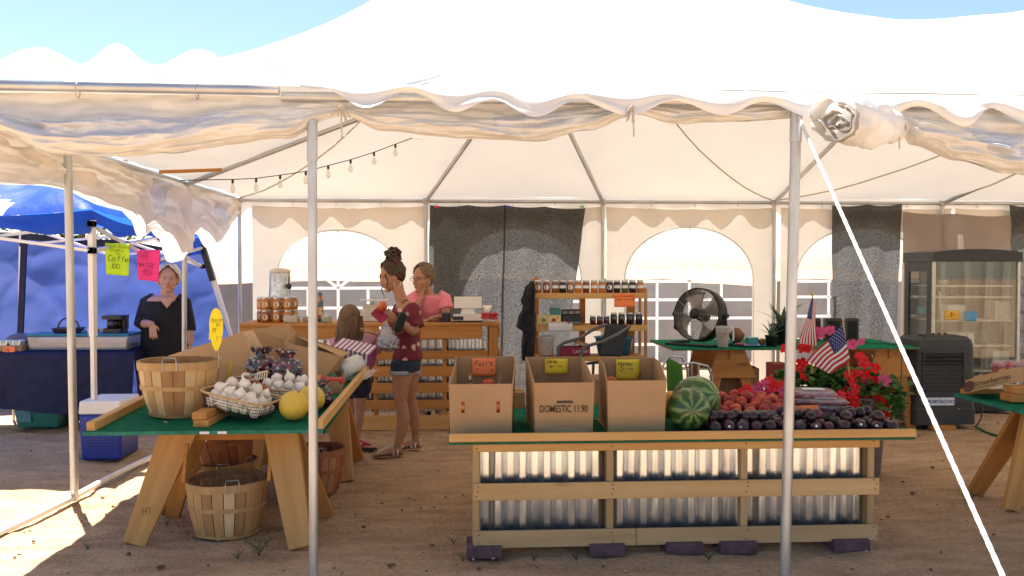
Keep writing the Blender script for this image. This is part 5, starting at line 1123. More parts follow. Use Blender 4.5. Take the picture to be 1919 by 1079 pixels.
# ================================================================== jam shelf
SY = 7.60; sz = lambda py: at(1100, py, SY).z; sx = lambda px: at(px, 600, SY).x
sh = thing('jam_shelf', (sx(1106), SY+.15, 0), 'open pine shelf unit holding jam jars behind the apple cartons', 'shelf')
for px in (1001, 1211):
    board('side_post', (sx(px), SY+.02, 0), (sx(px), SY+.02, sz(540)), .022, .04, PINE_ORANGE, sh, up=(0, 1, 0)); board('side_post', (sx(px), SY+.27, 0), (sx(px), SY+.27, sz(548)), .022, .04, PINE_ORANGE, sh, up=(0, 1, 0))
for py, pf in ((549, 558), (609, 619), (668, 676)):
    z = sz(py); board('shelf_board', (sx(1003), SY+.155, z-.009), (sx(1209), SY+.155, z-.009), .27, .016, PINE_ORANGE, sh); board('shelf_front', (sx(1002), SY, (sz(py)+sz(pf))/2-.004), (sx(1212), SY, (sz(py)+sz(pf))/2-.004), .018, sz(py)-sz(pf)+.004, PINE, sh)
board('back_post', (sx(1100), SY+.30, 0), (sx(1100), SY+.30, sz(552)), .055, .02, PINE_ORANGE, sh, up=(0, 1, 0)); board('back_post', (sx(1194), SY+.30, 0), (sx(1194), SY+.30, sz(552)), .075, .02, PINE_ORANGE, sh, up=(0, 1, 0)); board('back_post', (sx(1010), SY+.30, 0), (sx(1010), SY+.30, sz(520)), .05, .02, PINE_ORANGE, sh, up=(0, 1, 0))
cols = {'amber': (.30, .09, .02), 'brown': (.22, .06, .02), 'dark': (.03, .012, .02), 'orange': (.52, .17, .025), 'purple': (.07, .012, .03), 'olive': (.10, .085, .02), 'black': (.012, .01, .012)}
jm = {k: mat(k+' jam', c, .12, 0, .25, 10, coat=.6) for k, c in cols.items()}
top = [(1009, 'amber', 'disc'), (1025, 'brown', 'disc'), (1041.5, 'amber', 'band'), (1055.5, 'dark', 'band'), (1070, 'amber', 'disc'), (1085, 'orange', 'band'), (1099.5, 'brown', 'band'), (1115, 'orange', 'band'), (1129.5, 'orange', 'band'), (1144, 'purple', 'disc'), (1158, 'dark', 'band'), (1172.5, 'olive', 'band'), (1187, 'black', 'band'), (1201.5, 'orange', 'band')]
ordn = 'first second third fourth fifth sixth seventh eighth ninth tenth eleventh twelfth thirteenth fourteenth'.split()
for k, (px, c, l) in enumerate(top): jar((sx(px), SY+.045, sz(549)+.002), .0325, .112, jm[c], f'{c} jam jar with {"round" if l == "disc" else "straight"} white label, {ordn[k]} of the row from the jacket', 'jam jars on the top shelf', LID, l, WLAB)
for k, (px, r, h, c) in enumerate(((1113, .027, .078, 'purple'), (1126, .027, .078, 'purple'), (1139, .027, .078, 'purple'), (1152.5, .030, .105, 'black'), (1167, .030, .105, 'black'), (1183, .031, .105, 'black'), (1200, .031, .105, 'black'))): jar((sx(px), SY+.06, sz(609)+.002), r, h, jm[c], f'{"short purple" if k < 3 else "taller black"} jam jar, {ordn[k]} of the middle shelf row', 'jam jars on the middle shelf', LID, 'none')
# other things on the shelf
def sbox(name, px0, px1, py0, py1, dy, dp, mts, label, cat, base=None, bevel=.003):
    a, b_ = at(px0, py1, SY+dy), at(px1, py0, SY+dy); c = V(((a.x+b_.x)/2, SY+dy+dp/2, (a.z+b_.z)/2)); t = thing(name, c, label, cat); MB().box(c, (b_.x-a.x, dp, b_.z-a.z)).build('box_body', mts, t, bevel=bevel); return t, c, (b_.x-a.x, dp, b_.z-a.z)
t, c, d = sbox('tea_box', 1008, 1051, 590, 609, .05, .10, mat('cream printed card', (.68, .56, .28), .6, 0, .2, 25), 'cream box printed with red flowers on the middle shelf', 'box')
for dx, dz, r, cn, cc in ((.04, .0, .022, 'red', (.55, .03, .03)), (.075, .02, .014, 'orange', (.7, .25, .03)), (-.05, 0, .022, 'olive', (.25, .22, .05)), (.02, -.018, .012, 'red', (.55, .03, .03))): MB().sph(c+V((dx, -d[1]/2-.0005, dz)), (r, .001, r*.8), 10, 4).build('printed_flower', mat(cn+' print', cc, .6), t)
sbox('teal_packet', 1032, 1050.5, 577, 590, .06, .08, mat('teal card', (.05, .20, .18), .6, 0, .2, 40, stretch=(1, 1, 8)), 'teal packets stacked on the flowered box', 'packet')
t = thing('desk_caddy', at(1072, 605, SY+.1), 'black tiered desk caddy on the middle shelf', 'caddy'); a, b_ = at(1052, 607, SY+.06), at(1091, 580, SY+.06); xm = (a.x+b_.x)/2; zb_ = a.z+.004
MB().rbox((xm, SY+.13, zb_+.035), (b_.x-a.x, .15, .062), .02).build('caddy_body', BLACK_PL, t, bevel=.004); MB().hexa([V((a.x+.01, SY+.07, zb_+.066)), V((b_.x-.008, SY+.07, zb_+.066)), V((b_.x-.008, SY+.2, zb_+.066)), V((a.x+.01, SY+.2, zb_+.066))], [V((a.x+.012, SY+.10, zb_+.122)), V((b_.x-.01, SY+.10, zb_+.122)), V((b_.x-.01, SY+.2, zb_+.122)), V((a.x+.012, SY+.2, zb_+.122))]).build('caddy_lid', BLACK_PL, t, bevel=.008)
for k in range(3): MB().box((a.x+.035+.055*k, SY+.079+.0, zb_+.098), (.042, .004, .028), M.Rotation(rad(-28), 3, 'X')).build('compartment', mat('dull silver', (.28, .27, .25), .4, .5), t)
MB().box((xm, SY+.0525, zb_+.012), (b_.x-a.x-.02, .004, .012)).build('teal_strip', MC['teal card'], t)
tw = MB(); pa, pb_ = at(1027, 607, SY-.03), at(1073, 608, SY-.03)
tw.sheet(lambda u, v: V((pa.x+(pb_.x-pa.x)*u, SY+.06-.085*min(1, v*1.6), sz(609)+.010+.012*(1-v)-max(0, v-.55)*.13+.006*fbm((u*4, v*4, 1), 1.5))), 12, 12); o = tw.build('folded_towel', mat('white towel', (.72, .68, .66), .9, 0, .05, 10, .3, 90), label='folded white towel draped over the middle shelf edge', cat='towel', solid=.008)
MB().sph((sx(1066), SY-.02, sz(609)+.028), (.018, .012, .008), 8, 5).build('red_button', MC['red print'], label='small red knob lying on the white towel', cat='cap')
def pail(name, px0, px1, py0, py1, dy, taper, mt, label, cat, rim=.006):
    a, b_ = at(px0, py1, SY+dy), at(px1, py0, SY+dy); r = (b_.x-a.x)/2; c = V(((a.x+b_.x)/2, SY+dy+r*.0+.09, sz(668)+.003)); h = b_.z-c.z; t = thing(name, c, label, cat)
    MB().lathe([(.005, .003), (r*taper, .003), (r*.96, h*.93), (r, h*.94), (r+rim, h*.96), (r+rim, h), (r-.004, h), (r*.93, h*.9), (r*taper*.95, .012), (.003, .012)], c, 24).build('pail_body', mt, t)
    return t, c, r, h
t, c, r, h = pail('bucket', 1009, 1041, 631, 667, .03, .86, WHITE_PL, 'white plastic bucket on the bottom shelf', 'bucket'); MB().tube([c+V((r*cos(a), -r*.25-.10*abs(sin(a))*.6, h*.92-.04*sin(a))) for a in [PI*k/10 for k in range(11)]], .002, 5).build('bail_handle', STEEL, t)
for k in range(3): MB().box(c+V((.015, -r*.955, h*.62-.02*k)), (.05-.008*k, .003, .004)).build('printed_line', mat('grey print', (.45, .44, .44), .6), t)
pail('blue_tub', 1117, 1191, 632, 667, .10, .82, mat('blue plastic', (.015, .16, .30), .35, var=.05), 'blue plastic tub behind the black chair', 'tub', .008)
t, c, d = sbox('printed_carton', 1051, 1106, 650, 667, .04, .18, mat('crimson card', (.26, .012, .04), .6), 'crimson printed carton on the bottom shelf', 'carton'); printed('CAMPARI', c+V((-.025, -d[1]/2, -.015)), (1, 0, 0), (0, 0, 1), .030, t, (0, -1, 0), mat('pale print', (.7, .6, .55), .7), .8)
MB().box(c+V((.07, -.01, .06)), (.13, .14, .035), M.Rotation(.3, 3, 'Y')).build('paper_bag', CARD, label='brown paper bag on the crimson carton', cat='bag', bevel=.01)
MB().box(c+V((-.05, .0, .055)), (.12, .10, .014), M.Rotation(.2, 3, 'Z')).build('leaflet_stack', WHITE_PL, label='pale papers lying on the crimson carton', cat='papers')
p = at(1171, 562, SY-.03); a, b_ = at(1151, 575, SY-.02), at(1190, 550, SY-.02)
paper('orange_sign', (a+b_)/2, (1, 0, .01), (0, 0, 1), b_.x-a.x, b_.z-a.z, NEON_ORANGE, 'neon orange jam price sign on the shelf edge', 'sign', [('Local Homemade', .008, .088, .017), ('Jams Marmalade', .020, .058, .017), ('$7.99', .06, .024, .018)], None, .004, 9, wt=.10)
# black jacket on the shelf corner
def jack(u, v):
    py = 527+148*v; l = interp([(527, 994), (540, 983), (565, 976), (574, 980), (600, 970), (612, 967), (621, 979), (650, 977), (675, 978)], py); r = interp([(527, 1001), (545, 1003), (612, 1004), (675, 1000)], py); a = 2*PI*u; p, q = at(l, py, SY-.05), at(r, py, SY-.05); c = (p+q)/2; hw = (q.x-p.x)/2
    n = fbm((cos(a)*1.5, sin(a)*1.5, v*5), 2); return c+V((hw*cos(a)*(1+.10*n), .06*sin(a)*(1+.5*n)+.012*sin(a*5+v*6), 0))
MB().sheet(jack, 28, 30).build('black_jacket', mat('black cloth', (.008, .008, .010), .85, sheen=.1), label='black jacket hanging from the corner of the jam shelf', cat='jacket')
# black armchair in front of the shelf
CHY = 7.15; ch = thing('armchair', at(1140, 760, CHY), 'black mesh armchair with grey tube arms before the jam shelf', 'chair'); GTUBE = mat('grey powder coated tube', (.075, .075, .078), .4, .2); MESHB = mat('black chair mesh', (.022, .022, .024), .7, bump=.3, bscale=300)
A_, B_, C_, D_ = at(1136, 606, CHY), at(1181, 611, CHY+.03), at(1162, 668, CHY-.12), at(1124, 667, CHY-.15)
MB().sheet(lambda u, v: A_.lerp(B_, u).lerp(D_.lerp(C_, u), v)+V((0, .03*sin(u*PI), 0)), 10, 10).build('backrest', MESHB, ch, solid=.012)
MB().tube([at(1136, 608, CHY), at(1112, 617, CHY-.12), at(1085, 634, CHY-.26), at(1057, 642, CHY-.36), at(1046, 650, CHY-.4), at(1044, 690, CHY-.42), gz(1048, 800)+V((0, -.0, 0))], .014, 8).build('arm', GTUBE, ch)
MB().tube([at(1180, 612, CHY+.03), at(1158, 626, CHY-.14), at(1130, 640, CHY-.3), at(1100, 648, CHY-.42), at(1090, 656, CHY-.46), at(1088, 690, CHY-.48), gz(1092, 820)], .014, 8).build('arm', GTUBE, ch)
MB().sheet(lambda u, v: at(1095+55*u, 682-6*u, CHY-.45).lerp(at(1120+45*u, 678-4*u, CHY-.02), v), 8, 8).build('seat', MESHB, ch, solid=.02)
for a, b_ in ((at(1112, 684, CHY-.1), gz(1108, 790)), (at(1160, 678, CHY), gz(1172, 780))): MB().tube([a, b_], .012, 8).build('leg', GTUBE, ch)

# ================================================================== fan table
FY = 8.0; fz = at(1260, 653, FY).z; fl, fr = at(1260, 653, FY).x, at(1722, 655, FY).x
ft = thing('fan_table_top', ((fl+fr)/2, FY+.5, fz), 'green turf covered table top holding the drum fan and aloe pots', 'table top')
MB().box(((fl+fr)/2, FY+.5, fz-.012), (fr-fl, 1.0, .016)).build('plywood', MC['plywood edge'], ft); MB().sheet(lambda u, v: V((fl-.005+(fr-fl+.01)*u, FY-.006+1.012*v, fz+.001+.003*fbm((u*9, v*4, 2), 1))), 30, 10).build('turf_cloth', cloth('bright turf cloth', (.015, .20, .095), 0, .25, 25, .02, .5, 160), ft); MB().box(((fl+fr)/2, FY-.008, fz-.006), (fr-fl+.01, .004, .014)).build('turf_edge', MC['bright turf cloth'], ft)
def aframe(pt, pw, foot_l, foot_r, Y, nm, label):
    t = thing('sawhorse', (pt, Y, 0), label, 'sawhorse', 'wooden sawhorses'); z = fz-.022
    for dy in (0, .78):
        y = Y+dy; MB().prism([(pt-pw*.5, y, z), (pt+pw*.5, y, z), (pt+pw*.95, y, z-.27), (pt-pw*.80, y, z-.27)], (0, .018, 0)).build('gusset', PINE_ORANGE, t)
        for f, s in ((foot_l, -1), (foot_r, 1)): leg(t, V((pt+s*pw*.30, y+.04, z-.02)), V((f, y+.04, 0)), .10, .085, True)
    board('beam', (pt, Y-.02, z-.05), (pt, Y+.85, z-.05), .04, .085, PINE_ORANGE, t); return t
X_ = lambda px, Y=8.1: at(px, 700, Y).x
aframe(X_(1370), .26, X_(1322), X_(1424), 8.1, '', 'sawhorse with a broad pine gusset under the drum fan'); aframe(X_(1668), .26, X_(1620), X_(1712), 8.1, '', 'sawhorse hidden behind the red flowers under the fan table')
def onf(px, Y): return V((at(px, 640, Y).x, Y, fz+.004))
# drum fan
fc = at(1312, 590, 8.35); fan = thing('drum_fan', onf(1312, 8.35), 'black drum fan with wire grille tilted on a tube stand', 'fan'); ax = V((-.74, -.66, .16)).normalized(); ra = ax.to_track_quat('Z', 'Y').to_matrix(); FR = .258; DK = mat('dusty black metal', (.030, .027, .025), .45, .4, .2, 20)
MB().lathe([(FR-.012, -.07), (FR, -.075), (FR+.006, 0), (FR, .075), (FR-.012, .07), (FR-.006, 0), (FR-.012, -.07)], fc, 40, 0, ra).build('drum', DK, fan)
WIREF = mat('zinc wire', (.42, .41, .39), .35, .8)
for s in (-1, 1):
    g_ = MB()
    for k in range(1, 12):
        r = FR*k/12; zc_ = s*(.070+.03*(1-(k/12)**2)); g_.tube([fc+ra @ V((r*cos(a), r*sin(a), zc_)) for a in [2*PI*i/30 for i in range(31)]], .0016, 4, cap=False)
    for k in range(12):
        a = 2*PI*k/12; g_.tube([fc+ra @ V((FR*q*cos(a), FR*q*sin(a), s*(.070+.03*(1-q*q)))) for q in (.1, .4, .7, .98)], .0022, 4)
    g_.build('grille', WIREF, fan)
    MB().lathe([(.001, s*.105), (.055, s*.105), (.055, s*.098), (.001, s*.098)], fc, 18, 0, ra).build('grille_badge', DK, fan)
MB().lathe([(.001, -.09), (.06, -.09), (.065, -.05), (.05, .04), (.001, .05)], fc, 18, 0, ra).build('motor', DK, fan)
BL = mat('pale fan blade', (.40, .36, .31), .4, .4)
for k in range(4):
    a0 = 2*PI*k/4+.4; MB().sheet(lambda u, v, a0=a0: fc+ra @ V(((.05+.18*u)*cos(a0+(v-.5)*.95*(.5+.5*u)), (.05+.18*u)*sin(a0+(v-.5)*.95*(.5+.5*u)), (v-.5)*.07)), 8, 6).build('blade', BL, fan, solid=.002)
sd = V((ax.y, -ax.x, 0)).normalized(); base = onf(1312, 8.35)+V((0, 0, .012))
for s in (-1, 1):
    piv = fc+sd*s*(FR+.022); ft_ = base+sd*s*.27+V((-.0, .0, 0)); fo_ = base+sd*s*.25+V((ax.x, ax.y, 0))*.22; bo_ = base+sd*s*.25-V((ax.x, ax.y, 0))*.20
    MB().tube([piv, piv+(ft_-piv)*.5+sd*s*.02, bo_+V((0, 0, .03)), bo_, fo_], .012, 8).build('stand_tube', BLACK_METAL, fan); MB().tube([piv-sd*s*.03, piv+sd*s*.03], .022, 10).build('pivot_knob', BLACK_PL, fan)
a, b_ = base+sd*-.25+V((ax.x, ax.y, 0))*.22, base+sd*.25+V((ax.x, ax.y, 0))*.22; MB().tube([a, b_], .012, 8).build('stand_tube', BLACK_METAL, fan)
# pitcher, plate, cup
c = onf(1354, 8.06); t = thing('pitcher', c, 'milky plastic pitcher with faint fruit print beside the fan', 'pitcher'); MILK = clear('milky pitcher plastic', (.9, .9, .92), .15, .2, .75, 0, 7, (.78, .77, .76))
MB().lathe([(.001, 0), (.048, 0), (.052, .01), (.066, .19), (.070, .20), (.064, .20), (.05, .015), (.001, .012)], c, 20).build('pitcher_body', MILK, t); MB().tube([c+V((.062, 0, .185)), c+V((.10, 0, .175)), c+V((.105, 0, .10)), c+V((.100, 0, .06))], .009, 8).build('handle', WHITE_PL, t)
for dx, dz, cn in ((-.02, .13, 'red'), (.005, .11, 'orange'), (.01, .135, 'red'), (-.03, .10, 'olive')): MB().sph(c+V((dx, -.061, dz)), (.012, .003, .007), 8, 4).build('fruit_print', MC[cn+' print'], t)
c = onf(1402, 8.2); t = thing('blue_plate', c, 'shallow blue plate on the fan table', 'plate'); MB().lathe([(.001, .004), (.11, .004), (.165, .016), (.16, .012), (.10, .0), (.001, 0)], c, 28).build('plate_body', mat('sky blue plastic', (.05, .22, .42), .35), t)
a = onf(1409, 8.22)+V((0, 0, .012)); t = thing('teal_tub', a, 'teal food tub standing on the blue plate', 'tub'); MB().rbox(a+V((0, 0, .030)), (.105, .08, .06), .012).build('tub_body', mat('teal plastic', (.03, .25, .25), .35), t); MB().rbox(a+V((0, 0, .064)), (.112, .086, .010), .014).build('tub_lid', mat('pale teal lid', (.12, .36, .36), .35), t)
a = onf(1388, 8.16)+V((0, 0, .02)); MB().sph(a, (.05, .02, .014), 10, 6).build('red_peeler', mat('red plastic', (.5, .02, .03), .3), label='red plastic peeler on the blue plate', cat='utensil')
a = onf(1428, 8.22)+V((0, 0, .038)); MB().sph(a, (.035, .03, .033), 10, 6).build('bread_roll', mat('bread crust', (.36, .13, .05), .7), label='reddish brown roll on the plate rim', cat='roll')
a = onf(1381, 8.5); b = MB(); b.sheet(lambda u, v: a+V((.075*cos(6.283*u)*sin(.25+v*2.6)*(1+.15*fbm((cos(6.28*u), sin(6.28*u), v*3), 2)), .06*sin(6.283*u)*sin(.25+v*2.6), .15*v)), 20, 12); b.build('paper_bag', mat('brown kraft paper', (.28, .13, .07), .8, bump=.5, bscale=20), label='crumpled brown bag between pitcher and plate', cat='bag')
# aloe pots
ALOE = mat('aloe leaf', (.05, .10, .055), .45, 0, .35, 30, second=(.15, .22, .13)); POT = mat('black nursery pot', (.016, .018, .017), .5)
def aloe(c, r, h, n, L, label, seed):
    c = V(c); t = thing('potted_aloe', c, label, 'potted plant'); q = random.Random(seed)
    MB().lathe([(.001, 0), (r*.78, 0), (r*.98, h*.9), (r*1.04, h*.9), (r*1.04, h), (r*.94, h), (r*.92, h*.9), (.001, h*.88)], c, 20).build('pot', POT, t)
    for k in range(n):
        a = 2.4*k+q.uniform(-.3, .3); tilt = .25+.75*(k/n)+q.uniform(-.1, .15); l = L*q.uniform(.75, 1.1); m = MB(); rings = []
        d = V((cos(a), sin(a), 0)); s = V((-sin(a), cos(a), 0))
        for i in range(6):
            f = i/5; w_ = .026*(1-f)**.8*(L/.22)+.0008; p_ = c+V((0, 0, h*.86))+d*(l*f*sin(tilt*(.75+.5*f)))+V((0, 0, l*f*cos(tilt*(.75+.5*f))))
            rings.append([p_+s*w_, p_+d*-.004, p_-s*w_, p_+V((0, 0, -.008*(1-f)))])
        m.loft(rings, 0, True); m.build('leaf', ALOE, t)
    return t
aloe(onf(1466, 8.35), .115, .20, 13, .30, 'larger aloe in a black pot by the tent pole', 3); aloe(onf(1446, 8.14), .062, .105, 10, .17, 'small aloe in a dark pot in front of the larger aloe', 6)
# three black speakers along the back of the table
for px0, px1, lab in ((1524, 1538, 'narrow black panel speaker just behind the upright flag'), (1546, 1578, 'wide black panel speaker in the middle of the three'), (1585, 1609, 'black panel speaker nearest the fridge')):
    a, b_ = at(px0, 600, 8.7), at(px1, 600, 8.7); t = thing('panel_speaker', (a.x, 8.72, fz), lab, 'speaker', 'black panels on the fan table'); MB().rbox(V((0, 0, 0)), (b_.x-a.x, .235, .05), .018).build('speaker_body', BLACK_PL, t).matrix_basis = M.Translation(((a.x+b_.x)/2, 8.72, fz+.12)) @ M.Rotation(PI/2, 4, 'X')
    MB().box(((a.x+b_.x)/2, 8.693, fz+.12), ((b_.x-a.x)*.7, .002, .18)).build('speaker_cloth', mat('black speaker cloth', (.012, .012, .013), .9), t)
MB().tube([onf(1590, 8.3)+V((0, 0, .004)), onf(1615, 8.22)+V((0, 0, .03)), onf(1640, 8.25)+V((0, 0, .01)), onf(1662, 8.3)+V((0, 0, .005)), onf(1690, 8.05)+V((0, 0, .004)), at(1690, 680, 7.96), at(1688, 725, 7.96), at(1672, 760, 8.0)], .005, 6).build('power_wire', BLACK_PL, label='thin dark power cord trailing off the fan table', cat='cord')
MB().box(onf(1609, 8.25)+V((0, 0, .014)), (.06, .04, .025)).build('power_plug', WHITE_PL, label='white plug adapter lying on the green table', cat='plug', bevel=.006)
# things under the fan table
t = thing('folded_chair', gz(1262, 800), 'folded green fabric chair with grey tube frame behind the cartons', 'chair'); GRN = mat('lime green fabric', (.07, .22, .02), .8, 0, .1, 10, .2, 80); Y = 6.9
MB().sheet(lambda u, v: at(1250+26*u+4*v, 670+12*u, Y+.05*u).lerp(at(1252+28*u, 790+5*u, Y+.05*u), v)+V((0, .02*sin(u*6), 0)), 12, 10).build('fabric_panel', GRN, t, solid=.02)
MB().tube([at(1240, 690, Y), at(1252, 668, Y), at(1278, 669, Y+.05), at(1288, 690, Y+.05), at(1292, 790, Y+.05)], .011, 8).build('frame_tube', STEEL, t); MB().tube([at(1274, 682, Y-.02), at(1300, 680, Y), at(1326, 686, Y+.1), at(1334, 705, Y+.1), at(1336, 790, Y+.1)], .010, 8).build('frame_tube', STEEL, t)
for x in (1296, 1309): MB().tube([at(x, 682, Y), at(x+4, 800, Y)], .008, 8).build('frame_tube', STEEL, t)
def gbox(px0, px1, py0, py1, Y, dp, mt, label, nm='carton', cat='cardboard box', flap=None):
    a, b_ = at(px0, py1, Y), at(px1, py0, Y); t = thing(nm, ((a.x+b_.x)/2, Y, max(a.z, 0)), label, cat); z0 = max(a.z, .004); MB().box(((a.x+b_.x)/2, Y+dp/2, (z0+b_.z)/2), (b_.x-a.x, dp, b_.z-z0)).build('box_body', mt, t, bevel=.003)
    MB().box(((a.x+b_.x)/2, Y+dp/2, b_.z+.003), (b_.x-a.x-.004, dp*.46, .004)).build('lid_flap', mt, t); return t
gbox(1350, 1398, 706, 830, 8.2, .3, mat('dark carton', (.20, .10, .05), .85), 'dark open carton standing between the sawhorse legs'); gbox(1398, 1423, 690, 830, 8.3, .3, mat('red brown card', (.34, .16, .07), .85), 'tall red brown carton beside the sawhorse')
gbox(1450, 1476, 682, 712, 7.4, .2, mat('dark red box', (.24, .02, .02), .6), 'dark red box half behind the tent pole', 'red_box', 'box'); gbox(960, 984, 735, 820, 5.7, .25, mat('dim carton', (.36, .20, .09), .85), 'low carton seen in the gap between the first two apple cartons'); gbox(1116, 1140, 710, 830, 6.3, .3, MC['dim carton'], 'carton seen in the gap beside the honey crisp box')
# ================================================================== planters of red and pink flowers with two small flags
GLEAF = cloth('geranium leaf', (.055, .15, .03), .3, .35, 10, .04, 0, 10); SOIL = mat('planter clay', (.22, .20, .17), .8)
PET = {'red': cloth('red petal', (.78, .015, .02), .3, .2, 30, .03, 0, 10), 'pink': cloth('pink petal', (.72, .10, .26), .3, .2, 30, .03, 0, 10)}
def flower_me(cn):
    b = MB()
    for k in range(5):
        a = 2*PI*k/5; d = V((cos(a), sin(a), 0)); s = V((-sin(a), cos(a), 0)); r = .036
        b.add([V((0, 0, -.004)), d*r*.55+s*r*.42+V((0, 0, .006)), d*r*1.0+s*r*.38+V((0, 0, .010)), d*r*1.08+V((0, 0, .004)), d*r*1.0-s*r*.38+V((0, 0, .010)), d*r*.55-s*r*.42+V((0, 0, .006)), d*r*.6+V((0, 0, -.001))], [(0, 1, 6), (1, 2, 6), (2, 3, 6), (3, 4, 6), (4, 5, 6), (5, 0, 6)])
    b.sph((0, 0, .002), (.006, .006, .006), 6, 4, 1); me = b.mesh('flower'); me.materials.append(PET[cn]); me.materials.append(mat('flower heart', (.35, .12, .05), .7)); return me
FM = {k: flower_me(k) for k in PET}
def planter(px, Y, wpx, ztop, label, flowers, nl=900, drop=.35):
    c = V((at(px, 700, Y).x, Y, 0)); wd = wpx/(FPX/Y); t = thing('flower_planter', c, label, 'flowers', 'planters of red and pink flowers')
    MB().lathe([(.001, .0), (wd*.26, 0), (wd*.34, ztop-.2), (wd*.36, ztop-.18), (wd*.33, ztop-.2), (.001, ztop-.22)], c, 20).build('planter_pot', SOIL, t)
    l = MB()
    for i in range(nl):
        a = R.uniform(0, 6.28); rr = wd*.62*R.random()**.6; e = c+V((rr*cos(a), rr*sin(a)*.8, ztop-.12+.16*R.random()*(1-rr/wd)-drop*max(0, rr/wd-.25)*R.random()*1.6)); s = V((R.uniform(-1, 1), R.uniform(-1, 1), R.uniform(-.5, .6))).normalized()*R.uniform(.03, .06); u = s.cross(V((R.uniform(-1, 1), R.uniform(-1, 1), 1.2)).normalized())*.6
        l.poly([e, e+s*.3+u*.9, e+s*.75+u*.8, e+s, e+s*.75-u*.8, e+s*.3-u*.9])
    for i in range(26):
        a = R.uniform(0, 6.28); rr = wd*.5*R.random(); l.tube([c+V((0, 0, ztop-.25)), c+V((rr*.6*cos(a), rr*.6*sin(a), ztop-.08)), c+V((rr*cos(a)*1.2, rr*sin(a), ztop-.10-drop*rr/wd))], .003, 4)
    l.build('foliage', GLEAF, t)
    for fx, fy, cn in flowers:
        p = at(fx+R.uniform(-3, 3), fy+R.uniform(-3, 3), Y-.20+R.uniform(-.06, .10)); n_ = (EYE-p).normalized()+V((R.uniform(-.6, .6), R.uniform(-.2, .3), R.uniform(-.2, .8))); m4 = M.Translation(p) @ n_.to_track_quat('Z', 'Y').to_matrix().to_4x4() @ M.Rotation(R.uniform(0, 6), 4, 'Z') @ M.Scale(R.uniform(.8, 1.25), 4)
        o = bpy.data.objects.new('flower', FM[cn]); _link(o, t, m4)
    return t
fl1 = [(x, y, 'red') for x, y in ((1618, 678), (1643, 692), (1606, 700), (1638, 715), (1655, 728), (1668, 728), (1608, 665), (1594, 712), (1622, 705), (1585, 735), (1597, 742), (1610, 748), (1620, 745), (1640, 742), (1632, 757), (1649, 766), (1655, 775), (1600, 757), (1588, 750), (1612, 765), (1625, 772), (1640, 782), (1655, 790), (1598, 775), (1610, 785), (1603, 728), (1578, 742), (1650, 752), (1636, 771), (1660, 762), (1602, 715), (1580, 757), (1632, 800), (1650, 802), (1590, 700), (1605, 720))] + [(1615, 677, 'pink'), (1622, 710, 'pink'), (1595, 643, 'pink'), (1612, 642, 'pink'), (1656, 710, 'pink'), (1570, 742, 'pink')]
planter(1612, 6.35, 145, .78, 'planter of bright red flowers spilling down by the cooler', fl1, 1000, .5)
fl2 = [(1548, 622, 'pink'), (1540, 628, 'pink'), (1556, 618, 'pink'), (1536, 620, 'pink')] + [(x, y, 'red') for x, y in ((1518, 643), (1506, 655), (1500, 680), (1508, 704), (1514, 650), (1476, 655), (1540, 715), (1502, 690))]
planter(1535, 6.5, 150, .80, 'leafy planter with few red blooms where both flags stand', fl2, 1300, .25)
fl3 = [(x, y, 'red') for x, y in ((1394, 733), (1402, 728), (1398, 742), (1450, 722), (1462, 716), (1470, 738), (1458, 730), (1444, 716), (1408, 738), (1452, 742), (1480, 718), (1481, 735))] + [(x, y, 'pink') for x, y in ((1425, 722), (1436, 718), (1418, 745), (1430, 738), (1442, 740), (1448, 735), (1466, 730), (1420, 728), (1412, 750), (1456, 748))]
planter(1448, 6.2, 95, .66, 'low planter of pink and red flowers behind the peaches', fl3, 500, .2)
FR_, FW_, FB_ = cloth('flag red', (.50, .02, .035), .3, .05, 10, .02), cloth('flag white', (.74, .71, .68), .3, .05, 10, .02), cloth('flag blue', (.03, .04, .16), .3, .05, 10, .02)
def flag(label, pole, quad, Y, wave, seed, dyf):
    """small stick flag: quad = hoist top, hoist bottom, fly top, fly bottom in picture points"""
    t = thing('small_flag', at(*pole[-1], Y), label, 'flag'); a, b_, c, d = [at(*q, Y) for q in quad]
    def f(u, v):
        p = a.lerp(b_, v).lerp(c.lerp(d, v), u); return p+V((0, -dyf*u+wave*sin(u*7+v*3+seed)*(.3+u), .3*wave*sin(u*9+seed)))
    o = MB().sheet(f, 30, 26, mf=lambda u, v: 2 if (u < .42 and v < 7/13) else (0 if int(v*13) % 2 == 0 else 1)).build('flag_cloth', [FR_, FW_, FB_], t)
    st = MB()
    for r in range(7):
        for k in range(6 if r % 2 == 0 else 5):
            u = (.035 if r % 2 == 0 else .068)+.066*k; v = .045+.074*r; e = f(u, v); eu = (f(u+.012, v)-e); ev = (f(u, v+.018)-e); n_ = eu.cross(ev).normalized(); n_ = n_ if n_.dot(EYE-e) > 0 else -n_; e = e+n_*.0022; pts = []
            for i in range(10): rr = 1.15 if i % 2 == 0 else .5; an = 2*PI*i/10; pts.append(e+eu*rr*cos(an)+ev*rr*sin(an))
            st.poly(pts)
    st.build('stars', FW_, t, kind='stuff')
    MB().tube([at(*pole[0], Y+.012), at(*pole[1], Y+.012)], .0045, 6).build('stick', PINE, t); MB().sph(at(*pole[0], Y+.012)+V((0, 0, .008)), (.008, .008, .014), 8, 6).build('gilt_tip', mat('gilt', (.6, .38, .10), .35, .6), t)
flag('small stars and stripes flag hanging straight down its stick', ((1522.5, 553), (1522, 700)), ((1522, 558), (1527, 566), (1494, 642), (1529, 647)), 6.25, .010, 1, .03)
flag('small stars and stripes flag spread out over the leaves', ((1580, 601), (1592, 705)), ((1579, 607), (1593, 676), (1505, 674), (1548, 698)), 6.12, .010, 2, .06)

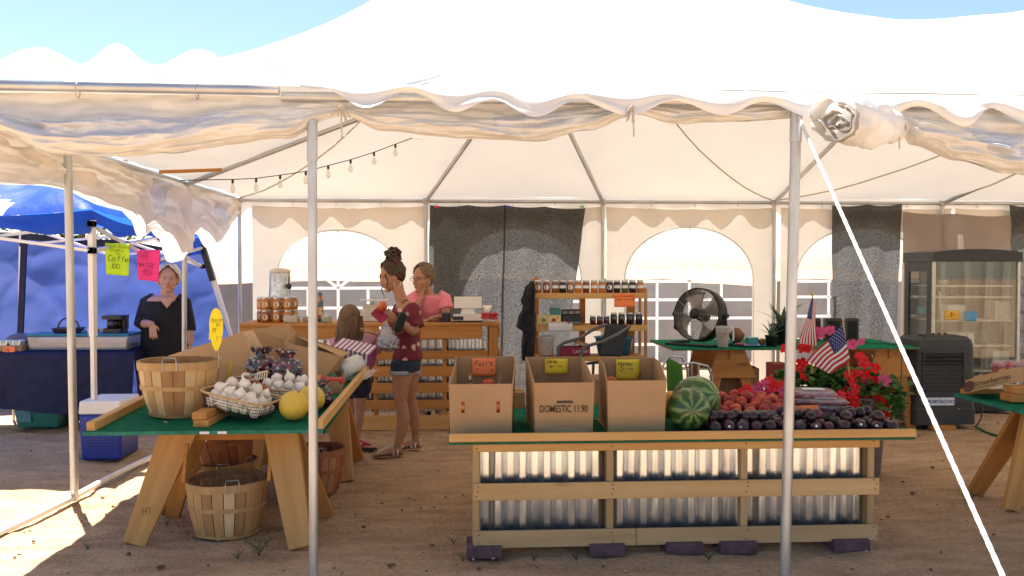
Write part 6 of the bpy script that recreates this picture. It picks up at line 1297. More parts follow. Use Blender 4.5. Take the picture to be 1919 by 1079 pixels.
# ================================================================== glass door fridge
RY = 8.95; x0, x1 = at(1745, 600, RY).x, at(1908, 600, RY).x; zf = at(1745, 484, RY).z; zb0 = .05; D_ = .58
fg = thing('display_fridge', ((x0+x1)/2, RY+.3, 0), 'tall black glass door display fridge with curved top', 'fridge'); FB = mat('black fridge steel', (.012, .012, .014), .35, .1); TRIM = mat('pale door trim', (.60, .57, .50), .4, .3); IN_ = mat('fridge lining', (.22, .21, .19), .5)
GLASS = clear('fridge glass', (.90, .92, .90), .90, .03, .25, .0, 7, (.75, .75, .72))
def capz(u): return zf+.10-.035*(2*u-1)**2*1.0
b = MB(); b.sheet(lambda u, v: V((x0-.012+(x1-x0+.024)*u, RY-.05+(D_+.05)*v, capz(u)-.0)), 20, 6); b.sheet(lambda u, v: V((x0-.012+(x1-x0+.024)*u, RY-.05, zf-.035+(capz(u)-zf+.035)*v)), 20, 3); b.sheet(lambda u, v: V((x0-.012, RY-.05+(D_+.05)*u, zf-.035+(capz(0)-zf+.035)*v)), 6, 3); b.sheet(lambda u, v: V((x0-.012+(x1-x0+.024)*u, RY-.05+(D_+.05)*v, zf-.035)), 6, 3); b.build('curved_header', FB, fg)
MB().box(((x0+x1)/2, RY+D_-.012, (zf+zb0)/2), (x1-x0, .02, zf-zb0)).build('back_panel', IN_, fg); MB().box(((x0+x1)/2, RY+D_/2, .14), (x1-x0-.004, D_-.004, .24)).build('base_cabinet', FB, fg)
for y in (RY+.045, RY+D_-.065): MB().box((x0+.012, y, (zf+.26)/2), (.024, .10 if y < 9.2 else .08, zf-.26)).build('side_post', FB, fg)
MB().box((x0+.012, RY+D_/2, zf-.09), (.022, D_-.02, .10)).build('side_rail', FB, fg); MB().box((x0+.012, RY+D_/2, .36), (.022, D_-.02, .20)).build('side_rail', FB, fg)
MB().box((x0+.014, RY+D_/2-.01, (zf+.3)/2), (.006, D_-.18, zf-.4)).build('side_glass', GLASS, fg); MB().box((x1-.012, RY+D_/2, (zf+.26)/2), (.022, D_-.03, zf-.27)).build('side_panel', IN_, fg)
dr = MB().box(((x0+x1)/2, RY-.012, (zf+.26)/2), (x1-x0-.06, .006, zf-.30)).build('door_glass', GLASS, fg)
for a, c, dd in (((x0+.015, RY-.014, (zf+.25)/2), None, (.03, .034, zf-.27)), ((x1-.015, RY-.014, (zf+.25)/2), None, (.03, .034, zf-.27)), (((x0+x1)/2, RY-.014, zf-.018), None, (x1-x0, .034, .034)), (((x0+x1)/2, RY-.014, .29), None, (x1-x0-.002, .033, .05))): MB().box(a, dd).build('door_frame', TRIM, dr, bevel=.003)
MB().tube([V((x0+.06, RY-.035, 1.0)), V((x0+.06, RY-.06, 1.02)), V((x0+.06, RY-.06, 1.28)), V((x0+.06, RY-.035, 1.3))], .008, 6).build('door_handle', TRIM, dr)
for z in (1.36, 1.24, .99, .72, .45):
    s_ = MB()
    for k in range(6): s_.bar((x0+.04, RY+.05+.085*k, z), (x1-.04, RY+.05+.085*k, z), .006, .006)
    s_.bar((x0+.05, RY+.04, z), (x0+.05, RY+.5, z), .006, .006); s_.bar((x1-.05, RY+.04, z), (x1-.05, RY+.5, z), .006, .006); s_.box(((x0+x1)/2, RY+.035, z), (x1-x0-.08, .006, .018)); s_.build('wire_shelf', TRIM, fg)
def inf(px, Y, z, wd, dp, h, mt, nm, label, cat='box'): x = at(px, 600, Y).x; return MB().rbox((x, Y, z+h/2+.006), (wd, dp, h), .012).build(nm, mt, label=label, cat=cat, bevel=.003)
inf(1783, RY+.2, .99, .19, .2, .16, WHITE_PL, 'white_basket', 'white plastic basket on a fridge shelf above the orange card', 'basket'); inf(1872, RY+.2, .99, .21, .2, .20, mat('cream basket', (.7, .66, .6), .5), 'cream_basket', 'cream slotted basket at the far side of a fridge shelf', 'basket')
inf(1800, RY+.2, .72, .2, .2, .13, mat('pale tub', (.62, .62, .58), .4), 'pale_tub', 'pale tub low in the fridge', 'tub'); inf(1835, RY+.22, .72, .10, .15, .16, mat('bottle green', (.03, .10, .05), .2), 'green_jars', 'dark green jars low in the fridge', 'jars'); inf(1870, RY+.2, .45, .22, .2, .2, WHITE_PL, 'white_crate', 'white crate on the bottom fridge shelf', 'crate'); inf(1775, RY+.2, .45, .2, .2, .16, mat('dark tub', (.10, .10, .10), .4), 'dark_tub', 'dark tub at the bottom of the fridge', 'tub')
inf(1727, RY+.3, 1.05, .05, .12, .07, mat('aqua tub', (.05, .35, .35), .4), 'aqua_tub', 'aqua tub behind the narrow fridge side window', 'tub'); inf(1766, RY+.15, 1.37, .05, .1, .05, mat('lime tub', (.5, .6, .3), .5), 'lime_tub', 'lime tub high in the fridge', 'tub')
for px, h, c_ in ((1782, .22, 'orange'), (1845, .24, 'black')): p = at(px, 600, RY+.25); MB().lathe([(.001, 0), (.03, 0), (.034, .03), (.034, h*.5), (.012, h*.8), (.010, h), (.001, h)], (p.x, RY+.25, 1.245), 12).build('bottle', mat('dark bottle glass', (.05, .02, .015), .1), label='dark bottle with %s label on the upper fridge shelf' % c_, cat='bottle')
for px0, px1, py0, py1, mt, lab, ln in ((1770, 1797, 582, 599, mat('amber card', (.85, .45, .04), .7), 'amber price card taped inside the fridge door', [('45-', .03, .035, .04)]), (1807, 1831, 583, 602, mat('sky blue card', (.10, .33, .55), .7), 'sky blue card taped inside the fridge door', None)):
    a, b_ = at(px0, py1, RY-.02), at(px1, py0, RY-.02); paper('price_card', (a+b_)/2+V((0, .004, 0)), (1, 0, 0), (0, 0, 1), b_.x-a.x, b_.z-a.z, mt, lab, 'price card', ln, None, .0, 12)
STRIP = clear('clear strip curtain', (.95, .93, .9), .86, .15, .55, .5, 14, (.75, .72, .68))
for k, px in enumerate((1757, 1800, 1842, 1878)):
    xa = at(px, 600, RY-.04).x; MB().sheet(lambda u, v: V((xa+.07*u*(1+.2*fbm((u, v, k), 2))+.02*sin(v*3+k), RY-.055-.02*sin(u*6+k+v*2), zf-.04-(zf-.45)*v)), 6, 14).build('plastic_strip', STRIP, fg)
# ================================================================== evaporative cooler
EY = 8.05; x0, x1 = at(1714, 700, EY).x, at(1832, 700, EY).x; zt_ = at(1770, 632, EY).z; xm = (x0+x1)/2; W_ = x1-x0
ec = thing('swamp_cooler', (xm, EY+.2, .04), 'dark grey evaporative air cooler with louvred front on a wood block', 'air cooler'); CG = mat('charcoal plastic', (.028, .028, .028), .55, 0, .25, 8, .1, 50)
def cring(z, k, dk=0, r=.05): 
    ring = []
    for qx, qy, a0 in ((1, 1, 0), (-1, 1, PI/2), (-1, -1, PI), (1, -1, 1.5*PI)):
        for i in range(5): a = a0+PI/2*i/4; ring.append(V((xm+qx*(W_/2*k-r)+r*cos(a), EY+.21+qy*(.21-dk-r)+r*sin(a), z)))
    return ring
b = MB(); b.loft([cring(.05, 1.0), cring(.20, 1.0), cring(.21, .985, .006), cring(.24, .985, .006), cring(.25, .97, .004), cring(.62, .95, .008), cring(zt_-.09, .95, .012), cring(zt_-.03, .92, .03), cring(zt_, .84, .06)], 0, True, False); b.build('cooler_body', CG, ec, bevel=.006)
MB().rbox((xm-.0, EY+.15, zt_+.006), (W_*.55, .14, .02), .02).build('control_panel', mat('glossy black', (.012, .012, .013), .25), ec)
for k in range(3): MB().lathe([(.016, 0), (.014, .016), (.001, .017)], (xm-.06+.06*k, EY+.13, zt_+.016), 10).build('knob', BLACK_PL, ec)
a, b_ = at(1731, 735, EY), at(1806, 662, EY); MB().box(((a.x+b_.x)/2, EY+.014, (a.z+b_.z)/2), (b_.x-a.x, .012, b_.z-a.z)).build('louvre_recess', mat('louvre black', (.006, .006, .006), .8), ec)
LV = mat('louvre grey', (.05, .05, .05), .4)
for k in range(10): z = a.z+.015+(b_.z-a.z-.03)*k/9; MB().box(((a.x+b_.x)/2, EY+.004, z), (b_.x-a.x, .024, .007), M.Rotation(rad(28), 3, 'X')).build('louvre', LV, ec)
for x in (a.x-.006, b_.x+.006): MB().box((x, EY+.004, (a.z+b_.z)/2), (.012, .016, b_.z-a.z+.02)).build('louvre_frame', CG, ec)
for z in (a.z-.008, b_.z+.008): MB().box(((a.x+b_.x)/2, EY+.004, z), (b_.x-a.x+.024, .015, .014)).build('louvre_frame', CG, ec)
a, b_ = at(1736, 760, EY-.01), at(1790, 745, EY-.01); c = (a+b_)/2; lb = MB().rbox((0, 0, 0), (b_.x-a.x, b_.z-a.z, .004), .014).build('badge', mat('badge white', (.62, .66, .72), .4), ec); mwb = M.Translation((c.x, EY+.000, c.z)) @ M.Rotation(PI/2, 4, 'X'); lb.matrix_basis = mwb; WM[lb.name] = mwb
printed('PORTACOOL', (a.x+.014, EY-.0025, c.z-.016), (1, 0, 0), (0, 0, 1), .034, lb, (0, -1, 0), mat('badge blue', (.03, .07, .26), .5), 1.02, .02, .15)
MB().lathe([(.001, 0), (.006, 0), (.006, .004), (.001, .004)], at(1796, 766, EY)+V((0, -.004, 0)), 8, 0, M.Rotation(PI/2, 3, 'X')).build('bolt', STEEL, ec)
pa, pb_ = at(1746, 812, EY-.03), at(1790, 812, EY-.03); board('pine_block', (pa.x, EY+.0, .024), (pb_.x, EY+.0, .024), .10, .045, PINE_ORANGE, None, label='short orange pine block under the cooler', cat='wood block'); board('pine_block', (pa.x, EY+.34, .024), (pb_.x, EY+.34, .024), .10, .045, PINE_ORANGE, None, label='second pine block, at the back under the cooler', cat='wood block')
HOSE = mat('green garden hose', (.01, .16, .06), .4)
MB().tube([at(1711, 738, 8.1), at(1700, 737, 8.0), at(1688, 745, 7.9), at(1675, 770, 7.75), gz(1666, 800)+V((0, 0, .02)), gz(1680, 806)+V((0, 0, .014)), gz(1712, 800)+V((0, 0, .012))], .012, 8).build('garden_hose', HOSE, label='green garden hose looping up to the brass tap of the cooler', cat='hose')
MB().tube([at(1704, 737, 8.02), at(1713, 738, 8.1)], .015, 8).build('brass_fitting', mat('brass', (.55, .36, .12), .35, .8), label='brass hose fitting at the side of the cooler', cat='fitting')
MB().tube([gz(1828, 803)+V((0, 0, .02)), gz(1850, 813)+V((0, 0, .012)), gz(1880, 822)+V((0, 0, .012)), gz(1905, 823)+V((0, 0, .012)), gz(1960, 818)+V((0, 0, .012))], .012, 8).build('garden_hose', HOSE, label='green hose on the sand running away behind the strawberry table', cat='hose')
MB().tube([at(1836, 740, 8.3), at(1842, 765, 8.25), at(1838, 785, 8.2), gz(1830, 800)+V((0, 0, .01))], .007, 6).build('power_cable', BLACK_PL, label='black power cable hanging beside the cooler', cat='cable')
gbox(1688, 1712, 660, 740, 8.75, .35, BLACK_PL, 'black box behind the cooler, below the fan table end', 'black_box', 'box')
# ================================================================== strawberry table at the edge
QZ = .72; p0 = at(1788, 738, 5.6); QX = p0.x; qt = thing('strawberry_table_top', (QX+.6, 5.0, QZ), 'green turf covered table top under the strawberry carton', 'table top')
MB().box((QX+.62, 4.95, QZ-.014), (1.22, 1.32, .016)).build('plywood', MC['plywood edge'], qt); MB().sheet(lambda u, v: V((QX+.004+1.23*u, 4.284+1.33*v, QZ-.003+.003*fbm((u*6, v*6, 7), 1))), 16, 16).build('turf_cloth', PLY_GREEN, qt); MB().sheet(lambda u, v: V((QX+.004, 4.284+1.33*u, QZ-.003-.024*v)), 16, 2).build('turf_side', MC['pale turf edge'], qt)
board('lip_block', (QX+.03, 5.56, QZ+.014), (QX+.30, 5.56, QZ+.014), .04, .032, PINE_ORANGE, qt)
f3 = [V((gz(1868, 944).x, 5.35, 0)), V((gz(1868, 944).x, 5.75, 0)), V((QX+1.3, 5.35, 0)), V((QX+1.3, 5.75, 0))]; trestle(QX+.42, QX+.95, 5.2, 5.6, QZ-.022, f3, 'sawhorse whose slanting leg stands under the strawberry table', .17, .10)
MB().box((at(1905, 738, 5.2).x+.03, 5.2, QZ+.03), (.20, .12, .05)).build('pine_block', PINE_ORANGE, label='lower pine block beneath the strawberry carton', cat='wood block', bevel=.003); MB().box((at(1905, 728, 5.2).x+.04, 5.2, QZ+.078), (.18, .12, .042)).build('pine_block', PINE_ORANGE, label='upper pine block beneath the strawberry carton', cat='wood block', bevel=.003)
# printed strawberry carton, tilted
P_ = [at(1809, 737, 5.40), at(1894, 718, 5.22), at(1894, 690, 5.22), at(1809, 713, 5.40)]; KR = mat('kraft carton', (.44, .26, .12), .8, var=.05)
st_ = thing('strawberry_carton', (P_[0]+P_[1])/2, 'tilted kraft carton printed strawberries at the picture edge', 'carton'); rt_ = (P_[1]-P_[0]).normalized(); nn = V((rt_.y, -rt_.x, 0)).normalized()*-1; nn = V((-rt_.y, rt_.x, 0)).normalized(); bk = nn*.30
fr_ = MB().prism([P_[0], P_[1], P_[2], P_[2]-(P_[2]-P_[3])*.12, P_[2]-(P_[2]-P_[3])*.14+V((0, 0, .012)), P_[2]-(P_[2]-P_[3])*.26+V((0, 0, .012)), P_[2]-(P_[2]-P_[3])*.28, P_[3]+(P_[2]-P_[3])*.40, P_[3]+(P_[2]-P_[3])*.38+V((0, 0, .012)), P_[3]+(P_[2]-P_[3])*.2+V((0, 0, .012)), P_[3]+(P_[2]-P_[3])*.18, P_[3]], nn*.005).build('front_panel', KR, st_)
E1 = P_[1]+rt_*.36+V((0, 0, -.0)); MB().prism([P_[1], V((P_[1].x+.26, P_[1].y+.10, P_[1].z+.01)), V((P_[2].x+.26, P_[2].y+.10, P_[2].z+.005)), P_[2]], V((-.02, .05, 0)).normalized()*.005).build('side_panel', KR, st_)
MB().prism([P_[0], P_[0]+bk, P_[3]+bk, P_[3]], rt_*.005).build('side_panel', KR, st_); MB().prism([P_[0]+bk, P_[1]+bk, P_[2]+bk, P_[3]+bk], -nn*.005).build('back_panel', CARD_IN, st_); MB().prism([P_[0]+V((0, 0, .01)), P_[1]+V((0, 0, .01)), P_[1]+bk+V((0, 0, .01)), P_[0]+bk+V((0, 0, .01))], (0, 0, .004)).build('bottom_panel', CARD_IN, st_)
uf = (P_[3]-P_[0]).normalized(); BRN = mat('brown ink', (.10, .035, .025), .7)
printed('Strawberries', P_[0]+(P_[1]-P_[0])*.20+(P_[3]-P_[0])*.36, rt_, uf, .034, fr_, -nn, BRN, .90, .012); MB().prism([P_[0]+(P_[1]-P_[0])*.16+(P_[3]-P_[0])*.17-nn*.002, P_[0]+(P_[1]-P_[0])*.95+(P_[3]-P_[0])*.20-nn*.002, P_[0]+(P_[1]-P_[0])*.95+(P_[3]-P_[0])*.27-nn*.002, P_[0]+(P_[1]-P_[0])*.16+(P_[3]-P_[0])*.24-nn*.002], -nn*.001).build('green_stripe', mat('green ink', (.06, .16, .03), .7), fr_)
cc_ = P_[0]+(P_[1]-P_[0])*.085+(P_[3]-P_[0])*.48-nn*.002; MB().poly([cc_+rt_*.034*cos(a)+uf*.036*sin(a) for a in [2*PI*k/20 for k in range(20)]]).build('round_mark', BRN, fr_)
clamshell(at(1895, 695, 5.45)+V((.06, .02, -.012)), .30, .20, .075, 'open clamshell of strawberries resting on the kraft carton', .2, 'strawberry clamshells', SBER, False)
c = at(1895, 695, 5.45)
for k in range(14): o = bpy.data.objects.new('strawberry', sb); _link(o, None, M.Translation(c+V((-.05+.037*(k % 7), -.06+.05*(k//7), .035+R.uniform(0, .012)))) @ M.Rotation(R.uniform(0, 6), 4, 'X')); tag(o, f'strawberry {ORD[k % 7]} in the {("front", "rear")[k//7]} row of the clamshell on the kraft carton', 'strawberry', 'strawberries in the kraft carton')
# ================================================================== blue pop up canopy beside the tent
TARP = cloth('blue tarp', (.055, .10, .36), .30, .06, 9, .04, .15, 20, .4, tcol=(.08, .14, .46)); CANB = cloth('blue canopy fabric', (.02, .085, .45), .40, .12, 4, .02, .4, 9, .5, tcol=(.03, .16, .72)); GREYP = cloth('grey canopy panel', (.55, .53, .52), .35, .05, 4, .04, .2, 8)
PWH = mat('white enamel tube', (.74, .73, .72), .35, .1, .05, 10); NAVY = mat('navy strap', (.01, .012, .035), .8)
FR2, FL2, RR2, RL2 = V((at(172, 424, 7.08).x, 7.08, 1.93)), V((-6.1, 7.2, 1.95)), at(380, 458, 9.8), at(42, 417, 9.9)
cn = thing('popup_canopy', (-4.4, 8.4, 0), 'blue pop up canopy on white folding legs beside the big tent', 'canopy')
def canf(u, v):
    p = FL2.lerp(FR2, u).lerp(RL2.lerp(RR2, u), v); m = 1-max(abs(2*u-1), abs(2*v-1)); n = fbm((p.x*1.2, p.y*1.2, 1), 1.3)
    p.z += .62*m**.75 + .06*n*(.3+m) + .035*sin(14*u+5*v)*m - .05*(1-m)*abs(sin(PI*u*2)) + .08; return p
MB().sheet(canf, 50, 50, mf=lambda u, v: 1 if (u < .78 and v < .35 and v < .05+.55*(.80-u)) else 0).build('canopy_top', [CANB, GREYP], cn)
def skirt(A, B, L, seed):
    return lambda u, v: A.lerp(B, u)+V((.05*fbm((u*6, v, seed), 1)*v, .06*fbm((u*6, v, seed+3), 1)*v-.03*v, .08-.05*abs(sin(PI*u*2))-(L+.05*fbm((u*4, 0, seed), 1)+(.10*max(0, 1-abs(u-.97)/.2)))*v))
MB().sheet(skirt(FL2, FR2, .10, 1), 60, 6).build('skirt', CANB, cn); MB().sheet(skirt(FR2, RR2, .10, 2), 40, 6).build('skirt', CANB, cn)
foot = gz(178, 859); legs = [(FR2, foot), (FL2, V((-6.1, 7.2, 0))), (RL2, V((at(36, 640, 9.9).x, 9.9, 0))), (RR2, V((at(474, 756, 9.8).x, 9.8, 0)))]
def sqbar(nm, p, q, s, mt=PWH): p, q = V(p), V(q); return MB().bar(p, q, s, s, (0.3, 1, 0)).build(nm, mt, cn)
for tp, ft_ in legs:
    sqbar('leg', tp.lerp(ft_, .45), ft_, .034); sqbar('leg_sleeve', tp, tp.lerp(ft_, .48), .045); MB().box(ft_+V((0, 0, .004)), (.09, .09, .008)).build('foot_plate', PWH, cn)
MB().bar(RL2+V((.045, -.03, .05)), V((legs[2][1].x+.0, 9.84, .0)), .06, .03, (0, 1, 0)).build('corner_strap', NAVY, cn)
MB().bar(RR2+V((.0, -.04, .0)), RR2.lerp(legs[3][1], .22)+V((0, -.04, 0)), .06, .05, (0, 1, 0)).build('corner_joint', BLACK_PL, cn)
for A, B, la, lb in ((FL2, FR2, 0, 0), (FR2, RR2, 0, 3), (RL2, RR2, 2, 3)):
    dn = V((0, 0, -.24)); N = 2; mk = lambda f, low: A.lerp(B, f)+(dn if low else V((0, 0, -.03)))
    for k in range(N):
        f0, f1 = k/N, (k+1)/N
        for s, (a, b) in enumerate(((mk(f0, 0), mk(f1, 1)), (mk(f0, 1), mk(f1, 0)))):
            o_ = V((.012, .018, 0))*(1 if s else -1); sqbar('truss_bar', a+o_, b+o_, .024)
        MB().box(mk((f0+f1)/2, 0).lerp(mk((f0+f1)/2, 1), .5), (.045, .05, .04)).build('truss_joint', BLACK_PL, cn)
    for f in (0, .5, 1):
        for low in (0, 1): MB().box(mk(f, low), (.055, .06, .05)).build('truss_joint', BLACK_PL, cn, bevel=.006)
c0 = (FR2+FL2+RR2+RL2)/4+V((0, 0, .45))
for p in (FR2, RR2, RL2): sqbar('roof_bar', p+V((0, 0, -.04)), p.lerp(c0, .6)+V((0, 0, -.12)), .022)
# tarp wall
def tarpf(u, v):
    pxt = -120+505*u; top = interp([(-120, 432), (0, 438), (200, 452), (345, 470), (385, 466)], pxt); pxb = -130+600*u
    a, b = at(pxt, top, 10.15), at(pxb, 756, 10.15); p = a.lerp(b, v); d = u*7+v*3.0
    p.y += .06*sin(d*1.3+fbm((u*2, v*2, 0), 1))*(.3+v) + .015*fbm((u*6+v*3, v*2-u*3, 4), 1.2) + .05*abs(sin(u*6-v*5+1.5*fbm((u*2, v*2, 8), 1))) + .03*abs(sin(u*13+v*9+2*fbm((u*3, v*2, 2), 1))) + .22*sm01((u-.80)/.2)*v; return p
MB().sheet(tarpf, 130, 70).build('blue_tarp', TARP, label='blue tarp hung as a wrinkled wall at the rear of the canopy', cat='tarp')
MB().sheet(lambda u, v: tarpf(u*.95, 0)+V((0, -.02, .02-.075*v)), 60, 2).build('tarp_hem', NAVY, label='dark strap running along the top of the blue tarp', cat='strap')
# hand written signs hung from the truss
NG, NP_ = mat('neon green card', (.52, .80, .015), .7, var=.03), mat('neon pink card', (.88, .035, .30), .7, var=.03)
def sign4(q, Y, mt, label, lines, seed):
    a, b, c, d = [at(*e, Y) for e in q]; o = MB().sheet(lambda u, v: a.lerp(b, u).lerp(d.lerp(c, u), v)+V((0, .012*sin(u*PI), 0)), 8, 8).build('paper_sign', mt, label=label, cat='sign', solid=.0015, group='hand written drink signs')
    hand(lines, d, (c-d), (a-d), o, (0, -1, 0), INK, .085, seed=seed); return o
sign4(((197, 455), (243, 457), (241, 517), (199, 514)), 7.35, NG, 'neon green sign offering organic coffee', [('Fresh Ground', .008, .225, .022), ('Organic', .04, .195, .022), ('Hot', .085, .168, .018), ('Coffee', .02, .115, .044), ('100', .04, .055, .036)], 3)
sign4(((256, 468), (300, 468), (297, 528), (259, 524)), 7.6, NP_, 'neon pink sign offering cold water', [('Ice', .06, .232, .022), ('Cold', .025, .198, .026), ('drink', .05, .176, .012), ('WATER', .010, .115, .034), ('50-', .045, .050, .042)], 4)
# table with navy cloth
TYa, TYb, TZ2 = 8.5, 9.2, .75; txa, txb = at(-70, 655, TYa).x, at(246, 655, TYa).x
nt_ = thing('folding_table', ((txa+txb)/2, 8.85, 0), 'folding table under the blue canopy beneath a navy cloth', 'table'); MB().box(((txa+txb)/2, 8.85, TZ2-.025), (txb-txa-.02, .68, .03)).build('tabletop', WHITE_PL, nt_)
for x in (txa+.15, txb-.15):
    for y in (8.58, 9.12): MB().tube([(x, y, 0), (x, y, TZ2-.04)], .014, 8).build('leg', STEEL, nt_)
CLOTH_N = cloth('navy table cloth', (.018, .022, .060), .05, .2, 14, .01, .3, 60, second=(.028, .032, .075))
def tcl(u, v):
    x = txa-.1+(txb-txa+.13)*u
    if v < .4: return V((x, TYb-(TYb-TYa)*v/.4, TZ2+.004))
    w_ = (v-.4)/.6; fold = .035*sin(x*9+1.2*sin(x*2.1))*w_+.02*fbm((x*2, w_, 0), 1.5)*w_; return V((x+.02*w_*fbm((x, w_, 4), 1), TYa-.012-.035*w_-fold, TZ2+.004-(.56+.03*sin(x*3.1))*w_))
MB().sheet(tcl, 110, 34).build('table_cloth', CLOTH_N, label='navy table cloth hanging to just above the sand', cat='tablecloth')
MB().sheet(lambda u, v: V((txb+.02+.05*v+.03*sin(u*12)*v, TYa-.012+(TYb-TYa)*u, TZ2+.003-(.45+.12*u)*v)), 20, 14).build('table_cloth', CLOTH_N, label='hanging end of the navy cloth beside the green bag', cat='tablecloth')
TLID = mat('teal lid plastic', (.02, .20, .27), .4); CBOX = clear('milky box plastic', (.85, .88, .9), .38, .2, .7, .2, 7, (.60, .62, .66)); PAP = mat('papers in the box', (.62, .62, .63), .8, 0, .1, 12)
for a, b, y, lab in ((47, 132, 8.62, 'long clear storage box with teal lid, further from the person in black'), (134, 240, 8.60, 'clear storage box with teal lid carrying the coffee maker')):
    pa, pb = at(a, 650, y), at(b, 650, y); c = V(((pa.x+pb.x)/2, y+.2, TZ2+.006)); w_ = pb.x-pa.x; t = thing('storage_box', c, lab, 'storage box', 'clear boxes with teal lids'); f = lambda k, z: [c+V((sx_*w_/2*k, sy_*.19*k, z)) for sx_, sy_ in ((-1, -1), (1, -1), (1, 1), (-1, 1))]
    MB().hexa(f(.90, .0), f(.98, .135)).build('box_body', CBOX, t, bevel=.01); MB().hexa(f(.84, .006), f(.86, .05)).build('contents', PAP, t); MB().hexa(f(1.0, .136), f(1.02, .158)).build('lid', TLID, t, bevel=.008)
zl = TZ2+.166
pa, pb = at(196, 620, 8.78), at(234, 620, 8.78); xm = (pa.x+pb.x)/2; w_ = pb.x-pa.x; t = thing('coffee_maker', (xm, 8.8, zl), 'black coffee maker standing on a teal lid', 'coffee maker'); MB().rbox((xm, 8.80, zl+.02), (w_*.95, .2, .04), .03).build('base', BLACK_PL, t); MB().rbox((xm, 8.86, zl+.10), (w_, .10, .14), .03).build('water_tank', BLACK_PL, t); MB().rbox((xm, 8.80, zl+.152), (w_*1.06, .2, .035), .03).build('brew_head', BLACK_PL, t, bevel=.005); MB().lathe([(.001, 0), (.05, .0), (.062, .05), (.05, .09), (.001, .09)], (xm, 8.755, zl+.041), 16).build('carafe', mat('dark glass', (.02, .015, .012), .06), t)
pa, pb = at(104, 625, 8.8), at(153, 625, 8.8); xm = (pa.x+pb.x)/2; w_ = pb.x-pa.x; t = thing('black_basket', (xm, 8.8, zl), 'small black basket with arched handle on a teal lid', 'basket'); MB().hexa([V((xm+sx_*w_*.42, 8.8+sy_*.08, zl)) for sx_, sy_ in ((-1, -1), (1, -1), (1, 1), (-1, 1))], [V((xm+sx_*w_*.5, 8.8+sy_*.1, zl+.05)) for sx_, sy_ in ((-1, -1), (1, -1), (1, 1), (-1, 1))]).build('basket_body', BLACK_PL, t, bevel=.006); MB().tube([V((xm-w_*.40*cos(a), 8.8, zl+.045+.10*sin(a))) for a in [PI*k/14 for k in range(15)]], .008, 6).build('handle', BLACK_PL, t)
for k, px in enumerate((160, 168, 180, 190)): p = at(px, 625, 8.74); MB().rbox((p.x, 8.75, zl+.012+.006*k), (.055, .09, .024+.012*(k % 2)), .01, M.Rotation(.5*k, 3, 'Z')).build('sachet_pack', [mat('blue sachet', (.05, .12, .25), .5), WHITE_PL, BLACK_PL, mat('grey sachet', (.3, .3, .32), .5)][k], label=('blue', 'white', 'black', 'grey')[k]+' sachet pack lying by the coffee maker', cat='packet')
for k, (px, lab) in enumerate(((8, 'white snack packets with green print at the picture edge'), (32, 'white snack packets with green print beside the storage box'))):
    p = at(px, 650, 8.62); t = thing('snack_packets', (p.x, 8.62, TZ2), lab, 'snacks'); MB().rbox((p.x, 8.66, TZ2+.035), (.12, .16, .06), .02).build('tray', CARD, t)
    for j in range(4): MB().box((p.x-.04+.027*j, 8.62, TZ2+.085), (.02, .10, .05), M.Rotation(.25*(j-1.5), 3, 'Y')).build('packet', WHITE_PL if j % 2 else mat('green white packet', (.5, .65, .45), .5, 0, .4, 40), t)
p = at(20, 652, 8.68); MB().sph((p.x+.02, 8.86, TZ2+.09), (.16, .1, .07), 12, 8).build('cloth_bundle', mat('dusty purple cloth', (.16, .12, .16), .8, bump=.5, bscale=20), label='dusty purple bundle behind the snack packets', cat='bundle')
a, b = at(6, 664, 8.53), at(28, 651, 8.53); paper('price_card', (a+b)/2+V((0, 0, .012)), (1, 0, 0), (0, .2, 1), b.x-a.x, b.z-a.z, NEON_ORANGE, 'small neon orange card in front of the snacks', 'price card', [('snack', .012, .036, .014), ('$1.00', .014, .012, .014)], None, .002, 6)
# tote, coolers, bag
TOTE = mat('teal tote plastic', (.02, .20, .17), .45, 0, .08, 5)
pa, pb = at(22, 790, 8.62), at(112, 790, 8.62); c = V(((pa.x+pb.x)/2, 8.85, .004)); w_ = pb.x-pa.x; t = thing('tote_bin', c, 'teal plastic tote bin under the navy tablecloth', 'bin'); f = lambda k, z: [c+V((sx_*w_/2*k, sy_*.22*k, z)) for sx_, sy_ in ((-1, -1), (1, -1), (1, 1), (-1, 1))]
MB().hexa(f(.86, 0), f(.98, .22)).build('bin_body', TOTE, t, bevel=.012); MB().hexa(f(1.0, .22), f(1.02, .25)).build('lid', TOTE, t, bevel=.006); MB().box(c+V((-.12, -.213, .12)), (.14, .004, .12), M.Rotation(-.10, 3, 'X')).build('paper_label', mat('blue green label', (.08, .25, .30), .6, 0, .3, 30), t)
def cooler(px0, px1, Y, h, dp, blue, label, lidh=.11):
    pa, pb = at(px0, 800, Y), at(px1, 800, Y); c = V(((pa.x+pb.x)/2, Y+dp/2, .004)); w_ = pb.x-pa.x; t = thing('cooler', c, label, 'cooler'); f = lambda k, z: [c+V((sx_*w_/2*k, sy_*dp/2*k, z)) for sx_, sy_ in ((-1, -1), (1, -1), (1, 1), (-1, 1))]
    MB().hexa(f(.93, 0), f(1.0, h-lidh)).build('cooler_body', blue, t, bevel=.018); MB().hexa(f(1.02, h-lidh+.002), f(.98, h)).build('lid', WHITE_PL, t, bevel=.014)
    for k in range(9): MB().box(c+V((0, -dp/2*.985, .08+.026*k)), (w_*.82, .008, .008)).build('moulded_rib', blue, t)
    for s in (-1, 1): MB().box(c+V((s*w_*.505, 0, h*.55)), (.02, .16, .05)).build('side_handle', WHITE_PL, t, bevel=.004)
cooler(147, 227, 7.14, .48, .42, mat('royal blue plastic', (.008, .035, .30), .4), 'royal blue cooler with white lid on the sand by the canopy leg'); cooler(256, 290, 9.25, .52, .4, mat('navy plastic', (.01, .015, .10), .4), 'darker blue cooler behind the bushel basket')
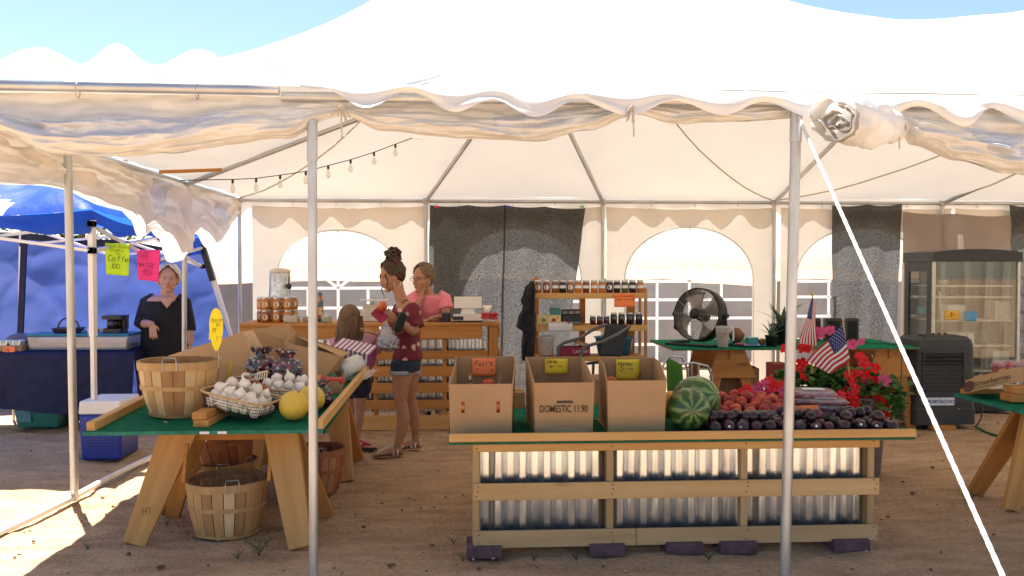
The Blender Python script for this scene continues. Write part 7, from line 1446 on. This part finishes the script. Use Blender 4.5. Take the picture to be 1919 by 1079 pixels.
p = gz(252, 745); MB().sheet(lambda u, v: V((p.x+.17*cos(6.283*u)*sin(.35+v*2.3)*(1+.1*fbm((cos(6.28*u), sin(6.28*u), v*2), 2)), 8.9+.14*sin(6.283*u)*sin(.35+v*2.3), .78*(1-v))), 24, 14).build('green_bag', mat('dark green fabric', (.012, .05, .035), .8, bump=.3, bscale=20), label='dark green bag slumped beside the navy table', cat='bag')
# ================================================================== people
def skinmat(n, c): return mat(n, c, .5, 0, .08, 22, .08, 120, second=tuple(k*.86 for k in c), spec=.35)
def head(b, c, fwd, k=1.0, wide=1.0, jaw=1.0):
    """skull, jaw, nose, lips, ears on one mesh; fwd = where the face looks; returns a point maker in head space"""
    x = V(fwd).normalized(); y = V((0, 0, 1)).cross(x).normalized(); z = x.cross(y); rot = M((x, y, z)).transposed(); P = lambda a, b_, d: V(c)+rot @ V((a*k, b_*k*wide, d*k))
    e = lambda p, r: b.sph(P(*p), tuple(q*k for q in (r[0], r[1]*wide, r[2])), 18, 12, 0, rot)
    e((-.012, 0, .030), (.098, .076, .092)); e((.022, 0, -.025), (.070, .066, .078)); e((.030, 0, -.065), (.058, .052*jaw, .045)); e((.066, 0, -.098), (.024, .026*jaw, .018))
    b.tube([P(.082, 0, .012), P(.100, 0, -.014), P(.108, 0, -.030)], [.010*k, .011*k, .014*k], 8); e((.099, .010, -.036), (.010, .008, .007)); e((.099, -.010, -.036), (.010, .008, .007))
    e((.088, 0, -.060), (.011, .022, .007)); e((.086, 0, -.071), (.011, .019, .007))
    for s in (-1, 1): e((.002, s*.076, -.010), (.020, .010, .030)); e((.055, s*.038, -.036), (.030, .022, .022)); e((.080, s*.030, .022), (.014, .024, .007))
    return P, rot
def face(P, rot, root, k=1.0, lips=(.42, .14, .11), brow=(.10, .06, .04), iris=(.08, .05, .03)):
    for s in (-1, 1):
        m = MB(); m.sph(P(.0725, s*.031, .003), (.010*k, .014*k, .0075*k), 10, 8, 0, rot); m.build('eye', mat('eye white', (.62, .58, .54), .3), root)
        m = MB(); m.sph(P(.0808, s*.031, .003), (.0035*k, .006*k, .006*k), 8, 6, 0, rot); m.build('iris', mat('dark iris', iris, .2), root)
        m = MB(); m.tube([P(.087, s*.014, .022), P(.089, s*.030, .028), P(.080, s*.048, .023)], [.0035*k, .004*k, .002*k], 5); m.build('eyebrow', mat('brow %.2f' % brow[0], brow, .8), root)
    m = MB(); m.sph(P(.094, 0, -.060), (.007*k, .022*k, .0055*k), 10, 6, 0, rot); m.sph(P(.092, 0, -.070), (.007*k, .019*k, .0055*k), 10, 6, 0, rot); m.build('lips', mat('lip %.2f' % lips[0], lips, .45), root)
def hand_(b, w, d, nrm, L=.17, curl=.5, side=1, spread=.12):
    """palm and five bent fingers; d = towards the fingertips, nrm = out of the back of the hand, side = +1 thumb on d x nrm"""
    w, d, nrm = V(w), V(d).normalized(), V(nrm); nrm = (nrm-d*nrm.dot(d)).normalized(); s = d.cross(nrm)*side; pl = L*.50
    rings = []
    for f, hw, th in ((0, .55, .5), (.25, .75, .62), (.6, 1, .6), (1, .95, .48)):
        c = w+d*pl*f; rings.append([c+s*L*.215*hw*cos(a)+nrm*L*.105*th*sin(a) for a in [2*PI*k/12 for k in range(12)]])
    b.loft(rings)
    for k, (o, ln) in enumerate(((.165, .43), (.055, .49), (-.055, .46), (-.155, .36))):
        p = w+d*pl*.93+s*L*o; dd = (d+s*spread*(1.2-.8*k)).normalized(); r = L*.047; pts = [p]; a = curl*.35
        for seg_, fr in enumerate((.46, .32, .24)): pts.append(pts[-1]+(dd*cos(a)-nrm*sin(a))*L*ln*fr); a += curl*(.8 if seg_ == 0 else .7)
        b.tube([p-d*.02]+pts, [r*1.05, r*1.08, r, r*.92, r*.7], 8)
    p = w+d*pl*.22+s*L*.17; b.tube([p-s*L*.06, p+s*L*.10+d*L*.10-nrm*L*.04, p+s*L*.14+d*L*.24-nrm*L*.09, p+s*L*.12+d*L*.34-nrm*L*.12], [L*.075, L*.062, L*.052, L*.036], 8)
def torso(b, rings, n=24):
    b.loft([[V(c)+V((rx*cos(a)*cos(yw)-ry*sin(a)*sin(yw), rx*cos(a)*sin(yw)+ry*sin(a)*cos(yw), 0)) for a in [2*PI*k/n for k in range(n)]] for c, rx, ry, yw in rings])
def foot_(b, ankle, toe, r=.034):
    a, t = V(ankle), V(toe); d = (t-a); d.z = 0; d.normalize(); heel = V((a.x, a.y, 0))-d*.035; s = d.cross(V((0, 0, 1))); L = (V((t.x, t.y, 0))-heel).length; rings = []
    for f, w_, h in ((0, .022, .040), (.08, .031, .062), (.3, .033, .066), (.55, .040, .045), (.78, .044, .030), (.93, .036, .022), (1, .018, .014)):
        c = heel+d*L*f; rings.append([c+s*w_*cos(k)+V((0, 0, .012+h*.5+h*.5*sin(k))) for k in [2*PI*q/12 for q in range(12)]])
    b.loft(rings); b.tube([a+V((0, 0, .03)), V((a.x, a.y, .05))], [r, r*1.05], 10)
def strands(b, roots, tip, n, r, wob, seed, seg=6):
    """hair strands from points on the scalp to a tip function"""
    q = random.Random(seed)
    for i in range(n):
        f = (i+.5)/n; p = roots(f, q); e = tip(f, p, q); m = p.lerp(e, .5)
        pts = [p.lerp(e, k/seg)+V((q.uniform(-1, 1), q.uniform(-1, 1), 0))*wob*(k/seg) for k in range(seg+1)]; b.tube(pts, [r*(1-.35*k/seg) for k in range(seg+1)], 5)
def haircap(b, P, k, front=.055, low=-.055, r=(.106, .086, .104), seed=1, rough=.006, backlow=None):
    """close hair shell over crown, sides and back, open at the face"""
    def f(u, v):
        a = 2*PI*u; ff = .5+.5*cos(a); el = PI/2*(1-v)+(-.15-1.05*(1-ff)**.7+.95*ff**3+.25*ff)*v; n = rough*fbm((cos(a)*4, sin(a)*4, v*5+seed), 2)+.0025*sin(34*a+3*v)
        return P(-.012+(r[0]+n/k)*cos(el)*cos(a), (r[1]+n/k)*cos(el)*sin(a), .030+(r[2]+n/k)*sin(el))
    b.sheet(f, 60, 18)
DENIM = mat('dark denim', (.018, .028, .055), .85, 0, .25, 60, .3, 200); DENIM_L = mat('faded denim hem', (.35, .37, .40), .9)

# ------------------------------------------------------------------ young woman with the apple
Y = 7.3; q_ = lambda px, py, dy=0: at(px, py, Y+dy)
yw = thing('person', (q_(755, 800).x, Y, 0), 'person with curly dark bun and maroon floral off shoulder top looking at an apple', 'person'); TAN = skinmat('tanned skin', (.47, .225, .125))
b = MB(); fwd = V((-.93, -.34, -.30)); hc = q_(735, 517); P, rot = head(b, hc, fwd, 1.04, .96, .9)
b.tube([P(-.02, 0, -.05), q_(748, 548), q_(753, 563), q_(757, 574)], [.052, .047, .052, .07], 14)
torso(b, [(q_(754, 563), .045, .060, 0), (q_(759, 570), .070, .135, 0), (q_(760, 577), .088, .170, 0), (q_(759, 592), .105, .165, 0), (q_(757, 610), .112, .150, 0), (q_(760, 632), .090, .128, 0), (q_(762, 650), .088, .128, 0), (q_(762, 670), .110, .155, 0), (q_(759, 690), .112, .165, 0), (q_(758, 703), .095, .160, 0)])
def limb(pts, rs): b.tube(pts, rs, 14)
limb([q_(756, 684, -.085), q_(753, 712, -.088), q_(751, 735, -.09), q_(751, 752, -.09), q_(754, 768, -.09), q_(756, 785, -.09), q_(752, 810, -.09), q_(746, 833, -.09)], [.092, .080, .064, .053, .052, .056, .043, .032])
limb([q_(766, 684, .085), q_(767, 712, .10), q_(768, 735, .12), q_(769, 750, .13), q_(773, 765, .14), q_(776, 780, .15), q_(778, 800, .17), q_(779, 817, .19)], [.09, .078, .062, .052, .051, .054, .041, .031])
nf = V((gz(748, 845).x, gz(748, 845).y, 0)); an = q_(746, 833, -.09); foot_(b, V((an.x, Y-.09, .08)), V((an.x-.185, Y-.15, 0))); an2 = q_(779, 817, .19); foot_(b, V((an2.x, Y+.19, .08)), V((an2.x-.175, Y+.14, 0)))
SHN, ELN, WRN = q_(771, 580, -.15), q_(778, 622, -.20), q_(744, 600, -.30)
limb([q_(764, 575, -.10), SHN, SHN.lerp(ELN, .5), ELN, ELN.lerp(WRN, .15)], [.055, .052, .044, .038, .040]); limb([ELN, ELN.lerp(WRN, .3), ELN.lerp(WRN, .7), WRN], [.038, .042, .033, .026])
hd = q_(724, 586, -.34)-WRN; hand_(b, WRN, hd, V((.25, -.8, -.45)), .165, .95, -1)
SHF, ELF, WRF = q_(750, 580, .16), q_(738, 622, .14), q_(706, 627, .05)
limb([q_(757, 576, .10), SHF, SHF.lerp(ELF, .5), ELF], [.052, .05, .042, .037]); limb([ELF, ELF.lerp(WRF, .35), WRF], [.037, .040, .026]); hand_(b, WRF, q_(683, 617, 0)-WRF, V((-.2, -.5, 1)), .165, .35, 1, .2)
b.build('body', TAN, yw, remesh=.0058, smooth=3)
face(P, rot, yw, 1.04)
HAIR1 = mat('dark brown curls', (.030, .014, .008), .45, 0, .5, 60, .5, 150, second=(.085, .035, .016))
b = MB(); haircap(b, P, 1.04, r=(.104, .084, .106), seed=2, rough=.010); b.build('hair', HAIR1, yw, solid=.010)
b = MB(); bc = P(-.055, 0, .165); rr = random.Random(4)
for i in range(46):
    d = V((rr.gauss(0, 1), rr.gauss(0, 1), rr.gauss(0, 1))).normalized(); c_ = bc+V((d.x*.050, d.y*.048, d.z*.042)); ax_ = V((rr.gauss(0, 1), rr.gauss(0, 1), rr.gauss(0, 1))).normalized(); u = ax_.orthogonal().normalized(); v_ = ax_.cross(u); r_ = rr.uniform(.014, .026)
    b.tube([c_+u*r_*cos(a)+v_*r_*sin(a) for a in [2*PI*k/9*.85 for k in range(10)]], rr.uniform(.004, .009), 5)
b.sph(bc, (.05, .048, .042), 14, 10); b.tube([P(-.06, 0, .10), bc], [.06, .045], 12); b.build('hair_bun', HAIR1, yw)
b = MB()
for s, (x_, dx, L_) in enumerate(((.070, .035, .20), (.062, .02, .15), (.050, .01, .13))):
    pts = [P(x_, -.062 if s == 0 else .066*(1 if s == 1 else -1), .04)]
    for k in range(1, 9): pts.append(P(x_+dx*k/8+.008*sin(k*1.5), (-.066 if s != 1 else .070), .04-L_*k/8))
    b.tube(pts, [.0075-.0006*k for k in range(9)], 5)
b.build('loose_curl', HAIR1, yw)
fm, tf, pf, of = _nodes('maroon floral print'); tcf = tf.nodes.new('ShaderNodeTexCoord'); vf = tf.nodes.new('ShaderNodeTexVoronoi'); vf.inputs['Scale'].default_value = 11; nf_ = tf.nodes.new('ShaderNodeTexNoise'); nf_.inputs['Scale'].default_value = 26; nf_.inputs['Detail'].default_value = 3
tf.links.new(tcf.outputs['Object'], vf.inputs['Vector']); tf.links.new(tcf.outputs['Object'], nf_.inputs['Vector']); ma = tf.nodes.new('ShaderNodeMath'); ma.operation = 'MULTIPLY_ADD'; ma.inputs[1].default_value = .62; tf.links.new(nf_.outputs[0], ma.inputs[0]); tf.links.new(vf.outputs['Distance'], ma.inputs[2])
rf = tf.nodes.new('ShaderNodeValToRGB'); rf.color_ramp.interpolation = 'CONSTANT'; e_ = rf.color_ramp.elements; e_[0].color = (.72, .42, .34, 1); e_[1].position = .66; e_[1].color = (.15, .006, .018, 1); k = e_.new(.55); k.color = (.40, .10, .09, 1); k = e_.new(.61); k.color = (.10, .05, .03, 1)
tf.links.new(ma.outputs[0], rf.inputs[0]); tf.links.new(rf.outputs[0], pf.inputs['Base Color']); pf.inputs['Roughness'].default_value = .75
b = MB(); torso(b, [(q_(761, 579), .115, .205, .0), (q_(762, 590), .124, .192, 0), (q_(758, 610), .128, .168, 0), (q_(761, 632), .110, .146, 0), (q_(764, 652), .112, .150, 0), (q_(764, 670), .130, .176, 0), (q_(763, 673), .124, .170, 0)])
b.tube([q_(769, 577, -.13), SHN+V((.005, 0, -.01)), SHN.lerp(ELN, .55), SHN.lerp(ELN, .80)], [.07, .074, .078, .088], 14); b.tube([q_(752, 578, .13), SHF+V((0, 0, -.01)), SHF.lerp(ELF, .5), SHF.lerp(ELF, .75)], [.068, .07, .074, .08], 14)
b.sph(q_(748, 586, -.12), (.06, .09, .05), 12, 8); b.build('off_shoulder_top', fm, yw, remesh=.008, smooth=3)
b = MB(); b.tube([q_(749, 577, -.09), q_(753, 568, -.10), q_(760, 562, -.105), q_(769, 566, -.11), q_(779, 574, -.11)], .0045, 6); b.build('shoulder_strap', mat('maroon strap', (.13, .006, .016), .7), yw)
b = MB(); torso(b, [(q_(763, 666), .118, .168, 0), (q_(761, 682), .126, .178, 0), (q_(759, 694), .118, .176, 0)])
b.tube([q_(756, 680, -.085), q_(752, 697, -.088)], [.105, .094], 16); b.tube([q_(767, 680, .085), q_(767, 697, .095)], [.10, .09], 16); b.build('denim_shorts', DENIM, yw, remesh=.008, smooth=2)
for dy, px in ((-.088, 752), (.095, 767)): b = MB(); b.lathe([(.093, -.018), (.098, -.018), (.101, .016), (.096, .016)], q_(px, 697, dy), 20); b.build('turned_up_cuff', DENIM_L, yw)
WSTR = mat('white sandal strap', (.72, .68, .62), .5); SOLE = mat('tan sole', (.30, .14, .07), .7)
def sandal(a, tx, ty, root):
    d = V((tx-a.x, ty-a.y, 0)); L = d.length; d.normalize(); s = d.cross(V((0, 0, 1))); h = V((a.x, a.y, 0))-d*.045; pts = []
    for f, w_ in ((0, .02), (.1, .034), (.35, .034), (.62, .044), (.85, .044), (1, .02)): pts.append((h+d*(L+.05)*f, w_))
    m = MB(); m.prism([c+s*w_+V((0, 0, .001)) for c, w_ in pts]+[c-s*w_+V((0, 0, .001)) for c, w_ in reversed(pts)], (0, 0, .012)); so2 = m.build('sandal_sole', SOLE, root)
    for pl in ([h+d*.06+s*.04+V((0, 0, .01)), h+d*.055+s*.034+V((0, 0, .05)), h+V((0, 0, .072)), h+d*.055-s*.034+V((0, 0, .05)), h+d*.06-s*.04+V((0, 0, .01))], [h+d*.09+s*.045+V((0, 0, .012)), h+d*.10+V((0, 0, .088)), h+d*.09-s*.045+V((0, 0, .012))], [h+d*.10+V((0, 0, .090)), h+d*.17+V((0, 0, .062)), h+d*.22+V((0, 0, .030))]): m = MB(); m.tube(pl, .0065, 6); m.build('sandal_strap', WSTR, so2)
sandal(V((an.x, Y-.09, 0)), an.x-.195, Y-.152, yw); sandal(V((an2.x, Y+.19, 0)), an2.x-.185, Y+.138, yw)
ec_ = P(-.002, .084, -.055); b = MB(); b.tube([ec_+V((.028*cos(a), 0, .030*sin(a)-.012)) for a in [2*PI*k/20 for k in range(21)]], .0022, 5, cap=False); b.build('hoop_earring', mat('pale gold', (.75, .62, .42), .25, .8), yw); 
for f, mt in ((.80, mat('brown bead', (.10, .05, .03), .5)), (.86, BLACK_PL), (.70, mat('silver bangle', (.6, .6, .6), .3, .8))):
    c_ = ELN.lerp(WRN, f); d = (WRN-ELN).normalized(); u = d.orthogonal().normalized(); v_ = d.cross(u); b = MB(); b.tube([c_+(u*cos(a)+v_*sin(a))*.036 for a in [2*PI*k/16 for k in range(17)]], .0045, 5, cap=False); b.build('bracelet', mt, yw)
c_ = q_(716, 574, -.37); ap = bpy.data.objects.new('apple', apple_me[0]); _link(ap, None, M.Translation(c_) @ M.Scale(1.0, 4)); tag(ap, 'red apple held up in the hand of the person with the bun', 'apple')
b = MB(); A0, A1 = q_(701, 581, -.33), q_(722, 600, -.35); b.bar(A0, A1, .09, .018, (.3, -.8, .4)); b.build('wallet', mat('magenta leather', (.28, .012, .05), .5), label='magenta wallet held under the apple', cat='wallet', bevel=.006)
b = MB(); b.bar(q_(757, 586, -.30), q_(743, 622, -.31), .07, .105, (.2, -1, .1)); b.build('black_pouch', mat('black cloth', (.008, .008, .01), .85), bevel=.022, label='black pouch hanging over the forearm of the person with the bun', cat='pouch')
bagc = q_(727, 640, -.34); pb_ = thing('produce_bag', bagc, 'clear produce bag of plums hanging from the arm of the person with the bun', 'bag')
def pbf(u, v):
    a = 2*PI*u; r = interp([(0, .012), (.25, .045), (.6, .085), (.85, .085), (1, .02)], v); return q_(724+5*v, 604+56*v, -.34)+V((r*cos(a)*(1+.25*fbm((cos(a)*2, sin(a)*2, v*4), 2)), r*.8*sin(a), 0))
MB().sheet(pbf, 28, 20).build('bag_film', CLEARBAG, pb_)
for k, (dx, dy, dz) in enumerate(((-.03, 0, -.035), (.03, .02, -.04), (0, -.035, -.03), (.0, .035, 0), (-.035, .0, .02), (.035, -.01, .015))): o = bpy.data.objects.new('plum', plum_me[0]); _link(o, None, M.Translation(bagc+V((.006+dx, dy, dz)))); tag(o, 'plum inside the clear produce bag, '+('lowest towards the garlic table', 'lowest on the counter side', 'lowest and nearest the camera', 'in the middle at the back', 'upper towards the garlic table', 'upper on the counter side')[k], 'plum', 'plums in the produce bag')

# ------------------------------------------------------------------ girl with long hair
Y = 7.45; gl = thing('person', (q_(665, 800).x, Y, 0), 'person with long straight brown hair and pink ruffled top seen from behind', 'person'); FAIR = skinmat('fair skin', (.58, .32, .22))
b = MB(); fwd = V((.62, .78, -.05)); hc = q_(657, 598); P, rot = head(b, hc, fwd, .92, .98, .9)
b.tube([P(-.02, 0, -.05), q_(660, 620), q_(661, 632)], [.042, .038, .05], 12); yg = .95
torso(b, [(q_(661, 624), .035, .035, 0), (q_(662, 630), .10, .06, 0), (q_(663, 638), .125, .075, 0), (q_(664, 655), .115, .08, 0), (q_(666, 680), .102, .08, 0), (q_(668, 700), .112, .09, 0), (q_(669, 722), .118, .095, 0), (q_(669, 733), .10, .09, 0)])
limb([q_(676, 722, -.02), q_(675, 745, -.02), q_(673, 768, -.02), q_(673, 785, -.02), q_(670, 805, -.02), q_(668, 826, -.02)], [.068, .058, .043, .046, .036, .027]); limb([q_(660, 722, .04), q_(660, 745, .05), q_(659, 768, .05), q_(659, 785, .05), q_(658, 805, .06), q_(658, 824, .06)], [.066, .056, .042, .045, .035, .027])
ga, ga2 = q_(668, 826, -.02), q_(658, 824, .06); foot_(b, V((ga.x, Y-.02, .07)), V((ga.x+.14, Y+.02, 0)), .028); foot_(b, V((ga2.x, Y+.06, .07)), V((ga2.x+.13, Y+.12, 0)), .028)
S_, E_, W_2 = q_(687, 637, .0), q_(711, 657, -.03), q_(690, 660, .10); limb([q_(678, 632), S_, S_.lerp(E_, .5), E_], [.045, .040, .034, .031]); limb([E_, E_.lerp(W_2, .4), W_2], [.031, .032, .022]); hand_(b, W_2, V((-.6, .5, .1)), V((0, 0, 1)), .13, .6, 1)
S_, E_ = q_(638, 640, .03), q_(632, 668, .03); limb([q_(648, 632), S_, E_, q_(640, 690, .05)], [.044, .038, .031, .023]); hand_(b, q_(640, 690, .05), V((.3, .1, -.9)), V((-1, 0, 0)), .13, .5, 1)
b.build('body', FAIR, gl, remesh=.0058, smooth=3); face(P, rot, gl, .92, (.5, .2, .17), (.16, .09, .05))
HAIR2 = mat('straight brown hair', (.12, .055, .024), .4, 0, .4, 30, .4, 90, second=(.24, .125, .055), stretch=(6, 6, .35))
b = MB(); haircap(b, P, .92, r=(.108, .088, .106), seed=4, rough=.003)
b.sheet(lambda u, v: q_(657-4*v+interp([(0, -21), (.5, -26), (1, -30)], v)*cos(PI*(u*1.15-.08))*1.0*(1 if u < .55 else .85), 590+66*v+6*fbm((u*5, 0, 2), 2)*v, .02-.10*sin(PI*u)*(1-.3*v)+.006*sin(u*60)), 60, 14)
strands(b, lambda f, q: q_(657-22*cos(PI*f), 592, -.085*sin(PI*f)-.005), lambda f, p, q: q_(653-27*cos(PI*f)+q.uniform(-3, 3), 655+q.uniform(-9, 8), -.07*sin(PI*f)-.03), 70, .0065, .006, 6); b.build('hair', HAIR2, gl)
PINKT = mat('pale pink cotton', (.62, .27, .33), .85, 0, .06, 8, .7, 24)
b = MB(); torso(b, [(q_(662, 631), .118, .075, 0), (q_(663, 640), .138, .09, 0), (q_(664, 660), .130, .096, 0), (q_(667, 690), .128, .10, 0), (q_(668, 706), .135, .106, 0)]); b.build('pink_top', PINKT, gl, remesh=.008, smooth=2)
for a, c_, s in ((q_(678, 630), q_(697, 646, -.01), 1), (q_(648, 632), q_(631, 650, .02), -1)):
    d = (c_-a).normalized(); u = V((0, -1, .1)).cross(d).normalized(); v_ = d.cross(u); m = MB(); m.sheet(lambda f, g, a=a, c_=c_: a.lerp(c_, g)+(u*cos(2*PI*f)+v_*sin(2*PI*f))*(.048+.034*g+.008*sin(2*PI*f*7)*g), 42, 6); m.build('ruffle_sleeve', PINKT, gl, solid=.003)
b = MB(); torso(b, [(q_(668, 702), .122, .10, 0), (q_(669, 725), .128, .106, 0), (q_(669, 735), .115, .10, 0)]); b.tube([q_(676, 722, -.02), q_(676, 744, -.02)], [.080, .070], 14); b.tube([q_(660, 722, .04), q_(660, 744, .05)], [.078, .07], 14); b.build('denim_shorts', DENIM, gl, remesh=.008, smooth=2)
for a, t2 in ((ga, (.155, .025)), (ga2, (.145, .075))):
    yy = Y-.02 if a is ga else Y+.06; d = V((t2[0], t2[1]-(0 if a is ga else .0), 0)).normalized(); s = d.cross(V((0, 0, 1))); h = V((a.x, yy, 0))-d*.05; m = MB(); m.prism([h+s*.03, h+d*.10+s*.03, h+d*.19+s*.04, h+d*.225, h+d*.19-s*.04, h+d*.10-s*.03, h-s*.03], (0, 0, .014)); fo = m.build('flip_flop', BLACK_PL, gl)
    for sg in (-1, 1): m = MB(); m.tube([h+d*.07+s*.036*sg+V((0, 0, .012)), h+d*.115+s*.022*sg+V((0, 0, .062)), h+d*.17+V((0, 0, .04))], .010, 6); m.build('strap', mat('hot pink strap', (.50, .01, .10), .5), fo)

# ------------------------------------------------------------------ seller in the pink shirt
Y = 8.62; ow = thing('person', (q_(810, 700).x, 9.1, 0), 'person in bright pink shirt and glasses leaning on the counter, hand at chin', 'person'); OSK = skinmat('sun worn skin', (.52, .255, .155))
b = MB(); fwd = V((-.72, -.69, -.06)); hc = q_(793, 522); P, rot = head(b, hc, fwd, 1.12, 1.0, 1.0)
b.tube([P(-.02, 0, -.06), q_(800, 546, .03), q_(802, 556, .05)], [.055, .055, .07], 14); T = lambda px, py, dy, rx, ry: (q_(px, py, dy), rx, ry, .25)
torso(b, [T(801, 550, .05, .07, .06), T(802, 553, .06, .15, .09), T(802, 562, .08, .185, .11), T(803, 580, .13, .175, .125), T(804, 600, .22, .155, .12), T(808, 630, .33, .15, .12), T(812, 660, .42, .18, .14), T(812, 690, .46, .17, .14)])
for sx_ in (-1, 1): limb([q_(812+16*sx_, 685, .46), q_(812+16*sx_, 735, .5), q_(812+15*sx_, 790, .5)], [.10, .065, .04]); p = q_(812+15*sx_, 780, .5); foot_(b, V((p.x, Y+.5, .08)), V((p.x-.04, Y+.28, 0)))
S_, E_, W_2 = q_(832, 558, .06), q_(836, 594, .0), q_(805, 599, -.14); limb([q_(822, 556, .05), S_, S_.lerp(E_, .5), E_], [.06, .055, .047, .042]); limb([E_, E_.lerp(W_2, .4), W_2], [.042, .043, .028]); hand_(b, W_2, V((-1, -.1, -.05)), V((0, 0, 1)), .17, .45, -1)
S_, E_, W_2 = q_(775, 558, .02), q_(772, 598, -.06), q_(788, 562, -.06); limb([q_(784, 556, .05), S_, S_.lerp(E_, .5), E_], [.06, .055, .047, .042]); limb([E_, E_.lerp(W_2, .4), W_2], [.042, .042, .028]); hand_(b, W_2, V((.1, -.02, 1)), V((-.6, -.75, 0)), .165, 1.3, 1)
b.build('body', OSK, ow, remesh=.006, smooth=3); face(P, rot, ow, 1.12, (.48, .15, .13), (.16, .10, .06))
b = MB(); haircap(b, P, 1.12, r=(.106, .085, .110), seed=7, rough=.008); b.build('hair', mat('short brown blonde hair', (.11, .058, .028), .5, 0, .5, 50, .5, 120, second=(.27, .165, .08)), ow, solid=.012)
PKS = mat('bright pink cotton', (.90, .27, .32), .85, 0, .05, 7, .8, 18)
b = MB(); torso(b, [T(802, 552, .06, .12, .085), T(802, 556, .07, .185, .115), T(803, 566, .09, .202, .128), T(804, 584, .14, .192, .145), T(806, 604, .22, .172, .140), T(810, 632, .33, .172, .142), T(812, 655, .41, .19, .155)])
b.tube([q_(822, 556, .05), q_(832, 560, .06), q_(836, 578, .03)], [.075, .076, .074], 14); b.tube([q_(784, 556, .05), q_(775, 560, .02), q_(773, 578, -.02)], [.075, .076, .074], 14); b.build('pink_shirt', PKS, ow, remesh=.008, smooth=3)
b = MB(); torso(b, [T(812, 650, .42, .18, .15), T(812, 690, .46, .185, .155), T(812, 702, .47, .17, .15)])
for sx_ in (-1, 1): b.tube([q_(812+16*sx_, 690, .46), q_(812+16*sx_, 735, .5), q_(812+15*sx_, 785, .5)], [.11, .08, .06], 12)
b.build('trousers', DENIM, ow, remesh=.01, smooth=2)
b = MB()
for s in (-1, 1):
    b.tube([P(.106, s*.031+.021*cos(a), .000+.014*sin(a)) for a in [2*PI*k/14 for k in range(15)]], .0018, 5, cap=False); b.tube([P(.102, s*.053, .004), P(.05, s*.080, .008), P(.0, s*.084, .006)], .0018, 5)
b.tube([P(.108, -.010, .002), P(.108, .010, .002)], .0018, 5); b.build('glasses', BLACK_METAL, ow)
for s in (-1, 1): MB().sph(P(.004, s*.086, -.040), (.007, .007, .007), 8, 6).build('pearl_earring', WHITE_PL, ow)

# ------------------------------------------------------------------ elderly woman in black
Y = 8.95; ew = thing('person', (q_(312, 700).x, Y, 0), 'grey haired person in black v neck tunic standing by the blue tarp', 'person'); ESK = skinmat('pale aged skin', (.56, .31, .215))
b = MB(); fwd = V((.30, -.95, -.02)); hc = q_(315, 523); P, rot = head(b, hc, fwd, 1.10, 1.08, 1.12)
b.tube([P(-.02, 0, -.05), q_(313, 549), q_(311, 560)], [.064, .066, .085], 14); T = lambda px, py, rx, ry, dy=0: (q_(px, py, dy), rx, ry, .12)
torso(b, [T(311, 552, .08, .07), T(311, 557, .17, .10), T(310, 566, .215, .115), T(310, 585, .21, .14), T(309, 610, .205, .15), T(309, 640, .215, .16), T(309, 675, .22, .165), T(309, 690, .20, .15)])
for sx_ in (-1, 1): limb([q_(309+18*sx_, 685), q_(309+18*sx_, 730), q_(309+17*sx_, 778)], [.11, .075, .045]); p = q_(309+17*sx_, 778); foot_(b, V((p.x, Y, .08)), V((p.x+.03, Y-.2, 0)))
S_, E_, W_2 = q_(275, 568), q_(264, 606, -.06), q_(285, 607, -.24); limb([q_(290, 560), S_, S_.lerp(E_, .5), E_], [.065, .062, .052, .046]); limb([E_, E_.lerp(W_2, .4), W_2], [.045, .043, .030]); hand_(b, W_2, V((.12, -.10, -1)), V((.15, -1, 0)), .17, .25, -1, .10)
S_, E_, W_2 = q_(345, 568), q_(354, 610, .02), q_(357, 645, -.03); limb([q_(332, 560), S_, S_.lerp(E_, .5), E_], [.065, .062, .052, .045]); limb([E_, E_.lerp(W_2, .4), W_2], [.044, .042, .029]); hand_(b, W_2, V((.02, -.05, -1)), V((.9, -.3, 0)), .165, .5, 1)
b.build('body', ESK, ew, remesh=.006, smooth=3); face(P, rot, ew, 1.10, (.45, .18, .15), (.30, .26, .22))
b = MB(); haircap(b, P, 1.10, r=(.117, .097, .120), seed=9, rough=.014); b.build('hair', mat('silver grey hair', (.58, .57, .56), .6, 0, .3, 40, .6, 110, second=(.80, .79, .78)), ew, solid=.014)
BLK = mat('black knit', (.0075, .0075, .009), .9, bump=.6, bscale=22, sheen=.05)
b = MB(); torso(b, [T(310, 559, .165, .095, .018), T(310, 566, .232, .13), T(310, 585, .228, .157), T(309, 610, .222, .168), T(309, 640, .236, .178), T(309, 668, .245, .185)])
for a, e, f in ((q_(275, 568), q_(264, 606, -.06), q_(270, 607, -.12)), (q_(345, 568), q_(354, 610, .02), q_(355, 620, .01))): b.tube([q_(290 if a.x < -2.8 else 332, 561), a, a.lerp(e, .5), e, f], [.075, .076, .070, .068, .068], 14)
b.build('black_tunic', BLK, ew, remesh=.008, smooth=3)
vn = [q_(297, 557, -.105), q_(331, 557, -.105), q_(314, 577, -.165)]; b = MB(); b.sheet(lambda u, v: vn[0].lerp(vn[1], u).lerp(vn[2], v)+V((0, -.030*sin(PI*u)*(1-v)-.012, 0)), 10, 8); b.build('neckline_skin', ESK, ew, solid=.004)
b = MB(); torso(b, [T(309, 660, .215, .165), T(309, 692, .22, .165), T(309, 702, .20, .15)])
for sx_ in (-1, 1): b.tube([q_(309+18*sx_, 692), q_(309+18*sx_, 730), q_(309+17*sx_, 774)], [.125, .10, .085], 12)
b.build('navy_trousers', mat('navy cotton', (.016, .020, .045), .85), ew, remesh=.01, smooth=2)
